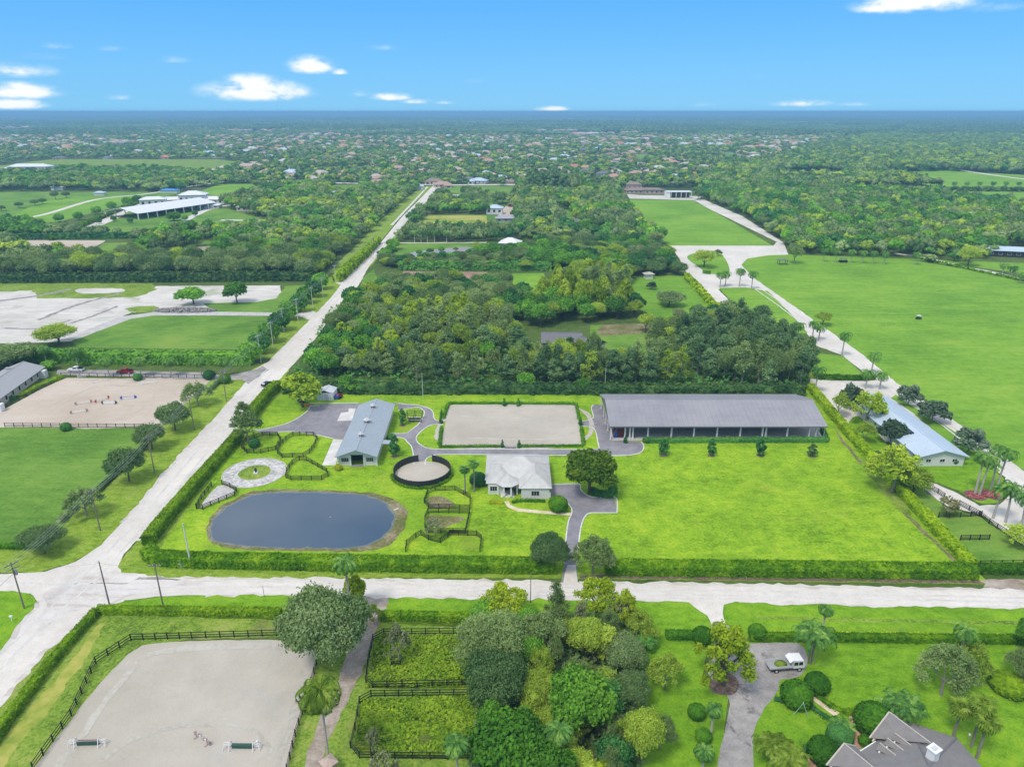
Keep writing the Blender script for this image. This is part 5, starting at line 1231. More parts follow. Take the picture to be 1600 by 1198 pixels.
# ------------------------------------------------------------------ other buildings
# pale blue roofed barn on the east side
A0, A1 = Vector((108.9, 169.8, 0)), Vector((122.8, 171.4, 0)); BK = Vector((110.5 + 4.2, 212.0, 0))
t = thing('blue_roofed_barn', 'long low barn with pale blue metal roof and white walls beside the polo field', 'barn', (116.42, 171.76, 0), R(1))
roof_gable(t, -7.0, 7.0, -.2, 43, 3.1, 5.0, 'y', 'roof_blue', .16, (.9, .05)); walls(t, -6.2, 6.2, .6, 42.2, 3.05, 'wall_white')
MB().add([(-6.2, .62, 3.05), (6.2, .62, 3.05), (0, .62, 4.75), (-6.2, .9, 3.05), (6.2, .9, 3.05), (0, .9, 4.75)], [(0, 1, 2), (3, 5, 4), (0, 3, 4, 1), (1, 4, 5, 2), (2, 5, 3, 0)]).part('gable', MATS['wall_white'], t)
for x in (-3.6, 0.2, 3.6): window(t, (x, .6, 1.7), 1.3, .9, -math.pi / 2, mull=1)
for k in range(9): window(t, (-6.2, 3 + k * 4.3, 1.8), 1.0, 1.0, math.pi)
for yy, xx in ((13.5, -2.4), (28.0, -2.9)):
    MB().box((xx, yy, 4.55), (1.0, 3.4, .5), 0).part('skylight', MATS['window_dark'], t)
# grey roofed stable at the left edge
t = thing('grey_stable', 'long grey-roofed stable with cream walls at the left edge, by the pink arena', 'stable', (-167.11, 215.68, 0), R(8.0))
roof_gable(t, -13, 0.8, -6, 29, 3.0, 5.4, 'y', 'wall_grey', .16); walls(t, -12.2, 0, -5.4, 28.4, 2.95, 'wall_cream')
for k in range(7): window(t, (0, -2 + k * 4.3, 1.6), 1.2, 1.5, 0, mull=0)
MB().box((1.6, -5.6, 1.2), (2.2, 2.2, 2.4)).part('porch', MATS['white_paint'], t); MB().box((-7.5, 22, 5.3), (2.6, 1.2, .5)).part('roof_vent', MATS['wall_grey'], t)
MB().box((1.0, 26, 1.3), (2.0, 2.2, 2.6)).part('end_room', MATS['wall_white'], t)

def simple_building(name, label, cat, x, y, w, d, h, rz_, roofm, wallm, rot=0, hip=True, axis='x', group=None, win=True, over=.8, extra=None, world=True):
    t = thing(name, label, cat, (x, y, 0), rot, group)
    walls(t, -w / 2, w / 2, -d / 2, d / 2, h, wallm)
    if hip: hip_roof(t, -w / 2, w / 2, -d / 2, d / 2, h + .02, rz_, roofm, over, .2)
    else: roof_gable(t, -w / 2 - over, w / 2 + over, -d / 2 - over, d / 2 + over, h + .02, rz_, axis, roofm, .2)
    if win:
        n = max(2, int(w / 5))
        for k in range(n): window(t, (-w / 2 + w * (k + .5) / n, -d / 2, h * .55), min(2.2, w / n * .5), h * .38, -math.pi / 2, mull=0)
    return t
def at_px(x, y): p = G(x, y); return p.x, p.y
# white riding complex far left
def open_arena(name, label, px, w, d, rot, h, rz_, roofm, postm, bays):
    x, y = at_px(*px); t = thing(name, label, 'riding arena', (x, y, 0), rot)
    roof_gable(t, -w / 2, w / 2, -d / 2, d / 2, h, rz_, 'y', roofm, .25)
    for k in range(bays + 1):
        for s in (-1, 1): MB().box((s * (w / 2 - .7), -d / 2 + .8 + (d - 1.6) * k / bays, h / 2), (.7, .7, h)).part('post', MATS[postm], t)
    MB().box((0, 0, .6), (w - 3, .2, 1.2)).part('kick_wall', MATS['fence_grey'], t)
    MB().box((0, 0, .03), (w - 2, d - 2, .04)).part('footing', MATS['arena_footing'], t)
    return t
open_arena('white_covered_arena', 'large white-roofed open riding arena far off on the left, ringed by white posts', (256, 332), 43, 92, R(-24), 5.5, 9.5, 'roof_white', 'white_paint', 9)
for (lab, px, w, d, h, rz_, rot) in (('white two-storey block behind the left end of the white riding arena', (241, 322), 24, 12, 7, 9.5, 18), ('low white wing between the white blocks beyond the riding arena', (275, 318), 34, 13, 4.5, 7, 16),
        ('tallest white villa with pyramid roof beyond the white riding arena', (304, 318), 26, 18, 9.5, 13, 12), ('long white stable wing right of the white villa', (330, 318), 42, 13, 4.8, 7.5, -4), ('small white hip-roofed pavilion in front of the white stable wing', (325, 325), 24, 14, 3.2, 5.2, 8)):
    simple_building('white_building', lab, 'building', *at_px(*px), w, d, h, rz_, 'roof_white', 'wall_white', R(rot))
simple_building('blue_roofed_shed', 'small shed with vivid blue roof behind the white villa', 'shed', *at_px(266, 301), 20, 9, 3, 4.5, 'roof_shed_blue', 'wall_white', 0, win=False)
simple_building('blue_roofed_shed', 'small pale blue shed at the head of the left-hand polo field', 'shed', *at_px(157, 305), 11, 7, 3, 4.5, 'roof_blue', 'wall_white', 0, win=False)
simple_building('white_shed', 'small white shed behind the trees above the left-hand polo field', 'shed', *at_px(92, 297), 14, 8, 4, 5.5, 'roof_white', 'wall_white', 0, win=False)
simple_building('white_mansion', 'wide white mansion among trees near the far left edge', 'house', *at_px(50, 268), 62, 22, 8, 12, 'roof_white', 'wall_white', R(6))
simple_building('white_building', 'low white wing left of the far white mansion', 'building', *at_px(26, 268), 34, 16, 5, 7.5, 'roof_white', 'wall_white', R(3))
simple_building('white_building', 'small white outbuilding right of the far white mansion', 'building', *at_px(85, 266), 16, 10, 4, 5.5, 'roof_white', 'wall_white', R(3), win=False)
simple_building('red_tiled_house', 'house with bright orange-red tile roof among trees at far left', 'house', *at_px(85, 400), 19, 12, 4.2, 7.5, 'tile_red', 'wall_cream', R(3))
simple_building('red_roofed_house', 'reddish-brown roofed house half hidden in trees, upper left', 'house', *at_px(393, 264), 44, 16, 5, 9, 'tile_pink', 'wall_tan', 0)
simple_building('grey_roofed_house', 'pale grey roofed house right of the white stable wing', 'house', *at_px(395, 329), 26, 14, 4, 7, 'roof_stone', 'wall_cream', R(-5))
simple_building('white_house', 'small white house half buried in the wood left of the main road', 'house', *at_px(532, 310), 22, 10, 6, 8, 'roof_white', 'wall_white', R(10))
simple_building('white_house', 'tiny pale house glimpsed in the wood at centre left', 'house', *at_px(430, 332), 9, 8, 6, 8, 'roof_white', 'wall_white', R(10))
simple_building('white_house', 'low white roof showing among the trees left of the hedge-lined road', 'house', *at_px(366, 391), 8, 5, 3.4, 4.4, 'roof_white', 'wall_white', R(0), win=False)
# middle ground, right of the road
simple_building('blue_roofed_house', 'white two-storey house with pale blue roof beside the pink farm yard', 'house', *at_px(773, 334), 15, 11, 5.8, 8.4, 'roof_blue', 'wall_white', R(-4))
simple_building('grey_roofed_stable', 'small dark-walled stable with grey roof below the pale blue house', 'stable', *at_px(790, 346), 17, 9, 3.2, 5.4, 'roof_grey', 'wall_grey', R(3))
simple_building('brown_shed', 'small dark brown shed at the head of the pink farm yard', 'shed', *at_px(800, 323), 7, 5, 3, 4, 'tile_brown', 'mahogany', 0, win=False)
simple_building('white_house', 'white hip-roofed house among trees beside the milky pond', 'house', *at_px(797, 389), 14, 11, 4.8, 8, 'roof_white', 'wall_white', R(-12))
simple_building('grey_tent_building', 'grey pyramid-roofed building beside the orange court', 'building', *at_px(944, 408), 11, 10, 3.4, 6.8, 'roof_grey', 'dark_interior', R(20))
simple_building('grey_roofed_house', 'long grey-roofed house with cream walls below the polo field, among trees', 'house', *at_px(948, 356), 31, 13, 3.6, 6.4, 'roof_shingle', 'wall_cream', R(0))
simple_building('grey_roofed_house', 'low dark slate-roofed house left of the long cream-walled one', 'house', *at_px(890, 352), 24, 11, 3.4, 5.6, 'roof_dark_grey', 'wall_cream', R(4))
simple_building('white_garage', 'white garage beside the long grey-roofed house', 'garage', *at_px(934, 366), 13, 6, 2.8, 3.4, 'roof_stone', 'wall_white', R(0), hip=False)
simple_building('small_white_shed', 'tiny white shed with brown roof above the small paddocks', 'shed', *at_px(1013, 435), 4.6, 3.6, 2.8, 3.9, 'roof_stone', 'wall_white', R(8), win=False)
simple_building('grey_pump_house', 'little grey box building at the edge of the trees by the shell lane', 'shed', *at_px(1008, 391), 3.4, 3.2, 4.2, 4.8, 'metal_pale', 'roof_bluegrey', 0, win=False)
simple_building('dark_roofed_house', 'dark slate-roofed house hidden in the wood behind the sand arena', 'house', *at_px(877, 545), 15, 10, 4.2, 7.0, 'roof_dark_grey', 'wall_grey', R(-3), hip=False)
simple_building('dark_roofed_house', 'dark slate-roofed wing right of the hidden wood house', 'house', *at_px(918, 550), 11, 9, 3.4, 6.0, 'roof_dark_grey', 'wall_white', R(-30), hip=False)
simple_building('small_white_shed', 'tiny pale roof glimpsed between grey trees left of the hidden house', 'shed', *at_px(824, 556), 4, 3, 2.6, 3.4, 'roof_white', 'wall_white', R(10), win=False)
# clubhouse and white pavilion at the end of the polo lawn
simple_building('brown_clubhouse', 'long brown-roofed clubhouse with pink walls at the far end of the polo lawn', 'building', *at_px(1006, 302), 45, 12, 4, 6.5, 'tile_brown', 'tile_pink', 0)
simple_building('brown_clubhouse_tower', 'taller tile-roofed block at the left end of the clubhouse', 'building', *at_px(990, 300), 17, 12, 9, 12, 'tile_brown', 'tile_pink', 0)
simple_building('striped_stand', 'pink and brown porticoed block at the right of the clubhouse', 'building', *at_px(1021, 303), 22, 9, 5, 6.6, 'tile_brown', 'tile_pink', 0)
t = thing('white_pavilion', 'flat white open-fronted pavilion at the far end of the polo lawn', 'pavilion', (*at_px(1059, 309), 0))
MB().box((0, 0, 6.8), (28, 13, .5)).part('roof', MATS['roof_white'], t); MB().box((-12, 0, 3.2), (4, 12, 6.4)).part('wall', MATS['white_paint'], t); MB().box((2, 4, 3.2), (23, .4, 6.2)).part('back_wall', MATS['window_dark'], t)
for k in range(5): MB().box((-9 + k * 5.6, -6, 3.2), (.5, .5, 6.4)).part('post', MATS['white_paint'], t)
t = simple_building('blue_grey_barn', 'long barn with blue-grey metal roof at the far right edge', 'barn', *at_px(1592, 400), 42, 13, 4.0, 6.0, 'roof_blue', 'dark_interior', R(-16), hip=False)
# house bottom right: steep shingle roof with dormers
t = thing('shingle_roofed_house', 'large house with grey shingle gables, three roof dormers and white chimney', 'house', (0.14, 0.44, 0))
ux, uy = Vector((.872, .49, 0)), Vector((.49, -.872, 0)); SH = MATS['roof_shingle']; Z = Vector((0, 0, 1))
MB().prism([(45.2, 73.3), (60.1, 81.7), (65.4, 79.0), (66.6, 66), (45, 60)], 0, 3.1).part('wall', MATS['wall_cream'], t)
Pk, Pk2 = Vector((56, 70.5, 7.8)), Vector((49, 66.55, 7.8)); Kc, Be, Cc, Ll = Vector((65.9, 79.3, 3.2)), Vector((60.2, 82.4, 3.2)), Vector((67.7, 66, 3.2)), Vector((44.2, 73.4, 3.2))
for f in ([Ll, Be, Pk, Pk2], [Be, Kc, Pk], [Kc, Cc, Pk], [Cc, Vector((60, 60, 4.4)), Pk], [Ll, Pk2, Vector((44, 62, 4.4))], [Pk2, Pk, Vector((60, 60, 4.4))], [Pk2, Vector((60, 60, 4.4)), Vector((44, 62, 4.4))]): MB().slab(f, .18).part('roof_slope', SH, t)
for p, q in ((Kc, Pk), (Be, Pk), (Pk, Pk2)): MB().bar(p + Z * .04, q + Z * .04, .24, .08).part('hip_cap', MATS['roof_dark_grey'], t)
def front_gable(c, hw, zr, ze, run, nm, trim=True, mat=SH):
    c = Vector((*c, 0)); A_ = c - uy * .5 + Z * zr; L_ = c - ux * hw - uy * .5 + Z * ze; R_ = c + ux * hw - uy * .5 + Z * ze; V_ = c + uy * run + Z * zr
    for f in ([L_, A_, V_], [A_, R_, V_]): MB().slab(f, .12).part(nm, mat, t)
    fc = MB().add([L_ + uy * .4 - Z * .15, R_ + uy * .4 - Z * .15, A_ + uy * .4 - Z * .15, L_ + uy * .6 - Z * .15, R_ + uy * .6 - Z * .15, A_ + uy * .6 - Z * .15], [(0, 2, 1), (3, 4, 5), (0, 1, 4, 3), (1, 2, 5, 4), (2, 0, 3, 5)]).part(nm + '_face', MATS['white_paint' if hw < 1 else 'wall_cream'], t)
    MB().bar(A_ + Z * .03, V_ + Z * .03, .15, .06).part(nm + '_ridge', MATS['stone'], t)
    if trim: MB().bar(L_ + Z * .02, A_ + Z * .02, .2, .1).part('bargeboard', MATS['stone'], t); MB().bar(R_ + Z * .02, A_ + Z * .02, .2, .1).part('bargeboard', MATS['stone'], t)
front_gable((56.3, 80.5), 3.7, 6.5, 3.35, 5.9, 'gable')
front_gable((47.6, 75.6), 3.3, 5.7, 3.35, 4.6, 'gable')
for k in range(3):
    q = Vector((56.0, 77.7, 0)) - ux * 1.75 * k; front_gable((q.x, q.y), .72, 5.35, 4.55, 3.2, 'dormer', False)
ch = MB().box((57.6, 72.4, 7.6), (1.3, 1.1, 2.2), .5).part('chimney', MATS['white_paint'], t); MB().box((57.6, 72.4, 8.75), (1.6, 1.4, .14), .5).part('chimney_cap', MATS['white_paint'], ch); MB().box((57.6, 72.4, 8.87), (.8, .6, .14), .5).part('flue', MATS['metal_pale'], ch)
MB().bar(Ll - Z * .05, Be - Z * .05 - ux * 7.6, .16, .18).part('gutter', MATS['white_paint'], t)
t = thing('small_brown_roof', 'tiny tiled roof at the bottom edge below the tall palm', 'shed', (*at_px(515, 1204), 0))
MB().lathe([(.02, 2.6), (1.5, 1.9), (1.5, 1.8)], 4).part('roof', MATS['tile_pink'], t); MB().box((0, 0, .9), (1.6, 1.6, 1.8)).part('wall', MATS['wall_tan'], t)
# gazebo and bench by the polo field
t = thing('field_shelter', 'small dark open shelter on four legs at the top of the polo field', 'shelter', (*at_px(1222, 413), 0))
MB().box((0, 0, 2.8), (5.6, 4, .35)).part('roof', MATS['roof_dark_grey'], t)
for x in (-2.4, 2.4):
    for y in (-1.6, 1.6): MB().box((x, y, 1.32), (.25, .25, 2.62)).part('post', MATS['fence_black'], t)
t = thing('dark_cart', 'dark roofed wagon standing under the white-trunked palms', 'wagon', (*at_px(1317, 410), 0))
MB().box((0, 0, .9), (5, 2.2, .9)).part('body', MATS['fence_black'], t); MB().box((0, 0, 2.6), (4.4, 2.4, .2)).part('roof', MATS['roof_dark_grey'], t)
for x in (-1.7, 1.7):
    for s in (-1, 1): MB().tube((x, s * 1.1 - .1, .45), (x, s * 1.1 + .1, .45), .45, n=12).part('wheel', MATS['tyre'], t); MB().box((x, s, 1.9), (.12, .12, 1.3)).part('post', MATS['fence_black'], t)
gm = np.random.default_rng(3); c0 = G(290, 486); mb = MB()
for i in range(900):
    u = gm.uniform(-1, 1); v = gm.uniform(-1, 1)
    if u * u + v * v > 1: continue
    hh = 1.7 * (1 - u * u) ** .5 * (1 - v * v); s = gm.uniform(.35, .95)
    mb.box((c0.x + u * 15, c0.y + v * 3.6, hh * gm.uniform(.7, 1)), (s, s * .8, s * .6), gm.uniform(0, 3), gm.uniform(-.5, .5), gm.uniform(-.5, .5))
o = mb.part('rubble_pile', MATS['rubble']); tag(o, 'long low heap of grey broken concrete on the construction ground', 'rubble', kind='stuff')

# ------------------------------------------------------------------ vehicles
def wheels(t, xs_, yw, r, w=.26):
    for x in xs_:
        for s in (-1, 1):
            wo_ = MB().tube((x, s * yw - w / 2, r), (x, s * yw + w / 2, r), r, n=14).part('wheel', MATS['tyre'], t); MB().tube((x, s * (yw + w / 2) - .02, r), (x, s * (yw + w / 2) + .02, r), r * .55, n=10).part('rim', MATS['metal_pale'], wo_)
def pickup(label, px, rot, mat, cargo=None):
    t = thing('pickup_truck', label, 'pickup', (*at_px(*px), .03), rot)
    b = MB()   # side profile, nose towards +X
    prof = [(-2.75, .45), (2.75, .45), (2.8, .95), (1.3, 1.12), (-2.75, 1.15)]
    n = len(prof); vs = [(x, -.95, z) for x, z in prof] + [(x, .95, z) for x, z in prof]
    b.add(vs, [tuple(range(n)), tuple(range(n, 2 * n))[::-1]] + [(k, n + k, n + (k + 1) % n, (k + 1) % n) for k in range(n)]); b.part('body', MATS[mat], t)
    c = MB(); pr = [(-.95, 1.12), (1.35, 1.1), (.55, 1.85), (-.75, 1.88)]; vs = [(x, -.86 * (1 if i < 2 else .86), z) for i, (x, z) in enumerate(pr)] + [(x, .86 * (1 if i < 2 else .86), z) for i, (x, z) in enumerate(pr)]
    cab = c.add(vs, [(0, 1, 2, 3), (7, 6, 5, 4), (0, 4, 5, 1), (1, 5, 6, 2), (2, 6, 7, 3), (3, 7, 4, 0)]).part('cab', MATS[mat], t)
    for s in (-1, 1): MB().box((-.1, s * .835, 1.47), (1.35, .04, .5), rx=s * .16).part('side_window', MATS['window_dark'], cab)
    MB().box((.98, 0, 1.5), (.04, 1.35, .85), ry=-.82).part('windshield', MATS['window_dark'], cab)
    MB().box((-1.85, 0, 1.17), (1.6, 1.6, .06)).part('bed', MATS['fence_black'], t)
    if cargo: MB().box((-1.9, .1, 1.42), (1.3, 1.2, .5), .1).part('cargo', MATS[cargo], t)
    for s in (-1, 1): MB().box((2.79, s * .7, .85), (.06, .35, .18)).part('headlight', MATS['metal_pale'], t)
    wheels(t, (-1.75, 1.75), .85, .42)
    return t
pickup('white pickup with open dark bed on the lane behind the pink arena', (119, 580), math.pi, 'car_white', 'fence_black')
pickup('red pickup on the lane behind the pink arena', (196, 583), math.pi, 'car_red', 'fence_black')
t = thing('black_car', 'small black car driving up the pale road beside the property corner', 'car', (*at_px(418, 602), .03), R(62))
prof = [(-2.2, .35), (2.2, .35), (2.25, .75), (1.3, .92), (.5, 1.42), (-1.3, 1.45), (-2.2, .95)]; n = len(prof)
MB().add([(x, -.88 * (1 if z < 1 else .8), z) for x, z in prof] + [(x, .88 * (1 if z < 1 else .8), z) for x, z in prof], [tuple(range(n)), tuple(range(n, 2 * n))[::-1]] + [(k, n + k, n + (k + 1) % n, (k + 1) % n) for k in range(n)]).part('body', MATS['car_black'], t)
for s in (-1, 1): MB().box((-.35, s * .80, 1.15), (1.7, .04, .36)).part('side_window', MATS['window_dark'], t)
MB().box((.92, 0, 1.19), (.03, 1.3, .55), ry=-1.0).part('windshield', MATS['window_dark'], t); MB().box((-1.78, 0, 1.22), (.03, 1.3, .6), ry=1.05).part('rear_window', MATS['metal_pale'], t); wheels(t, (-1.35, 1.4), .78, .34, .22)
t = thing('flatbed_truck', 'white cab-over flatbed truck loaded with garden cuttings on the yard drive', 'truck', (*at_px(1228, 1044), .03), R(6))
cb = MB(); prof = [(.75, .75), (2.75, .75), (2.72, 1.6), (2.45, 2.35), (.75, 2.4)]; n = 5
cab = cb.add([(x, -.95, z) for x, z in prof] + [(x, .95, z) for x, z in prof], [tuple(range(n)), tuple(range(n, 2 * n))[::-1]] + [(k, n + k, n + (k + 1) % n, (k + 1) % n) for k in range(n)]).part('cab', MATS['car_white'], t)
for x in (1.15, 2.0): MB().box((x, -.97, 1.75), (.7, .05, .65)).part('side_window', MATS['window_dark'], cab); MB().box((x, .97, 1.75), (.7, .05, .65)).part('side_window', MATS['window_dark'], cab)
MB().box((2.62, 0, 1.95), (.05, 1.6, .6), ry=-.3).part('windshield', MATS['window_dark'], cab)
MB().box((-1.4, 0, .95), (4.1, 2.0, .14)).part('bed', MATS['pole_grey'], t); MB().box((-.4, 0, .62), (5.8, .8, .3)).part('chassis', MATS['fence_black'], t)
for s in (-1, 1):
    for z in (1.15, 1.38): MB().box((-1.4, s * 1.0, z), (4.1, .05, .14)).part('side_board', MATS['metal_pale'], t)
MB().bar((.55, -1.0, 2.2), (.55, 1.0, 2.2), .1).part('rack', MATS['metal_pale'], t); MB().add([(.0, -.95, 2.0), (.7, -.95, 2.55), (.7, .95, 2.55), (.0, .95, 2.0)], [(0, 1, 2, 3)]).part('wind_deflector', MATS['car_white'], t)
lf = unit_rand(500); lf[:, 2] = np.abs(lf[:, 2]); V, F = leaf_quads(lf * np.array([1.1, .8, .55]) + np.array([-1.1, 0, 1.0]), lf, .22)
tag(link('cuttings', np_mesh('cuttings', V, F), MATS['cut_green'], t), kind='stuff'); wheels(t, (-2.2, 1.9), .85, .4)
t = thing('golf_cart', 'tiny dark golf cart alone in the middle of the polo field', 'golf cart', (*at_px(1435, 499), .05), R(10))
MB().box((0, 0, .6), (2.4, 1.25, .5)).part('body', MATS['car_black'], t); MB().box((-.1, 0, 1.85), (2.0, 1.3, .1)).part('roof', MATS['white_paint'], t); MB().box((-.3, 0, 1.05), (.5, 1.1, .45)).part('seat', MATS['fence_grey'], t)
for x in (-.95, .8):
    for s in (-1, 1): MB().bar((x, s * .55, .8), (x, s * .55, 1.8), .05).part('post', MATS['fence_black'], t)
wheels(t, (-.85, .85), .55, .26, .18)
t = thing('red_tractor', 'small red tractor parked on the grass by the back hedge', 'tractor', (*at_px(529, 622), 0), R(170))
MB().box((.7, 0, .95), (1.5, .7, .6)).part('hood', MATS['tractor_red'], t); MB().box((-.5, 0, .8), (1.0, .8, .4)).part('body', MATS['tractor_red'], t); MB().box((-.6, 0, 1.25), (.5, .5, .5)).part('seat', MATS['fence_black'], t)
for s in (-1, 1):
    MB().box((-.6, s * .72, 1.22), (1.1, .36, .12)).part('fender', MATS['tractor_red'], t); MB().tube((-.6, s * .75 - .16, .65), (-.6, s * .75 + .16, .65), .65, n=16).part('wheel', MATS['tyre'], t); MB().tube((1.1, s * .55 - .1, .38), (1.1, s * .55 + .1, .38), .38, n=12).part('wheel', MATS['tyre'], t)
MB().bar((-.9, -.5, 1.2), (-.9, -.5, 2.2), .07).part('roll_bar', MATS['fence_black'], t)
t = thing('dark_utility_cart', 'dark utility cart in the shade of the bright green tree', 'cart', (*at_px(472, 628), 0), R(-20))
MB().box((0, 0, .7), (2.6, 1.4, .5)).part('body', MATS['car_black'], t); MB().box((-.2, 0, 1.8), (1.6, 1.4, .1)).part('roof', MATS['fence_black'], t); MB().box((1.1, 0, .95), (.7, 1.2, .1)).part('hood', MATS['metal_pale'], t); wheels(t, (-.85, .85), .6, .32, .2)
for x in (-.9, .5):
    for s in (-1, 1): MB().bar((x, s * .6, .9), (x, s * .6, 1.78), .05).part('post', MATS['fence_black'], t)

# ------------------------------------------------------------------ jumps
def jump(px, rot, label, kind, wing='white_paint', fill='jump_green', rail='jump_rail', n=3, L=3.4, sc_=1.0):
    t = thing('horse_jump', label, 'horse jump', (*at_px(*px), .03), rot)
    for s in (-1, 1):
        if kind == 'wing':
            for y in (-.75, .75): MB().bar((s * (L / 2 + .1), y, .0), (s * (L / 2 + .05), y * .2, 1.35), .09).part('wing_leg', MATS[wing], t); MB().bar((s * (L / 2 + 1.1), y * .8, 0), (s * (L / 2 + .9), y * .3, .95), .08).part('wing_leg', MATS[wing], t)
            for z in (.35, .7, 1.0): MB().bar((s * (L / 2 + .1), 0, z + .12), (s * (L / 2 + 1.05), 0, z - .1), .07).part('wing_bar', MATS[wing], t)
        else:
            MB().box((s * L / 2, 0, .65), (.14, .14, 1.3)).part('standard', MATS[wing], t); MB().box((s * L / 2, 0, .05), (.18, 1.0, .1)).part('foot', MATS[wing], t); MB().box((s * (L / 2 + .3), 0, .55), (.5, .08, .8)).part('wing_panel', MATS[wing], t)
    for k in range(n): MB().tube((-L / 2, 0, .45 + k * .3), (L / 2, 0, .45 + k * .3), .06, n=8).part('pole', MATS[rail], t)
    if fill: MB().box((0, .05, .35), (L * .92, .45, .6)).part('box_filler', MATS[fill], t)
    return t
jump((138, 1163), R(2), 'white-winged jump with brown rails and green box, leftmost in the pale arena', 'wing', n=3)
t = jump((316, 1157), R(-32), 'small brown plank jump with white strips, middle one in the pale arena', 'post', 'jump_rail', None, 'jump_rail', 2, 2.6)
for k in range(4): MB().box((-1.0 + k * .65, 0, .6), (.3, .1, .55)).part('plank', MATS['white_paint' if k % 2 else 'stone'], t)
jump((379, 1168), R(-1), 'white-winged jump over a dark green box, rightmost in the pale arena', 'wing', n=1)
t = thing('white_jump_block', 'small white block on the sand at the bottom edge of the pale arena', 'block', (*at_px(402, 1162), .03)); MB().box((0, 0, .3), (.3, .3, .6)).part('block', MATS['white_paint'], t)
t2 = t; t2['label'] = 'small white post standing right of the dark green jump'
for px, rot, lab, wg, fl, rl in (((124, 645), 25, 'thin white and brown jump, lowest in the pink sand arena', 'jump_rail', None, 'white_paint'), ((131, 631), 30, 'thin brown jump just above the lowest one in the pink arena', 'jump_rail', None, 'white_paint'),
        ((160, 626), 60, 'red and white jump in the middle of the pink arena', 'jump_red', None, 'white_paint'), ((171, 631), 2, 'low white jump with grey standards in the middle of the pink arena', 'fence_grey', 'white_paint', 'white_paint'),
        ((201, 623), 12, 'dark blue and white jump in the pink arena', 'jump_blue', 'white_paint', 'jump_blue'), ((157, 597), 30, 'white jump with black feet at the far side of the pink arena', 'white_paint', None, 'white_paint'), ((232, 600), 10, 'faint white jump near the far right corner of the pink arena', 'white_paint', None, 'white_paint')):
    jump(px, R(rot), lab, 'post', wg, fl, rl, 2, 4.0)
for px, lab in (((128, 590), 'white gate standing open at the far fence of the pink arena'),):
    t = thing('white_gate', lab, 'gate', (*at_px(*px), 0), R(20))
    for z in (.4, .8, 1.2): MB().box((0, 0, z), (2.6, .06, .1)).part('bar', MATS['white_paint'], t)
    for x in (-1.3, 1.3): MB().box((x, 0, .7), (.1, .1, 1.4)).part('post', MATS['white_paint'], t)

# ------------------------------------------------------------------ poles and wires
def pole(px, h, label, arms=0, mat='wood_pole', r=.16, trans=False, rot=0, name='utility_pole', cat='utility pole'):
    p = G(*px); t = thing(name, label, cat, p, rot)
    MB().tube((0, 0, -.2), (0, 0, h), r, r * .65, 10).part('shaft', MATS[mat], t)
    for k in range(arms):
        z = h - .5 - k * 1.0; MB().box((0, 0, z), (2.4, .12, .14)).part('crossarm', MATS[mat], t)
        for x in (-1.05, -.4, .4, 1.05): MB().tube((x, 0, z + .07), (x, 0, z + .3), .06, .05, 6).part('insulator', MATS['metal_pale'], t)
    if trans: MB().tube((.38, 0, h - 3.0), (.38, 0, h - 1.9), .26, n=12).part('transformer', MATS['pole_grey'], t)
    return t
LN = [((38, 950), 10.6, 'near'), ((157, 829), 10.8, ''), ((242, 739), 11, ''), ((304, 672), 11, ''), ((354, 627), 11, ''), ((408, 566), 11, ''), ((427, 543), 11, ''), ((444, 519), 11, ''), ((466, 503), 11, ''), ((489, 481), 10.5, ''), ((505, 465), 10.5, ''), ((525, 443), 10.5, ''), ((583, 392), 10, ''), ((640, 330), 10, '')]
pl = ['wooden utility pole with crossarms on the corner lawn at the left crossroads', 'lone utility pole by the roadside, second from the crossroads along the west road', 'utility pole between two dark roadside oaks, third along the west road', 'utility pole below the pink arena corner, fourth along the west road', 'utility pole beside the pickup lane mouth, fifth along the west road',
      'pale pole just above the driveway junction on the west road', 'roadside pole beside the second dark bush above the driveway junction', 'roadside pole beside the third dark bush above the driveway junction', 'roadside pole just below the farm track entrance', 'roadside pole just above the farm track entrance', 'roadside pole near the upper end of the bush row', 'roadside pole at the top of the bush row by the long hedge', 'distant roadside pole beside the long bright hedge', 'farthest roadside pole where the main road narrows']
for i, (px, h, _) in enumerate(LN): pole(px, h, pl[i], 2 if i == 0 else 1, 'wood_pole' if i < 5 else 'concrete_pole', trans=i in (0, 4, 8), rot=R(55))
pole((171, 944), 10, 'bare wooden pole in the verge at the lower edge of the crossroads', 0)
pole((256, 951), 10.4, 'wooden pole with short crossarm above the clipped hedge, right of the crossroads', 1)
pole((299, 887), 10.9, 'smooth pale concrete pole rising from the front hedge corner', 0, 'concrete_pole', .19)
pole((829, 941), 7, 'thin dark pole beside the cross street behind the grey trees', 0, 'wood_pole', .1)
pole((413, 932), 2.6, 'small dark street sign post beside the cross street', 0, 'fence_black', .05, name='sign_post', cat='sign')
pole((661, 622), 9, 'thin white light pole at the back hedge above the barn', 0, 'concrete_pole', .1)
pole((945, 608), 8, 'thin white light pole at the back hedge near the long grey roof', 0, 'concrete_pole', .1)
WIRES = []
pts_ = [G(-160, 1120)] + [G(*l[0]) for l in LN]
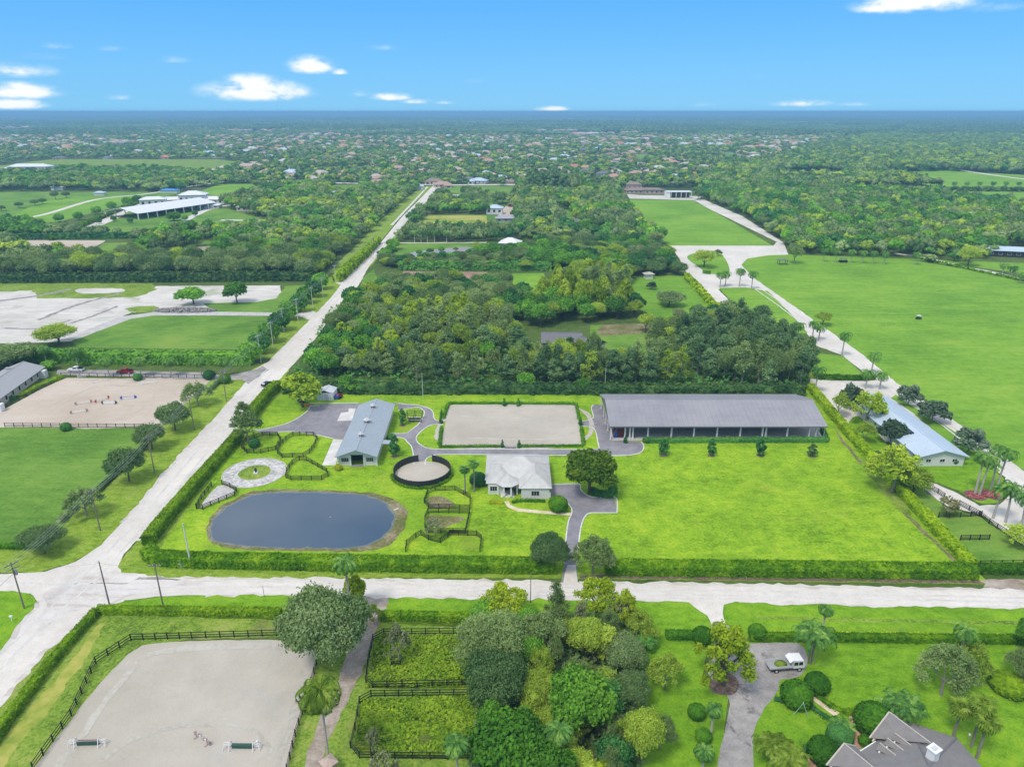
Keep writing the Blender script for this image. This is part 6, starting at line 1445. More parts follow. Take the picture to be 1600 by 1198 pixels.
for wi, (off, drop, lab) in enumerate(((-1.05, .2, 'outermost power line wire, field side, along the west road'), (-.4, .2, 'second power line wire from the field side along the west road'), (.4, .2, 'third power line wire from the field side along the west road'), (1.05, .2, 'power line wire nearest the pavement along the west road'), (.15, 2.3, 'thick lower cable slung under the wires along the west road'))):
    path = []
    for a, b in zip(pts_[:-1], pts_[1:]):
        d = (b - a); nrm = Vector((-d.y, d.x, 0)).normalized() * -off
        for k in range(8):
            u = k / 8; q = a.lerp(b, u) + nrm; q.z = 10.6 - drop - 4 * (.8 + .2 * (wi == 4)) * u * (1 - u); path.append(q)
    mb = MB()
    for p, q in zip(path[:-1], path[1:]): mb.tube(p, q, .024 if wi < 4 else .035, n=4, cap=False)
    tag(mb.part('power_wire', MATS['wire_bright' if wi < 4 else 'wire']), lab, 'power line')
def wire(a, b, sag, label):
    mb = MB(); P = []
    for i in range(13): u = i / 12; q = a.lerp(b, u); q.z -= 4 * sag * u * (1 - u); P.append(q)
    for p, q in zip(P[:-1], P[1:]): mb.tube(p, q, .02, n=4, cap=False)
    tag(mb.part('power_wire', MATS['wire']), label, 'power line')
U = lambda px, h: G(*px) + Vector((0, 0, h))
wire(U((38, 950), 9.6), U((171, 944), 9.6), .5, 'thin wire crossing the crossroads between the first two southern poles')
wire(U((171, 944), 9.6), U((256, 951), 9.8), .4, 'thin wire between the two poles in the southern verge')
# ------------------------------------------------------------------ small things
t = thing('utility_box', 'pale green utility box at the foot of the front hedge by the concrete pole', 'utility box', (*at_px(285, 886), 0))
MB().box((0, 0, .6), (1.0, .8, 1.2)).part('cabinet', MATS['green_box'], t); MB().box((0, 0, 1.22), (1.06, .86, .06)).part('lid', MATS['metal_pale'], t)
t = thing('garden_statue', 'small dark statue on a white base in the centre of the gravel ring', 'statue', (*at_px(400, 739), 0))
MB().box((0, 0, .18), (1.1, 1.1, .36)).part('base', MATS['white_paint'], t); MB().lathe([(.3, .36), (.22, .7), (.42, 1.0), (.2, 1.4), (.02, 1.55)], 10).part('figure', MATS['statue_dark'], t)
t = thing('swing_frame', 'pale green A-shaped swing frame on the lawn beside the garden hedge', 'swing', (*at_px(1251, 1109), 0), R(-18))
top = 2.6
for y in (-1.3, 1.3):
    for s in (-1, 1): MB().tube((s * 1.1, y, 0), (0, y * .9, top), .05, n=8).part('leg', MATS['swing_green'], t)
MB().tube((0, -1.2, top), (0, 1.2, top), .05, n=8).part('top_bar', MATS['swing_green'], t); MB().box((0, 0, .6), (.2, .5, .04)).part('seat', MATS['fence_black'], t)
for y in (-.22, .22): MB().bar((0, y, .6), (0, y, top), .02).part('rope', MATS['wire'], t)
t = thing('leaning_board', 'small grey folding board leaning beside the round garden shrub', 'board', (*at_px(1289, 1080), 0), R(-15)); MB().box((0, 0, .5), (.5, .08, 1.1), rx=.3).part('board', MATS['metal_pale'], t); MB().box((0, .3, .35), (.4, .3, .06)).part('shelf', MATS['metal_pale'], t)
t = thing('garden_fountain', 'small round white stone fountain at the end of the red garden walk', 'fountain', (*at_px(1338, 1174), 0)); MB().lathe([(.02, .1), (.6, .1), (.62, .4), (.5, .4), (.45, .2), (.12, .2), (.1, .8), (.3, .85), (.02, .9)], 16).part('basin', MATS['concrete'], t, smooth=True)
t = thing('pool_lamp', 'thin garden lamp post on the lawn beside the fan palms', 'lamp', (*at_px(1510, 1164), 0)); MB().tube((0, 0, 0), (0, 0, 2.0), .04, n=6).part('post', MATS['pole_grey'], t); MB().lathe([(.02, 1.95), (.16, 2.05), (.16, 2.3), (.02, 2.4)], 10).part('globe', MATS['white_paint'], t)
t = thing('white_plank', 'short white plank lying on the muddy pond bank', 'plank', (*at_px(619, 796), .1), R(35)); MB().box((0, 0, 0), (1.3, .25, .12)).part('board', MATS['white_paint'], t)
t = thing('pond_fountain_head', 'tiny white fountain float in the middle of the pond', 'fountain', (*at_px(516, 808), .02)); MB().lathe([(.02, .1), (.2, .07), (.24, 0)], 10).part('float', MATS['pole_grey'], t); MB().tube((0, 0, .1), (0, 0, .35), .06, n=6).part('nozzle', MATS['pole_grey'], t)
t = thing('mailbox', 'small white mailbox on the corner lawn at the far left', 'mailbox', (*at_px(19, 970), 0)); MB().box((0, 0, .5), (.1, .1, 1.0)).part('post', MATS['white_paint'], t); MB().box((0, 0, 1.1), (.5, .3, .3)).part('box', MATS['white_paint'], t)
t = thing('marker_post', 'yellow guy-wire marker leaning beside the corner utility pole', 'marker', (*at_px(26, 964), 0)); MB().tube((0, 0, 0), (.5, .3, 2.2), .05, n=6).part('sleeve', MATS['leaf_yellow'], t)
t = thing('red_bags', 'small red mat of mulch bags by the yard edge', 'bags', (*at_px(480, 634), 0), R(20)); 
for k, (x, y) in enumerate(((0, 0), (.8, .2), (.4, .9), (-1.1, -.4), (-.6, .7))): MB().box((x, y, .14), (.75, .5, .22), k * .5).part('bag', MATS['jump_red'], t)
t['label'] = 'scatter of red bags on the grass at the edge of the asphalt yard'
for x, y, lab in ((480, 634.5, 'long white kerb stone beside the white shed'),):
    t = thing('kerb_stone', lab, 'kerb', (*at_px(x + 12, y), 0)); MB().box((0, 0, .12), (3, .3, .24)).part('block', MATS['concrete'], t)

# ------------------------------------------------------------------ single trees, from the photograph
TL = [
 ('oak', 507, 1032, 906, 142, 'huge dark grey-green oak between the pale arena and the dirt track'),
 ('lime!', 556, 950, 893, 42, 'bright lime tree peeping out right of the huge oak'),
 ('lime!', 506, 962, 918, 42, 'bright lime tree top in front of the huge oak crown'),
 ('loose~', 585, 975, 938, 26, 'thin olive shrub-like tree beside the dirt track mouth'),
 ('sparse!', 789, 962, 897, 84, 'open-limbed lime tree on the cross street verge, left of the driveway'),
 ('sparse!', 931, 962, 885, 76, 'open-limbed lime tree opposite the property driveway'),
 ('sparse!', 975, 985, 912, 48, 'smaller lime tree right of the open-limbed one'),
 ('grey', 768, 1050, 945, 112, 'broad grey-green tree at the left of the southern thicket'),
 ('loose', 848, 1022, 940, 98, 'broad grey-green tree at the top of the southern thicket'),
 ('wispy', 868, 985, 905, 40, 'slim feathery tree rising at the top of the southern thicket'),
 ('oak', 770, 1105, 1005, 100, 'dark olive tree at the left edge of the thicket beside the paddock fence'),
 ('acacia', 915, 1030, 958, 62, 'yellow-olive tree in the thicket below the open-limbed limes'),
 ('oak', 975, 1050, 985, 70, 'dark grey-olive tree in the right of the southern thicket'),
 ('deep', 1008, 1015, 985, 34, 'small dark green tree by the yard hedge in the thicket'),
 ('loose~', 1000, 1000, 945, 60, 'yellowish open tree behind the dark thicket oak'),
 ('ficus*', 905, 1135, 1028, 110, 'deep green leafy tree in the heart of the southern thicket'),
 ('deep', 935, 1110, 1050, 76, 'dark bluish-green tree at the right of the thicket heart'),
 ('acacia', 838, 1105, 1038, 74, 'pale yellow-green tree in the middle of the southern thicket'),
 ('bare&', 808, 1100, 1068, 46, 'pinkish pale-leaved tree in the thicket left of centre'),
 ('loose~', 1040, 1078, 1012, 66, 'rounded yellow-olive tree at the edge of the yard lawn'),
 ('oak', 985, 1100, 1040, 62, 'dark leaning olive tree between thicket and yard lawn'),
 ('acacia', 1000, 1190, 1096, 68, 'tall yellow-green tree at the right edge of the thicket'),
 ('acacia', 868, 1165, 1102, 78, 'dusty yellow-green tree low in the thicket centre'),
 ('ficus*', 790, 1215, 1092, 140, 'large vivid green tree at the bottom of the thicket'),
 ('ficus*', 850, 1260, 1150, 110, 'vivid green tree cut by the bottom edge, centre'),
 ('deep', 958, 1215, 1138, 62, 'dark green tree at the bottom right of the thicket'),
 ('acacia', 900, 1230, 1160, 70, 'pale tree low at the bottom edge, right of the vivid green one'),
 ('lime!', 945, 1240, 1180, 50, 'bright lime crown at the very bottom edge of the thicket'),
 ('grey', 1030, 1170, 1110, 44, 'thin grey tree standing at the right border of the thicket'),
 ('bare&', 623, 1034, 962, 50, 'pale willowy tree inside its dark square guard fence'),
 ('bare&', 602, 1235, 1160, 60, 'pale sparse tree at the bottom of the lower weedy paddock'),
 ('bare&', 583, 1175, 1125, 26, 'thin bare tree inside the lower weedy paddock'),
 ('sparse!', 1130, 1070, 955, 124, 'large yellow-lime tree with dark limbs on the mulch ring beside the yard drive'),
 ('loose', 1470, 1085, 990, 96, 'olive tree leaning over the garden lawn, left trunk of a pair'),
 ('loose~', 1505, 1060, 985, 70, 'olive tree behind the leaning one on the garden lawn'),
 ('loose', 1598, 1065, 1000, 66, 'grey-green tree at the right edge above the yellow bed'),
 ('ficus', 1600, 1020, 960, 40, 'dark tree at the right edge in the garden hedge'),
 # property
 ('ficus^', 920, 771, 696, 84, 'large dense tree with golden tips beside the house drive'),
 ('oak', 858, 889, 828, 66, 'dark grey-green tree left of the property driveway mouth'),
 ('loose', 926, 896, 825, 74, 'brownish grey-green tree right of the property driveway mouth'),
 ('loose', 388, 690, 634, 56, 'grey-green tree overhanging the hedge near the small paddock'),
 ('loose', 384, 660, 622, 34, 'grey-leaved tree outside the hedge by the pale road'),
 ('lime', 473, 636, 578, 66, 'wide bright green tree over the shed in the yard corner'),
 ('bare&', 681, 838, 800, 36, 'pale thin tree inside the middle paddock'),
 ('loose~', 1585, 850, 812, 60, 'sparse olive tree in the small right-hand paddock'),
 ('bare', 1478, 806, 768, 44, 'reddish-brown thin tree beside the curved shell lane'),
 ('loose+', 1394, 768, 684, 96, 'large lime and olive tree straddling the east boundary hedge'),
 ('acacia', 1425, 772, 725, 56, 'olive tree right behind the large lime boundary tree'),
 ('silver', 1391, 692, 650, 46, 'silvery dark tree in front of the pale blue roof'),
 ('loose~', 1350, 692, 655, 34, 'small thin olive tree beside the boundary lane'),
 ('loose+', 1352, 662, 600, 58, 'tall layered green tree left of the pale blue roof'),
 ('loose~', 1309, 650, 608, 34, 'thin pale green tree on the shell parking area'),
 ('silver', 1328, 640, 596, 40, 'grey-green tree behind the layered tree by the parking area'),
 ('silver', 1418, 633, 598, 42, 'dark spreading tree at the far end of the pale blue roof'),
 ('silver', 1455, 660, 620, 54, 'dark spreading tree between pale blue roof and polo field, second of three'),
 ('silver', 1512, 706, 664, 56, 'dark spreading tree nearest the royal palms beside the polo field'),
 ('acacia', 1285, 508, 484, 26, 'small orange-tipped tree at the edge of the polo field'),
 # west roadside oaks
 ('loose', 310, 634, 590, 50, 'roadside oak at the upper right corner of the pink arena'),
 ('oak', 274, 672, 624, 52, 'roadside oak overlapping the pink arena fence'),
 ('oak', 238, 702, 657, 46, 'roadside oak just below the pink arena corner'),
 ('oak', 202, 752, 694, 58, 'roundest dark oak beside the green field, halfway down the row'),
 ('loose', 136, 806, 752, 62, 'grey-brown oak behind the lone utility pole'),
 ('oak', 70, 864, 816, 64, 'lowest dark oak of the west roadside row, at the field corner'),
 ('ficus', 303, 475, 445, 46, 'flat-topped young tree beside the rubble pile'),
 ('ficus', 371, 474, 437, 40, 'round green tree on the construction ground near the grass strip'),
 ('acacia', 93, 538, 502, 58, 'flat-topped tree at the near side of the construction ground'),
 ('grey', 20, 575, 532, 90, 'grey-green tree mass behind the left stable'),
 ('bush', 78, 578, 562, 22, 'round bush at the far end of the left stable'),
]
for k, px, yb, yt, wp, lab in TL:
    TR(k.strip('!*&~+^'), px, yb, yt, wp, lab, leaf='leaf_bright' if '!' in k else 'leaf_vivid' if '*' in k else 'leaf_pale' if '&' in k else 'leaf_acacia' if '~' in k else 'leaf_lime' if '+' in k else 'leaf_golden' if '^' in k else None)
for i, (x, y) in enumerate(((1036, 711), (1111, 711.5), (1188, 711.5), (1268, 712.5))):
    labs = ('young lawn tree in a mulch ring, nearest the asphalt apron', 'young lawn tree in a mulch ring, second from the asphalt apron', 'young lawn tree in a mulch ring, third from the asphalt apron', 'smallest young lawn tree, nearest the east hedge')
    TR('lawntree', x, y, y - (27 if i < 3 else 22), 17, labs[i], group='young trees in front of the covered arena', leaf='leaf_oak' if i == 3 else None)
    poly('mulch_ring', 'mulch', ring(G(x, y), 1.1, 20), 3, jit=.08, open_=False, world=True)
for x, y, h, w, lab in ((629, 664, 26, 9, 'slim dark cypress-like tree on the lawn below the pergola'), (617, 713, 36, 12, 'taller slim tree on the lawn beside the barn side canopy')):
    TR('lawntree', x, y, y - h, w + 5, lab); poly('mulch_ring', 'mulch', ring(G(x, y), 1.1, 20), 3, jit=.08, open_=False, world=True)
for x, y, lab in ((690, 652, 'dark cypress at the upper side entry of the sand arena'), (689, 661, 'dark cypress at the lower side entry of the sand arena'), (785, 699, 'dark cypress left of the arena entry'), (811, 699, 'dark cypress right of the arena entry'), (907, 664, 'dark cypress at the right side entry of the sand arena'), (788, 634, 'dark cypress on the far hedge of the sand arena, left one'), (810, 634, 'dark cypress on the far hedge of the sand arena, right one'), (977, 692, 'small potted cypress beside the white posts of the big roof')):
    TR('spire', x, y, y - 14, 7, lab)
for x, y, r, lab in ((1275, 1078, 19, 'round clipped shrub beside the flatbed truck'), (1242, 1098, 24, 'large round clipped shrub behind the swing frame'), (1362, 1140, 29, 'largest round clipped shrub, by the shingle roof corner'), (1284, 1186, 24, 'round clipped shrub at the lower end of the swing lawn'), (1097, 1002, 16, 'round clipped shrub at the yard drive gate'), (1128, 1047, 12, 'small round clipped shrub under the yellow-lime tree'), (1088, 1119, 14, 'small round clipped shrub on the lawn left of the drive'), (1098, 1156, 13, 'grey-green round shrub lowest on the lawn left of the drive'), (1350, 1162, 10, 'small clipped shrub in the notch of the shingle roof'), (1310, 1160, 20, 'dark round shrub beside the red garden walk'), (1182, 995, 14, 'round clipped shrub at the right side of the yard gate'),
                       (529, 734, 6, 'small golden round shrub at the barn corner'), (872, 797, 15, 'broad round shrub at the house corner beside the drive'), (415, 1198, 1, 'x'), (104, 672, 8, 'small dark shrub on the near fence of the pink arena'), (216, 594, 7, 'small dark shrub on the far fence of the pink arena'), (352, 598, 9, 'spreading shrub at the corner lawn by the pickup lane'), (328, 592, 9, 'dark shrub beside the corner of the pink arena'),
                       (747, 757, 13, 'dark shrub mass at the left wall of the white house'), (1010, 691, 6, 'dark purple shrub at the left end of the hedge below the big roof'), (1460, 722, 6, 'pale shrub against the blue-roofed barn'), (1488, 724, 9, 'dark shrub against the blue-roofed barn'), (612, 690, 8, 'dark clipped shrub beside the barn side canopy'), (398, 698, 9, 'low dark shrub at the hedge by the small paddock')):
    if lab != 'x': ball(x, y, r, lab, leaf='leaf_yellow' if 'golden' in lab else 'leaf_deep' if 'dark' in lab else 'leaf_clipped')
ball(1576, 1076, 29, 'oval yellow-green shrub bed on the right-hand lawn', leaf='leaf_hedge_lime', squash=.35)
hedge([(1560, 1060), (1570, 1072), (1590, 1080), (1612, 1078)], 1.0, .6, 'leaf_yellow', 'yellow border round the oval shrub bed', dens=16, leaf=.2)
for i, (x, y) in enumerate(((508, 452), (497, 464), (484, 474), (474, 487), (459, 500), (444, 517), (428, 535), (413, 552), (400, 566))):
    TR('bush', x - 6, y, y - 26 - i * .9, 26 + i * 1.2, ['farthest', 'second farthest', 'third farthest', 'fourth farthest', 'middle', 'fourth nearest', 'third nearest', 'second nearest', 'nearest'][i] + ' dark rounded tree of the row beside the upper west road', leaf='leaf_deep' if i % 2 else 'leaf_ficus', group='rounded trees along the upper west road', name='roadside_tree')
for i, (x, y, r) in enumerate(((640, 408, 16), (662, 411, 20), (684, 409, 14), (706, 412, 22), (728, 404, 14), (655, 398, 10), (672, 397, 12), (690, 394, 10), (712, 393, 9))): TR('bush' if i % 2 else 'oak', x, y, y - r * .8, r, ['first', 'second', 'third', 'fourth', 'fifth', 'sixth', 'seventh', 'eighth', 'ninth'][i] + ' dark shrub standing round or in the milky pond', group='dark shrubs round the milky pond', name='shrub', cat='shrub')
# palms
palm('arching', 514, 1190, 1062, 'tall shaggy palm with pale trunk beside the dirt track', 'leaf_palm_lime', spread=1.6)
palm('royal', 548, 965, 868, 'dark tall palm rising behind the huge oak', spread=1.15)
palm('fan', 727, 771, 727, 'left fan palm of the pair beside the white house', spread=.85); palm('fan', 741, 768, 719, 'right, taller fan palm of the pair beside the white house', spread=.85)
palm('arching', 870, 1210, 1130, 'feathery palm sunk in the southern thicket', spread=1.1); palm('arching', 716, 1235, 1150, 'feathery palm at the bottom of the weedy paddock', spread=1.0)
palm('areca', 1266, 1036, 950, 'big leafy clump palm behind the flatbed truck', spread=1.35, name='clump_palm'); palm('arching', 1280, 1010, 945, 'slender palm head above the big clump palm', spread=.7)
palm('areca', 1402, 1132, 1070, 'large feathery clump palm behind the shingle roof', 'leaf_palm', spread=1.25, name='clump_palm')
palm('arching', 1110, 1150, 1100, 'small palm on the lawn left of the drive, upper one', spread=.7); palm('arching', 1098, 1198, 1165, 'small palm on the lawn left of the drive, lower one', spread=.8)
palm('areca', 1205, 1190, 1138, 'golden-green clump palm at the drive edge, left one', 'leaf_palm_lime', spread=1.05, name='clump_palm'); palm('areca', 1228, 1215, 1158, 'golden-green clump palm at the bottom edge of the swing lawn', 'leaf_palm_lime', spread=1.05, name='clump_palm')
palm('areca', 1312, 1150, 1118, 'dark tufted clump palm beside the cream walk', 'leaf_palm', spread=.8, name='clump_palm')
palm('fan', 1489, 1152, 1096, 'left fan palm of the three on the lower right lawn', 'leaf_palm_lime', spread=1.05); palm('fan', 1517, 1166, 1090, 'rear fan palm of the three on the lower right lawn', 'leaf_palm_lime', spread=1.05); palm('fan', 1526, 1184, 1118, 'right fan palm of the three on the lower right lawn', 'leaf_palm_lime', spread=1.05)
palm('royal', 1492, 1058, 978, 'dark palm head standing over the leaning olive tree', spread=.9, lean=(.3, 0))
for x, y, yt, lab in ((1523, 772, 706, 'royal palm at the left of the pink flower bed, first trunk'), (1530, 773, 708, 'royal palm at the left of the pink flower bed, second trunk'), (1547, 770, 698, 'royal palm at the right of the pink flower bed, first trunk'), (1554, 772, 698, 'royal palm at the right of the pink flower bed, second trunk'),
                      (1551, 810, 757, 'royal palm inside the bend of the shell lane, left one'), (1571, 816, 754, 'royal palm inside the bend of the shell lane, middle one'), (1592, 836, 770, 'royal palm inside the bend of the shell lane, right one'), (1602, 800, 752, 'royal palm cut by the right edge beside the lane')):
    palm('royal', x, y, yt, lab, spread=1.1, near=True, lean=(.5, 0))
for x, y, yt, lab in ((1268, 535, 500, 'first palm of the lane row beside the polo field'), (1279, 531, 506, 'second palm of the lane row, close beside the first'), (1315, 557, 518, 'third palm along the lane beside the polo field'), (1361, 584, 549, 'fourth palm along the lane beside the polo field'), (1352, 607, 576, 'palm left of the lower lane palm pair'), (1374, 608, 579, 'palm right of the lower lane palm pair'), (1273, 614, 572, 'tall palm behind the hedge corner at the parking area'), (1244, 540, 502, 'palm half hidden behind the tall trees by the lane')):
    palm('royal', x, y, yt, lab, spread=1.15)
for x, y, yt, lab in ((1125, 449, 423, 'leftmost of the four island palms beside the shell lane'), (1133, 447, 422, 'second of the four island palms beside the shell lane'), (1155, 448, 418, 'third of the four island palms beside the shell lane'), (1174, 452, 422, 'rightmost of the four island palms beside the shell lane')):
    palm('royal', x, y, yt, lab, spread=1.35)
for i, (x, y) in enumerate(((73, 570), (122, 573), (171, 588), (221, 588), (268, 588), (315, 588), (352, 588))):
    palm('arching', x, y, y - 32, ['palm at the far end of the left stable', 'palm behind the white pickup', 'palm left of the red pickup', 'palm right of the red pickup', 'third palm left of the corner on the pickup lane', 'second palm left of the corner on the pickup lane', 'palm nearest the corner of the pickup lane'][i], spread=1.3)
palm('arching', 12, 568, 548, 'small pale palm behind the left stable', 'leaf_palm_lime', spread=1.1)
for i, x in enumerate((1286, 1305, 1329, 1347, 1363, 1381, 1430)):
    palm('royal', x, 409 + i * .8, 387 + i, ['leftmost', 'second', 'third', 'fourth', 'fifth', 'sixth', 'rightmost'][i] + ' white-trunked palm along the dark wood at the top of the polo field', group='palms in front of the dark wood', spread=1.3)
for i, x in enumerate((1268, 1290, 1310, 1330, 1351, 1371, 1391)):
    palm('royal', x + 200, 293, 283, ['leftmost', 'second', 'third', 'fourth', 'fifth', 'sixth', 'rightmost'][i] + ' small palm between the two far polo fields', group='palms between the far polo fields', spread=1.6)
for i, x in enumerate((648, 658, 668, 679, 698)):
    palm('royal', x, 379, 359, ['leftmost', 'second', 'middle', 'fourth', 'rightmost'][i] + ' tall palm of the row above the milky pond', group='palms above the milky pond', spread=1.2)
for x, y, lab in ((838, 388, 'left palm of the pair behind the white hip-roofed house'), (844, 389, 'right palm of the pair behind the white hip-roofed house')): palm('royal', x, y, 366, lab, spread=1.2)
for x, y, lab in ((1566, 425, 'left lane palm at the far right edge'), (1580, 430, 'middle lane palm at the far right edge'), (1594, 440, 'right lane palm at the far right edge')): palm('royal', x, y + 3, y - 16, lab, spread=1.3)
for i, (x, y) in enumerate(((93, 347), (124, 344), (151, 335), (175, 328), (199, 321), (215, 318))): TR('bush', x, y, y - 13, 15, ['first', 'second', 'third', 'fourth', 'fifth', 'sixth'][i] + ' small round tree from the left along the left polo field hedge', group='small trees along the left polo hedge', name='roadside_tree')
for i, (x, y) in enumerate(((3, 330), (30, 325), (55, 321), (67, 319), (87, 312), (104, 309))): TR('oak', x, y, y - 10 - (i == 4) * 5, 13, ['first', 'second', 'third', 'fourth', 'fifth', 'sixth'][i] + ' tree from the left along the lane above the left polo field', group='trees along the lane above the left polo field')
for i, (x, y) in enumerate(((155, 350), (178, 346), (204, 349), (290, 345), (305, 338), (272, 345))): TR('bush', x, y, y - (9 if i != 5 else 14), 9 if i != 5 else 22, ['far left', 'left', 'middle', 'right', 'far right', 'largest dark'][i] + ' small tree on the grass around the white riding arena', name='roadside_tree')
TR('acacia', 1100, 418, 388, 34, 'dense olive tree on the triangular traffic island'); TR('bare', 1122, 400, 388, 16, 'bare thin tree on the right of the traffic island')
TR('grey', 1240, 412, 378, 26, 'grey tree with drooping crown beside the field shelter'); TR('acacia', 1512, 416, 382, 32, 'tall olive tree beside the far lane junction')
TR('silver', 1018, 452, 439, 18, 'small dark tree in the upper small paddock'); TR('oak', 1045, 478, 452, 46, 'dark tree standing in front of the small paddocks')
# ------------------------------------------------------------------ the woods
mixA = [('wispy', 1.0, 'leaf_grey', 1.1), ('acacia', .8, None, .95), ('loose', 1.0), ('tall', .8, None, 1.1), ('loose', .5, 'leaf_acacia'), ('lime', .35), ('ficus', .8, None, .9), ('deep', .5, None, .85)]
mixB = [('lime', 1.0), ('acacia', .8), ('loose', .6, 'leaf_acacia'), ('oak', .5), ('grey', .5), ('ficus', .5)]
mixC = [('ficus', 1.0), ('deep', .9), ('oak', 1.0), ('acacia', .5), ('grey', .7)]
mixD = [('oak', 1.2), ('grey', 1.0), ('deep', .5), ('acacia', .6), ('ficus', .7)]
mixE = [('deep', 1.1), ('ficus', 1.2), ('acacia', .45), ('oak', 1.0), ('grey', .7), ('ficus', .6)]
gA = 'trees in the wood behind the horse property'
# first line of tall trees behind the back hedge
wood([(446, 607), (900, 609), (900, 596), (452, 592)], 6.2, [('wispy', 1, 'leaf_grey'), ('tall', 1), ('grey', .7), ('ficus', .5, None, .75)], (9, 12.5), (5.5, 8), 'tall slender tree in the front row of the wood behind barn and arena', gA)
wood([(900, 609), (1258, 611), (1262, 590), (900, 592)], 6.6, [('tall', 1.2), ('wispy', 1, 'leaf_casuarina'), ('grey', .4), ('wispy', .9, 'leaf_grey'), ('tall', .8)], (11, 16.5), (6, 8.5), 'tall dark feathery tree in the front row behind the long grey roof', gA)
wood([(470, 590), (490, 560), (520, 522), (540, 496), (600, 490), (760, 500), (812, 520), (846, 590)], 7.0, mixA, (7.5, 11), (6, 9), 'tree in the mixed wood between sand arena and main road', gA)
wood([(500, 548), (522, 515), (540, 498), (560, 484), (745, 492), (735, 520), (640, 528), (540, 530)], 7.2, mixB, (8, 11), (7, 10), 'yellow-green tree in the upper part of the wood by the main road', gA)
wood([(530, 500), (548, 478), (572, 466), (700, 464), (810, 468), (905, 478), (985, 478), (1000, 500), (940, 506), (812, 514), (745, 496), (600, 486), (545, 496)], 7.5, mixD, (8, 12), (7, 10), 'dark tree in the band of wood above the yellow-green trees', gA)
wood([(900, 606), (1262, 608), (1262, 598), (900, 597)], 6.0, [('wispy', 1, 'leaf_grey'), ('grey', .6), ('tall', .8), ('wispy', .8, 'leaf_acacia')], (10, 15), (5, 7.5), 'slim feathery tree just behind the hedge of the long grey roof', gA, ign=True)
wood([(925, 594), (1062, 594), (1060, 566), (925, 566)], 8.0, [('wispy', 1, 'leaf_grey'), ('grey', .8), ('acacia', .6), ('tall', .7)], (7, 12), (5.5, 8), 'loose tree on the edge of the clearing behind the long grey roof', gA, ign=True)
wood([(840, 588), (935, 588), (935, 566), (842, 566)], 6.5, [('wispy', 1, 'leaf_grey'), ('acacia', .8), ('grey', .8)], (10, 14), (5, 7.5), 'tall loose tree half hiding the dark-roofed house', gA, ign=True)
wood([(810, 600), (812, 575), (850, 572), (925, 580), (935, 600)], 7.0, mixA, (9, 13), (5.5, 8), 'grey-green tree in front of the hidden dark-roofed house', gA)
wood([(1060, 592), (1050, 545), (1085, 520), (1160, 508), (1215, 530), (1262, 570), (1262, 592)], 6.8, [('tall', 1.2), ('wispy', 1, 'leaf_casuarina'), ('grey', .5), ('wispy', .8, 'leaf_grey'), ('acacia', .4)], (10, 15.5), (6, 8.5), 'tall dark feathery tree at the north-east corner of the wood', gA)
wood([(845, 478), (870, 455), (940, 455), (985, 470), (980, 500), (900, 495)], 7.0, [('tall', 1), ('wispy', 1, 'leaf_grey'), ('lime', .8)], (13, 18), (7, 9), 'tall grey feathery tree in the middle of the upper wood', gA)
wood([(905, 460), (880, 445), (900, 425), (960, 422), (985, 436), (965, 455)], 7.5, [('lime', 1.5), ('acacia', .6)], (8, 11), (8, 11), 'bright lime tree below the grey pyramid roof', gA)
wood([(1048, 505), (1150, 500), (1165, 520), (1060, 530)], 7, mixC, (6, 9), (6, 8), 'tree beside the muddy pool behind the wood', gA)
wood([(444, 612.5), (940, 613.5), (940, 610.5), (444, 609.5)], 6.5, [('deep', 1, 'leaf_wall'), ('ficus', 1), ('tall', .8, 'leaf_wall')], (4.5, 7), (5, 7), 'low leafy tree growing through the back hedge above barn and sand arena', gA, ign=True)
wood([(940, 615), (1256, 615), (1256, 612), (940, 612)], 6.5, [('deep', 1, 'leaf_wall'), ('ficus', 1), ('tall', .8, 'leaf_wall')], (4.5, 7), (5, 7), 'low leafy tree growing through the back hedge above the long grey roof', gA, ign=True)
wood([(735, 1020), (760, 960), (900, 955), (960, 965), (1000, 1010), (985, 1110), (1000, 1240), (735, 1240), (745, 1110)], 5.6, [('wispy', .6, 'leaf_grey'), ('deep', .6), ('ficus', .9), ('loose', 1.0, 'leaf_acacia'), ('loose', 1.0), ('wispy', .7, 'leaf_acacia'), ('bare', .6, 'leaf_pale')], (4.5, 8.5), (3.5, 6), 'smaller tree crowded between the big crowns of the southern thicket', 'trees of the southern thicket', ign=True)
wood([(985, 566), (1062, 566), (1064, 515), (1005, 513)], 9.0, [('loose', 1), ('acacia', .6), ('grey', .6), ('ficus', .5)], (6, 11), (6, 9), 'loose tree filling the right part of the clearing behind the wood', gA, ign=True)
# middle distance, right of the road
gB = 'trees among the small farms right of the main road'
wood([(592, 455), (600, 444), (790, 446), (800, 470), (575, 468)], 7.5, mixD, (7, 10), (8, 11), 'dark tree below the red-brown arena', gB)
wood([(590, 418), (612, 385), (770, 392), (800, 402), (880, 418), (880, 426), (860, 424), (630, 420)], 9, mixC, (5, 8), (7, 10), 'leafy tree around the milky pond and white house', gB)
wood([(770, 418), (775, 402), (870, 384), (960, 372), (1000, 380), (1045, 415), (1072, 436), (1000, 436), (900, 424)], 8.6, mixC, (7, 11), (8, 12), 'leafy tree in the dense farm wood above the lime trees', gB)
wood([(612, 385), (640, 362), (760, 362), (790, 358), (800, 378), (760, 379), (640, 379)], 8, [('oak', 1), ('grey', 1), ('deep', .6)], (8, 11), (7, 9), 'dark tree in the row above the milky pond', gB)
wood([(800, 380), (796, 350), (815, 330), (870, 350), (1000, 372), (1030, 392), (1046, 410), (960, 370)], 9, mixC, (7, 11), (8, 12), 'leafy tree around the grey-roofed farm houses', gB)
wood([(640, 350), (660, 330), (690, 300), (705, 316), (770, 318), (772, 336), (665, 336), (655, 350)], 9, mixC, (7, 11), (8, 12), 'leafy tree around the pale blue roofed house', gB)
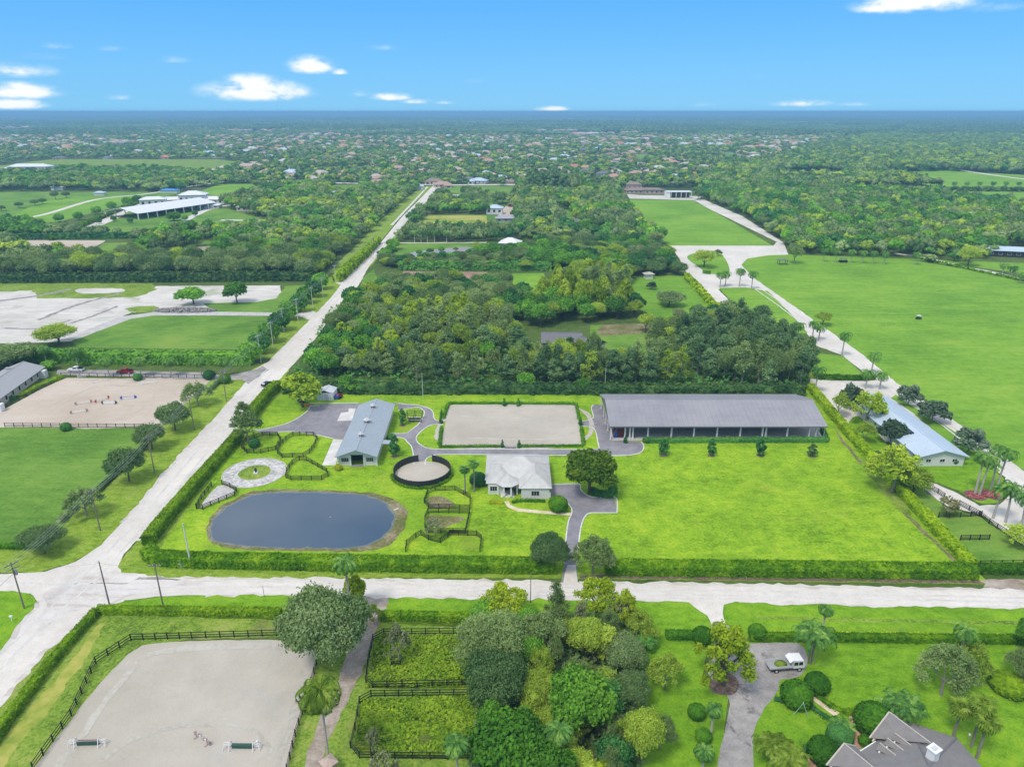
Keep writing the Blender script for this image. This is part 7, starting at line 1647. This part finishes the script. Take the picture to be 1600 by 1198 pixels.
wood([(720, 318), (725, 300), (800, 302), (805, 320)], 9, [('oak', 1), ('grey', .6)], (9, 13), (9, 13), 'dark tree right of the small white sand pad', gB)
wood([(806, 345), (805, 290), (960, 295), (975, 320), (1010, 360), (1050, 400), (990, 372), (865, 345)], 9.5, mixD, (9, 14), (9, 13), 'dark tree in the wood left of the polo lawn', gB)
wood([(825, 305), (835, 292), (900, 292), (905, 305)], 9, [('tall', 1), ('oak', .6)], (18, 24), (11, 15), 'tall dark grey tree at the top of the farm wood', gB)
wood([(985, 432), (1060, 420), (1130, 490), (1112, 500), (1075, 440), (1000, 445)], 10, mixC, (4, 6), (5, 7), 'small tree by the hedge of the upper paddocks', gB)
# left of the road
gC = 'trees in the woods left of the main road'
wood([(-250, 438), (-200, 420), (0, 416), (200, 415), (440, 413), (535, 418), (520, 436)], 9, [('grey', 1.5), ('oak', 1.2), ('acacia', .5)], (10, 14), (10, 14), 'tree of the long grey-green wood above the construction ground', gC)
wood([(335, 400), (350, 352), (400, 330), (405, 300), (470, 292), (656, 295), (630, 332), (592, 380), (540, 418), (420, 415)], 10, [('acacia', 1.2), ('grey', 1.2), ('ficus', .9), ('oak', .8), ('deep', .4)], (8, 12), (9, 13), 'tree in the wide olive wood left of the main road', gC)
wood([(180, 405), (170, 385), (225, 372), (300, 362), (420, 362), (400, 410), (240, 415)], 10, mixE, (8, 13), (9, 13), 'dark green tree in the wood below the white riding arena', gC)
wood([(-250, 415), (-250, 372), (0, 368), (30, 400), (130, 402), (130, 415)], 11, mixD, (8, 12), (10, 13), 'tree around the red-tiled house at far left', gC)
wood([(-250, 372), (-200, 350), (0, 350), (60, 356), (80, 372)], 10, [('deep', 1.2), ('ficus', .6)], (9, 12), (10, 13), 'dark green tree beneath the left polo field', gC)
wood([(60, 372), (70, 360), (240, 366), (240, 373)], 9, [('oak', 1), ('grey', 1)], (7, 9), (8, 11), 'grey-green tree in the row above the far-left sand arena', gC)
wood([(-60, 276), (90, 262), (240, 262), (340, 268), (380, 258), (360, 280), (-60, 283)], 15, [('bush', 1), ('ficus', .6), ('grey', 1)], (4, 8), (7, 12), 'scrubby tree on the overgrown meadow beyond the farms', gC, ign=True)
wood([(-60, 268), (-60, 273), (100, 272), (100, 270)], 12, mixD, (6, 9), (9, 12), 'tree in front of the far white mansion', gC, ign=True)
wood([(-300, 305), (-300, 284), (240, 284), (270, 300), (220, 305), (120, 298)], 14, mixD, (8, 13), (10, 14), 'dark tree beyond the left-hand polo field', gC)
wood([(230, 300), (240, 284), (350, 284), (300, 292), (280, 302)], 13, mixD, (9, 13), (11, 15), 'dark tree behind the white villa', gC)
wood([(345, 345), (350, 318), (405, 300), (405, 340)], 12, mixD, (9, 13), (11, 14), 'dark tree right of the white stable wing', gC)
# east forest
gE = 'trees of the large east wood'
wood([(1078, 311), (1105, 288), (1250, 286), (1350, 300), (1460, 306), (1530, 316), (1700, 336), (1700, 402), (1560, 398), (1430, 402), (1270, 402), (1226, 384), (1150, 335)], 9.5, mixE, (9, 13), (9, 13), 'leafy tree in the large dark wood above the polo field', gE)
wood([(1440, 410), (1440, 396), (1550, 390), (1560, 402), (1500, 412)], 9, mixD, (5, 8), (6, 9), 'small tree by the far lane junction', gE)

limit = {}; chosen = []; rest = []
for k in KINDS: limit[KINDS[k]['name']] = limit.get(KINDS[k]['name'], 0) + N_OF.get(k, 0)
WOOD.sort(key=lambda w: w[0])
for w_ in WOOD:
    nm = KINDS[w_[1]]['name']
    if limit[nm] < 285 and w_[0] < 520: limit[nm] += 1; chosen.append(w_)
    else: rest.append(w_)
LOOK = {'oak': 'dark olive', 'grey': 'grey-green', 'ficus': 'fresh green', 'deep': 'deep green', 'lime': 'bright lime', 'acacia': 'yellow-olive', 'tall': 'dark feathery', 'wispy': 'thin wispy', 'loose': 'airy grey-olive', 'bare': 'pale thin'}
for d, k, x, y, h, w, leaf, lab, grp in chosen:
    lab2 = LOOK.get(k, '') + ' ' + lab.replace('tall dark feathery ', '').replace('tall slender ', '').replace('dark green ', '').replace('grey-green ', '').replace('yellow-green ', '').replace('dark ', '', 1).replace('bright lime ', '').replace('leafy ', '').replace('tall grey feathery ', '')
    plant(k, x, y, h, w, lab2, grp + ', ' + LOOK.get(k, k), leaf)

# ---- stuff: woods and suburbs too far off to count, as instances of a few crowns
ICO1_V, ICO1_F = ico(1)
def proto(name, me): return bpy.data.objects.new(name, me)
def joined_tree(kind, var, leaf, nleaf=150, size=1.6):
    K = KINDS[kind]; g = np.random.default_rng(100 + var + len(kind) * 7)
    lobes = make_lobes(K['style'], K['W'], K['H'], g)[::3]; lobes = [(a * .95, b * .95, c, r * 1.45) for a, b, c, r in lobes]
    V, F, _ = crown_np(lobes, nleaf, size, g, False, jit=.55, shell=.2)
    cv = []; cf = []
    for i, l in enumerate(lobes): cf.append(ICO1_F + len(V) + i * len(ICO1_V)); cv.append(ICO1_V * np.array([1, 1, .8]) * l[3] * .92 + np.array(l[:3]))
    V2 = np.concatenate([V] + cv); F3 = np.concatenate(cf)
    tb = MB(); tb.tube((0, 0, 0), (0, 0, K['H'] * .6), .28, .15, 5, False); tv = np.array(tb.v); tf = np.array(tb.f) + len(V2)
    me = np_mesh('tree', np.concatenate([V2, tv]), np.concatenate([F, tf]), F3, mi4=np.concatenate([np.zeros(len(F)), np.ones(len(tf))]), mi3=np.zeros(len(F3)))
    me.materials.append(MATS[leaf or K['leaf']]); me.materials.append(MATS['bark'])
    return me
def instancer(name, pts, protos, label, cat):
    """pts rows: x, y, z, sx, sz, rot, index"""
    pts = np.asarray(pts, float)
    me = bpy.data.meshes.new(name); me.vertices.add(len(pts)); me.vertices.foreach_set('co', pts[:, :3].astype(np.float32).ravel())
    for nm, dt, arr in (('scl', 'FLOAT_VECTOR', pts[:, [3, 3, 4]]), ('rot', 'FLOAT_VECTOR', np.column_stack([np.zeros((len(pts), 2)), pts[:, 5]]))):
        a = me.attributes.new(nm, dt, 'POINT'); a.data.foreach_set('vector', arr.astype(np.float32).ravel())
    a = me.attributes.new('idx', 'INT', 'POINT'); a.data.foreach_set('value', pts[:, 6].astype(np.int32))
    c = bpy.data.collections.new(name + '_kinds')
    order = sorted(range(len(protos)), key=lambda i: protos[i].name)
    for p in protos: c.objects.link(p)
    rank = np.empty(len(protos), int)
    for r_, i in enumerate(order): rank[i] = r_
    a.data.foreach_set('value', rank[pts[:, 6].astype(int)].astype(np.int32))
    ng = bpy.data.node_groups.new(name, 'GeometryNodeTree')
    ng.interface.new_socket('Geometry', in_out='INPUT', socket_type='NodeSocketGeometry'); ng.interface.new_socket('Geometry', in_out='OUTPUT', socket_type='NodeSocketGeometry')
    gi = ng.nodes.new('NodeGroupInput'); go = ng.nodes.new('NodeGroupOutput'); ip = ng.nodes.new('GeometryNodeInstanceOnPoints')
    ci = ng.nodes.new('GeometryNodeCollectionInfo'); ci.inputs[0].default_value = c; ci.inputs[1].default_value = True; ci.inputs[2].default_value = True
    def attr(nm, dt): q = ng.nodes.new('GeometryNodeInputNamedAttribute'); q.data_type = dt; q.inputs[0].default_value = nm; return q.outputs[0]
    ng.links.new(gi.outputs[0], ip.inputs['Points']); ng.links.new(ci.outputs[0], ip.inputs['Instance']); ip.inputs['Pick Instance'].default_value = True
    ng.links.new(attr('idx', 'INT'), ip.inputs['Instance Index']); ng.links.new(attr('rot', 'FLOAT_VECTOR'), ip.inputs['Rotation']); ng.links.new(attr('scl', 'FLOAT_VECTOR'), ip.inputs['Scale'])
    ng.links.new(ip.outputs[0], go.inputs[0])
    o = link(name, me); md = o.modifiers.new('scatter', 'NODES'); md.node_group = ng
    return tag(o, label, cat, kind='stuff')
TP = []; TPI = {}
def tp_index(kind, leaf, v):
    key = (kind, leaf, v)
    if key not in TPI: TPI[key] = len(TP); TP.append(proto('tree_%s' % 'abcdefghijklmnopqrstuvwxyz'[len(TP) // 10] + 'abcdefghij'[len(TP) % 10], joined_tree(kind, v, leaf, 210, 1.35)))
    return TPI[key]
rows = []
for d, k, x, y, h, w, leaf, lab, grp in rest:
    K = KINDS[k]; rows.append((x, y, 0, w / K['W'] * .95, h / K['H'], rnd.uniform(0, 6.28), tp_index(k, leaf, rnd.randrange(3))))
print('woods', len(chosen), len(rest))
if rows: instancer('woodland', rows, TP, 'woods of mixed green trees covering the farms beyond the property', 'woodland')

def to_px(X, Y, Z=0.0):
    """back to photograph pixels, for choosing what kind of land a far place is"""
    yc = Y * math.cos(PITCH) + (CAM_H - Z) * math.sin(PITCH); up = Y * math.sin(PITCH) - (CAM_H - Z) * math.cos(PITCH)
    return 800 + X / yc * FPX, 599 - up / yc * FPX
# houses of the suburb
hp_list = []; hg = np.random.default_rng(21)
def hnoise(x, y, s, o=0): return mnoise.noise(Vector((x * s, y * s, o)))
for Yrow in np.arange(935, 3300, 52):
    for X in np.arange(-1.0 * Yrow - 200, 0.62 * Yrow + 100, 42):
        x = X + hg.uniform(-9, 9); y = Yrow + hg.uniform(-12, 12) + 18 * math.sin(X * .008)
        px, py = to_px(x, y)
        dens = .8 if py > 246 else .62
        if px < 400 and py > 262 and not (170 < px and py < 274 and 1): continue
        if px < 170 and py > 252: continue
        if py > 284 and (px > 960 or px < 0): continue
        if px > 1060 + (290 - py) * 3.3 and py > 215: continue
        if px > 1300: continue
        if 800 < px < 960 and py > 280: continue
        if px < 480 and 244 < py < 283: dens = .85 if (170 < px and 254 < py < 272) else .25
        if py > 272 and 420 < px < 800: dens = .85
        if hnoise(x, y, .0035, 5) < -.22 or hg.uniform() > dens: continue
        if any(inside(o, np.array([x]), np.array([y]))[0] for o in OPEN if abs(o[:, 1].mean() - y) < 500 and o[:, 1].max() + 12 > y > o[:, 1].min() - 12): continue
        hp_list.append((x, y))
hp_list.sort(key=lambda p: p[1])
ROOFS = ['tile_orange', 'tile_terracotta', 'tile_pink', 'tile_red', 'roof_stone', 'tile_terracotta', 'roof_tile_pale', 'tile_brown', 'roof_stone', 'roof_blue', 'tile_pink', 'roof_dark_grey']
ROOFW = {'tile_orange': 'orange-tiled', 'tile_terracotta': 'terracotta-tiled', 'tile_pink': 'pink-tiled', 'tile_red': 'bright red-tiled', 'roof_stone': 'sand-roofed', 'roof_tile_pale': 'pale grey-roofed', 'tile_brown': 'brown-roofed', 'roof_blue': 'pale blue-roofed', 'roof_dark_grey': 'dark grey-roofed'}
def hip_faces(mb, x0, x1, y0, y1, ez, rz_):
    w, l = x1 - x0, y1 - y0
    a, b = ((x0 + l / 2, (y0 + y1) / 2, rz_), (x1 - l / 2, (y0 + y1) / 2, rz_)) if w >= l else (((x0 + x1) / 2, y0 + w / 2, rz_), ((x0 + x1) / 2, y1 - w / 2, rz_))
    c = [(x0, y0, ez), (x1, y0, ez), (x1, y1, ez), (x0, y1, ez)]
    mb.add(c + [a, b], [(0, 1, 5, 4), (1, 2, 5), (2, 3, 4, 5), (3, 0, 4), (3, 2, 1, 0)] if w >= l else [(0, 1, 4), (1, 2, 5, 4), (2, 3, 5), (3, 0, 4, 5), (3, 2, 1, 0)])
HV = []
for v in range(5):
    g = random.Random(40 + v); w = g.uniform(19, 25); d = g.uniform(12, 15); h = g.choice((3.6, 4.0, 6.0)); wm = MB(); rm = MB(); wd = MB()
    wm.box((0, 0, h / 2), (w, d, h)); hip_faces(rm, -w / 2 - .8, w / 2 + .8, -d / 2 - .8, d / 2 + .8, h, h + 3.4)
    ww = g.uniform(7, 10); wd_ = g.uniform(7, 10); sx = g.choice((-1, 1)) * (w / 2 - ww / 2 - .3); hh = h * g.choice((1, .8))
    wm.box((sx, -d / 2 - wd_ / 2 + .5, hh / 2 - .05), (ww, wd_, hh - .1)); hip_faces(rm, sx - ww / 2 - .8, sx + ww / 2 + .8, -d / 2 - wd_ - .3, d / 4, hh + .03, hh + 2.7)
    if v % 2: wm.box((-sx * .6, d / 2 + 2, h / 2 - .05), (8, 5, h - .1)); hip_faces(rm, -sx * .6 - 4.8, -sx * .6 + 4.8, 0, d / 2 + 5.2, h + .04, h + 2.5)
    for k in range(4): wd.box((-w / 2 + w * (k + .5) / 4, -d / 2 - .02, h * .5), (1.8, .1, h * .42))
    wd.box((sx, -d / 2 - wd_ + .48, hh * .45), (3.2, .1, hh * .5))
    HV.append((wm, rm, wd))
hm = {}
def house_meshes(v, roof, wall):
    k = (v, roof, wall)
    if k not in hm:
        a, b, c = [HV[v][i].mesh(n) for i, n in enumerate(('wall', 'roof', 'window'))]
        a.materials.append(MATS[wall]); b.materials.append(MATS[roof]); c.materials.append(MATS['window_dark']); hm[k] = (a, b, c)
    return hm[k]
near_h = hp_list[:285]; far_h = hp_list[285:]
for (x, y) in near_h:
    roof = hg.choice(ROOFS); v = int(hg.integers(5)); wall = hg.choice(['wall_cream', 'wall_cream', 'wall_white', 'wall_tan'])
    a, b, c = house_meshes(v, roof, wall)
    t = thing('suburban_house', ROOFW[roof] + ' villa with ' + {'wall_cream': 'cream', 'wall_white': 'white', 'wall_tan': 'tan'}[wall] + ' walls in the suburb beyond the farms', 'house', (x, y, 0), hg.choice([0, 0, math.pi / 2, math.pi]) + hg.uniform(-.25, .25), 'houses of the suburb, ' + ROOFW[roof])
    s = hg.uniform(.75, 1.08); t.scale = (s, s, s); link('wall', a, parent=t); link('roof', b, parent=t); link('windows', c, parent=t)
    NOGO.append((x, y, 14))
HP = []
for i in range(14):
    v = i % 5; roof = ROOFS[i % len(ROOFS)]; wm, rm, wd = HV[v]; big = MB(); big.add(wm.v, wm.f); nw = len(big.f); big.add(rm.v, rm.f)
    me = big.mesh('house'); me.materials.append(MATS['wall_cream']); me.materials.append(MATS[roof])
    for p in me.polygons: p.material_index = 1 if p.index >= nw else 0
    HP.append(proto('house_' + 'abcdefghijklmn'[i], me))
rows = [(x, y, 0, s, s, hg.choice([0, math.pi / 2, math.pi, 4.7]) + hg.uniform(-.3, .3), hg.integers(14)) for (x, y) in far_h for s in (hg.uniform(.95, 1.35),)]
for i in range(6500):      # scattered roofs on to the skyline
    Y = 3300 * math.exp(hg.uniform(0, 1.3)); X = hg.uniform(-1.0, 1.0) * Y
    px, py = to_px(X, Y)
    if hnoise(X, Y, .0009, 2) < (-.12 if px < 1050 else .25): continue
    s = hg.uniform(.9, 1.8); rows.append((X, Y, 0, s, 1.35, hg.uniform(0, 6.28), hg.integers(14)))
instancer('distant_houses', rows, HP, 'hundreds of tiny roofs sprinkled through the trees towards the skyline', 'houses')
for px, py, w, d, h, lab in ((137, 184.5, 330, 60, 14, 'long white warehouse near the skyline at the left'), (228, 186, 150, 40, 12, 'small white warehouse near the skyline, left of centre'), (275, 187, 120, 40, 12, 'pale warehouse near the skyline right of the small white one'), (323, 186, 160, 40, 14, 'reddish long roof near the skyline'), (622, 188.5, 210, 40, 13, 'low white warehouse row near the skyline left of the avenue'),
                             (875, 186, 300, 40, 14, 'very long pale roof near the skyline right of the avenue'), (1392, 190, 200, 40, 13, 'white warehouse in the wooded distance at right'), (1130, 190.5, 150, 40, 12, 'pale long roof in the distance right of centre'), (449, 204, 46, 22, 9, 'isolated white building among far trees left of centre'), (1245, 193, 110, 30, 12, 'low white building far off in the eastern woods')):
    x, y = at_px(px, py); t = thing('warehouse', lab, 'warehouse', (x, y, 0)); wm_ = MB().box((0, 0, h / 2), (w, d, h)).part('wall', MATS['wall_white'], t)
    MB().box((0, 0, h + .6), (w + 3, d + 3, 1.2)).part('roof', MATS['tile_pink' if 'reddish' in lab else 'roof_white'], t)
# trees of the suburb, one by one
TP2 = [proto('tree_' + 'abcdefghijkl'[i], joined_tree(k, i, lf, 90, 2.0)) for i, (k, lf) in enumerate([('oak', None), ('oak', 'leaf_grey'), ('grey', None), ('ficus', None), ('deep', None), ('deep', 'leaf_oak'), ('acacia', None), ('ficus', 'leaf_casuarina')])]
sx, sy = [], []
for y0, y1, sp in ((930, 1300, 10.5), (1300, 1900, 13), (1900, 2900, 17)):
    gx, gy = np.meshgrid(np.arange(-1.05 * y1, 1.05 * y1, sp), np.arange(y0, y1, sp)); gx = gx + rng.uniform(-.5, .5, gx.shape) * sp; gy = gy + rng.uniform(-.5, .5, gy.shape) * sp
    X, Y = gx.ravel(), gy.ravel(); m_ = np.abs(X) < .95 * Y + 60; sx.append(X[m_]); sy.append(Y[m_])
X = np.concatenate(sx); Y = np.concatenate(sy); px, py = to_px(X, Y)
keep = np.ones(len(X), bool)
for o in OPEN:
    if o[:, 1].max() > 900: keep &= ~inside(o, X, Y)
hh = np.array(hp_list)
cell = {}
for (x, y) in hp_list: cell.setdefault((int(x // 50), int(y // 50)), []).append((x, y))
forest = (px > 1080 + (290 - py) * 3.6)
nn = np.array([mnoise.noise(Vector((x * .006, y * .006, 8))) for x, y in zip(X, Y)])
keep &= forest | (nn > rng.uniform(-.75, .15, len(X)))
for i in np.nonzero(keep)[0]:
    cx, cy = int(X[i] // 50), int(Y[i] // 50)
    for a in (-1, 0, 1):
        for b in (-1, 0, 1):
            for (x, y) in cell.get((cx + a, cy + b), ()):
                if abs(X[i] - x) < 14 and -21 < Y[i] - y < 10: keep[i] = False
X, Y, forest = X[keep], Y[keep], forest[keep]; n = len(X)
h = np.where(forest, rng.uniform(1.1, 1.6, n), rng.uniform(.6, 1.15, n)); w = np.where(forest, rng.uniform(1.0, 1.5, n), rng.uniform(.65, 1.15, n)) * np.where(Y > 1900, 1.3, 1.0)
print('suburb trees', n, 'houses', len(hp_list))
instancer('suburb_trees', np.column_stack([X, Y, np.zeros(n), w, h, rng.uniform(0, 6.28, n), rng.integers(0, 8, n)]), TP2, 'thousands of trees between the suburban houses and in the far eastern forest', 'trees')
# farther still: whole groves
def grove(seed, leafs, cover):
    g = np.random.default_rng(seed); Vs = []; Fs = []; F3s = []; b = 0; m4 = []; m3 = []
    n_ = int(70 * cover); 
    for i in range(n_):
        c = np.array([g.uniform(-45, 45), g.uniform(-45, 45), 0]); hgt = g.uniform(6, 11) ; r = g.uniform(5, 8); mi = int(g.integers(len(leafs)))
        v = ICO1_V * np.array([r, r, hgt * .42]) * (1 + g.uniform(-.12, .12, (len(ICO1_V), 1))) + c + np.array([0, 0, hgt * .6])
        d = unit_rand(16, g); d[:, 2] = np.abs(d[:, 2]); P = d * np.array([r, r, hgt * .45]) + c + np.array([0, 0, hgt * .62]); V, F = leaf_quads(P, d + g.normal(0, .5, d.shape), 3.6, g)
        Vs += [v, V]; F3s.append(ICO1_F + b); Fs.append(F + b + len(v)); b += len(v) + len(V); m3.append(np.full(len(ICO1_F), mi)); m4.append(np.full(len(F), mi))
    me = np_mesh('grove', np.concatenate(Vs), np.concatenate(Fs), np.concatenate(F3s), np.concatenate(m4), np.concatenate(m3))
    for l in leafs: me.materials.append(MATS[l])
    return me
GP = [proto('grove_' + 'abcdef'[i], grove(50 + i, ls, cv)) for i, (ls, cv) in enumerate([(('leaf_oak', 'leaf_grey', 'leaf_wall'), 1.0), (('leaf_oak', 'leaf_deep', 'leaf_grey'), 1.0), (('leaf_oak', 'leaf_ficus'), .55), (('leaf_grey', 'leaf_oak'), .5)])]
rows = []
Yc = 2900.0
while Yc < 15000:
    sp = 88 * (1 + (Yc - 2900) / 9000)
    for Xc in np.arange(-1.0 * Yc, 1.0 * Yc, sp):
        x, y = Xc + hg.uniform(-18, 18), Yc + hg.uniform(-18, 18); px, py = to_px(x, y); dense = px > 1080 + (290 - py) * 3.6 or hnoise(x, y, .0008, 4) > .05
        if not dense and hnoise(x, y, .002, 6) < -.25: continue
        s = sp / 88; rows.append((x, y, 0, s, min(s, 1.35) * (1.25 if dense else .9), hg.uniform(0, 6.28), hg.integers(2) if dense else 2 + hg.integers(2)))
    Yc += sp
print('groves', len(rows))
instancer('distant_groves', rows, GP, 'blue-green band of distant woods reaching the skyline', 'woodland')
# power pylons far out in the suburb
for px, py, yt, lab in ((518, 208, 190, 'thin far transmission pylon, left of the avenue'), (713, 208, 192, 'thin far transmission pylon below the avenue'), (1061, 210, 192, 'thin far transmission pylon right of centre'), (322, 208, 197, 'thin far transmission pylon at the left'), (225, 206, 196, 'faint thin far transmission pylon at the far left')):
    p = G(px, py); t = thing('transmission_pylon', lab, 'pylon', p); hgt = top_z(p.y, yt)
    MB().tube((0, 0, 0), (0, 0, hgt), 1.0, .5, 6).part('mast', MATS['metal_pale'], t); MB().box((0, 0, hgt * .9), (14, .8, .8)).part('crossarm', MATS['metal_pale'], t)

# ------------------------------------------------------------------ low growth near the camera
def scatter_blades(name, poly_px, n, size, leaf, label, cat='weeds', hgt=.35, flowers=None):
    P = np.array([(p.x, p.y) for p in W2(poly_px)]); x0, y0 = P.min(0); x1, y1 = P.max(0)
    X = rng.uniform(x0, x1, n); Y = rng.uniform(y0, y1, n); ok = inside(P, X, Y)
    nz_ = np.array([mnoise.noise(Vector((x * .18, y * .18, 3))) for x, y in zip(X, Y)]); ok &= nz_ > rng.uniform(-.6, .5, n); X, Y = X[ok], Y[ok]
    Z = rng.uniform(.05, hgt, len(X)); N = rng.normal(0, .55, (len(X), 3)); N[:, 2] = 1
    V, F = leaf_quads(np.column_stack([X, Y, Z]), N, rng.uniform(size * .6, size * 1.3, len(X)))
    return tag(link(name, np_mesh(name, V, F), MATS[leaf]), label, cat, kind='stuff')
scatter_blades('weeds', [(590, 992), (735, 992), (745, 1073), (572, 1073), (578, 1050)], 9000, .42, 'leaf_weed', 'rank yellow-green weeds covering the upper paddock')
scatter_blades('weeds', [(566, 1092), (745, 1086), (760, 1182), (620, 1182), (554, 1174)], 11000, .42, 'leaf_weed', 'rank yellow-green weeds covering the lower paddock')
for c in (G(1524, 774), G(1551, 773)):
    a = rng.uniform(0, 6.28, 260); r_ = np.sqrt(rng.uniform(0, 1, 260)) * 2.3
    V, F = leaf_quads(np.column_stack([c.x + np.cos(a) * r_, c.y + np.sin(a) * r_, rng.uniform(.1, .4, 260)]), rng.normal(0, .4, (260, 3)) + np.array([0, 0, 1]), .35)
    tag(link('flowers', np_mesh('flowers', V, F), MATS['flower_pink']), 'pink flowers planted round the ' + ('left' if c.x < G(1540, 774).x else 'right') + ' pair of royal palm trunks', 'flowers', kind='stuff')
# shaded undergrowth in the southern thicket
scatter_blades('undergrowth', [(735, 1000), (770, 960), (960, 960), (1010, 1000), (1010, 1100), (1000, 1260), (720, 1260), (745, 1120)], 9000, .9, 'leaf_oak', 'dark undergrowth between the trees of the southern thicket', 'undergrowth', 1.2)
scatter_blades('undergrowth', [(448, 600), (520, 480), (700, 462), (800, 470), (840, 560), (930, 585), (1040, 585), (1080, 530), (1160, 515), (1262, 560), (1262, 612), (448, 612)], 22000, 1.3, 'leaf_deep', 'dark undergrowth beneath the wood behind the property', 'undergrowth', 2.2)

# ------------------------------------------------------------------ haze
m, T = new_mat('haze_air')
pv = T.n.new('ShaderNodeVolumePrincipled'); pv.inputs['Color'].default_value = (HAZE_C[0], HAZE_C[1], HAZE_C[2], 1); pv.inputs['Density'].default_value = HAZE_D; pv.inputs['Anisotropy'].default_value = 0.0
T.l.new(pv.outputs[0], T.n.new('ShaderNodeOutputMaterial').inputs['Volume'])
hz = MB(); hz.box((0, 10000, (top_h := 93.0) / 2 - .75), (90000, 110000, top_h + 1.5)); o = hz.part('haze', m); tag(o, 'thin blue air haze over the whole plain', 'haze', kind='stuff')
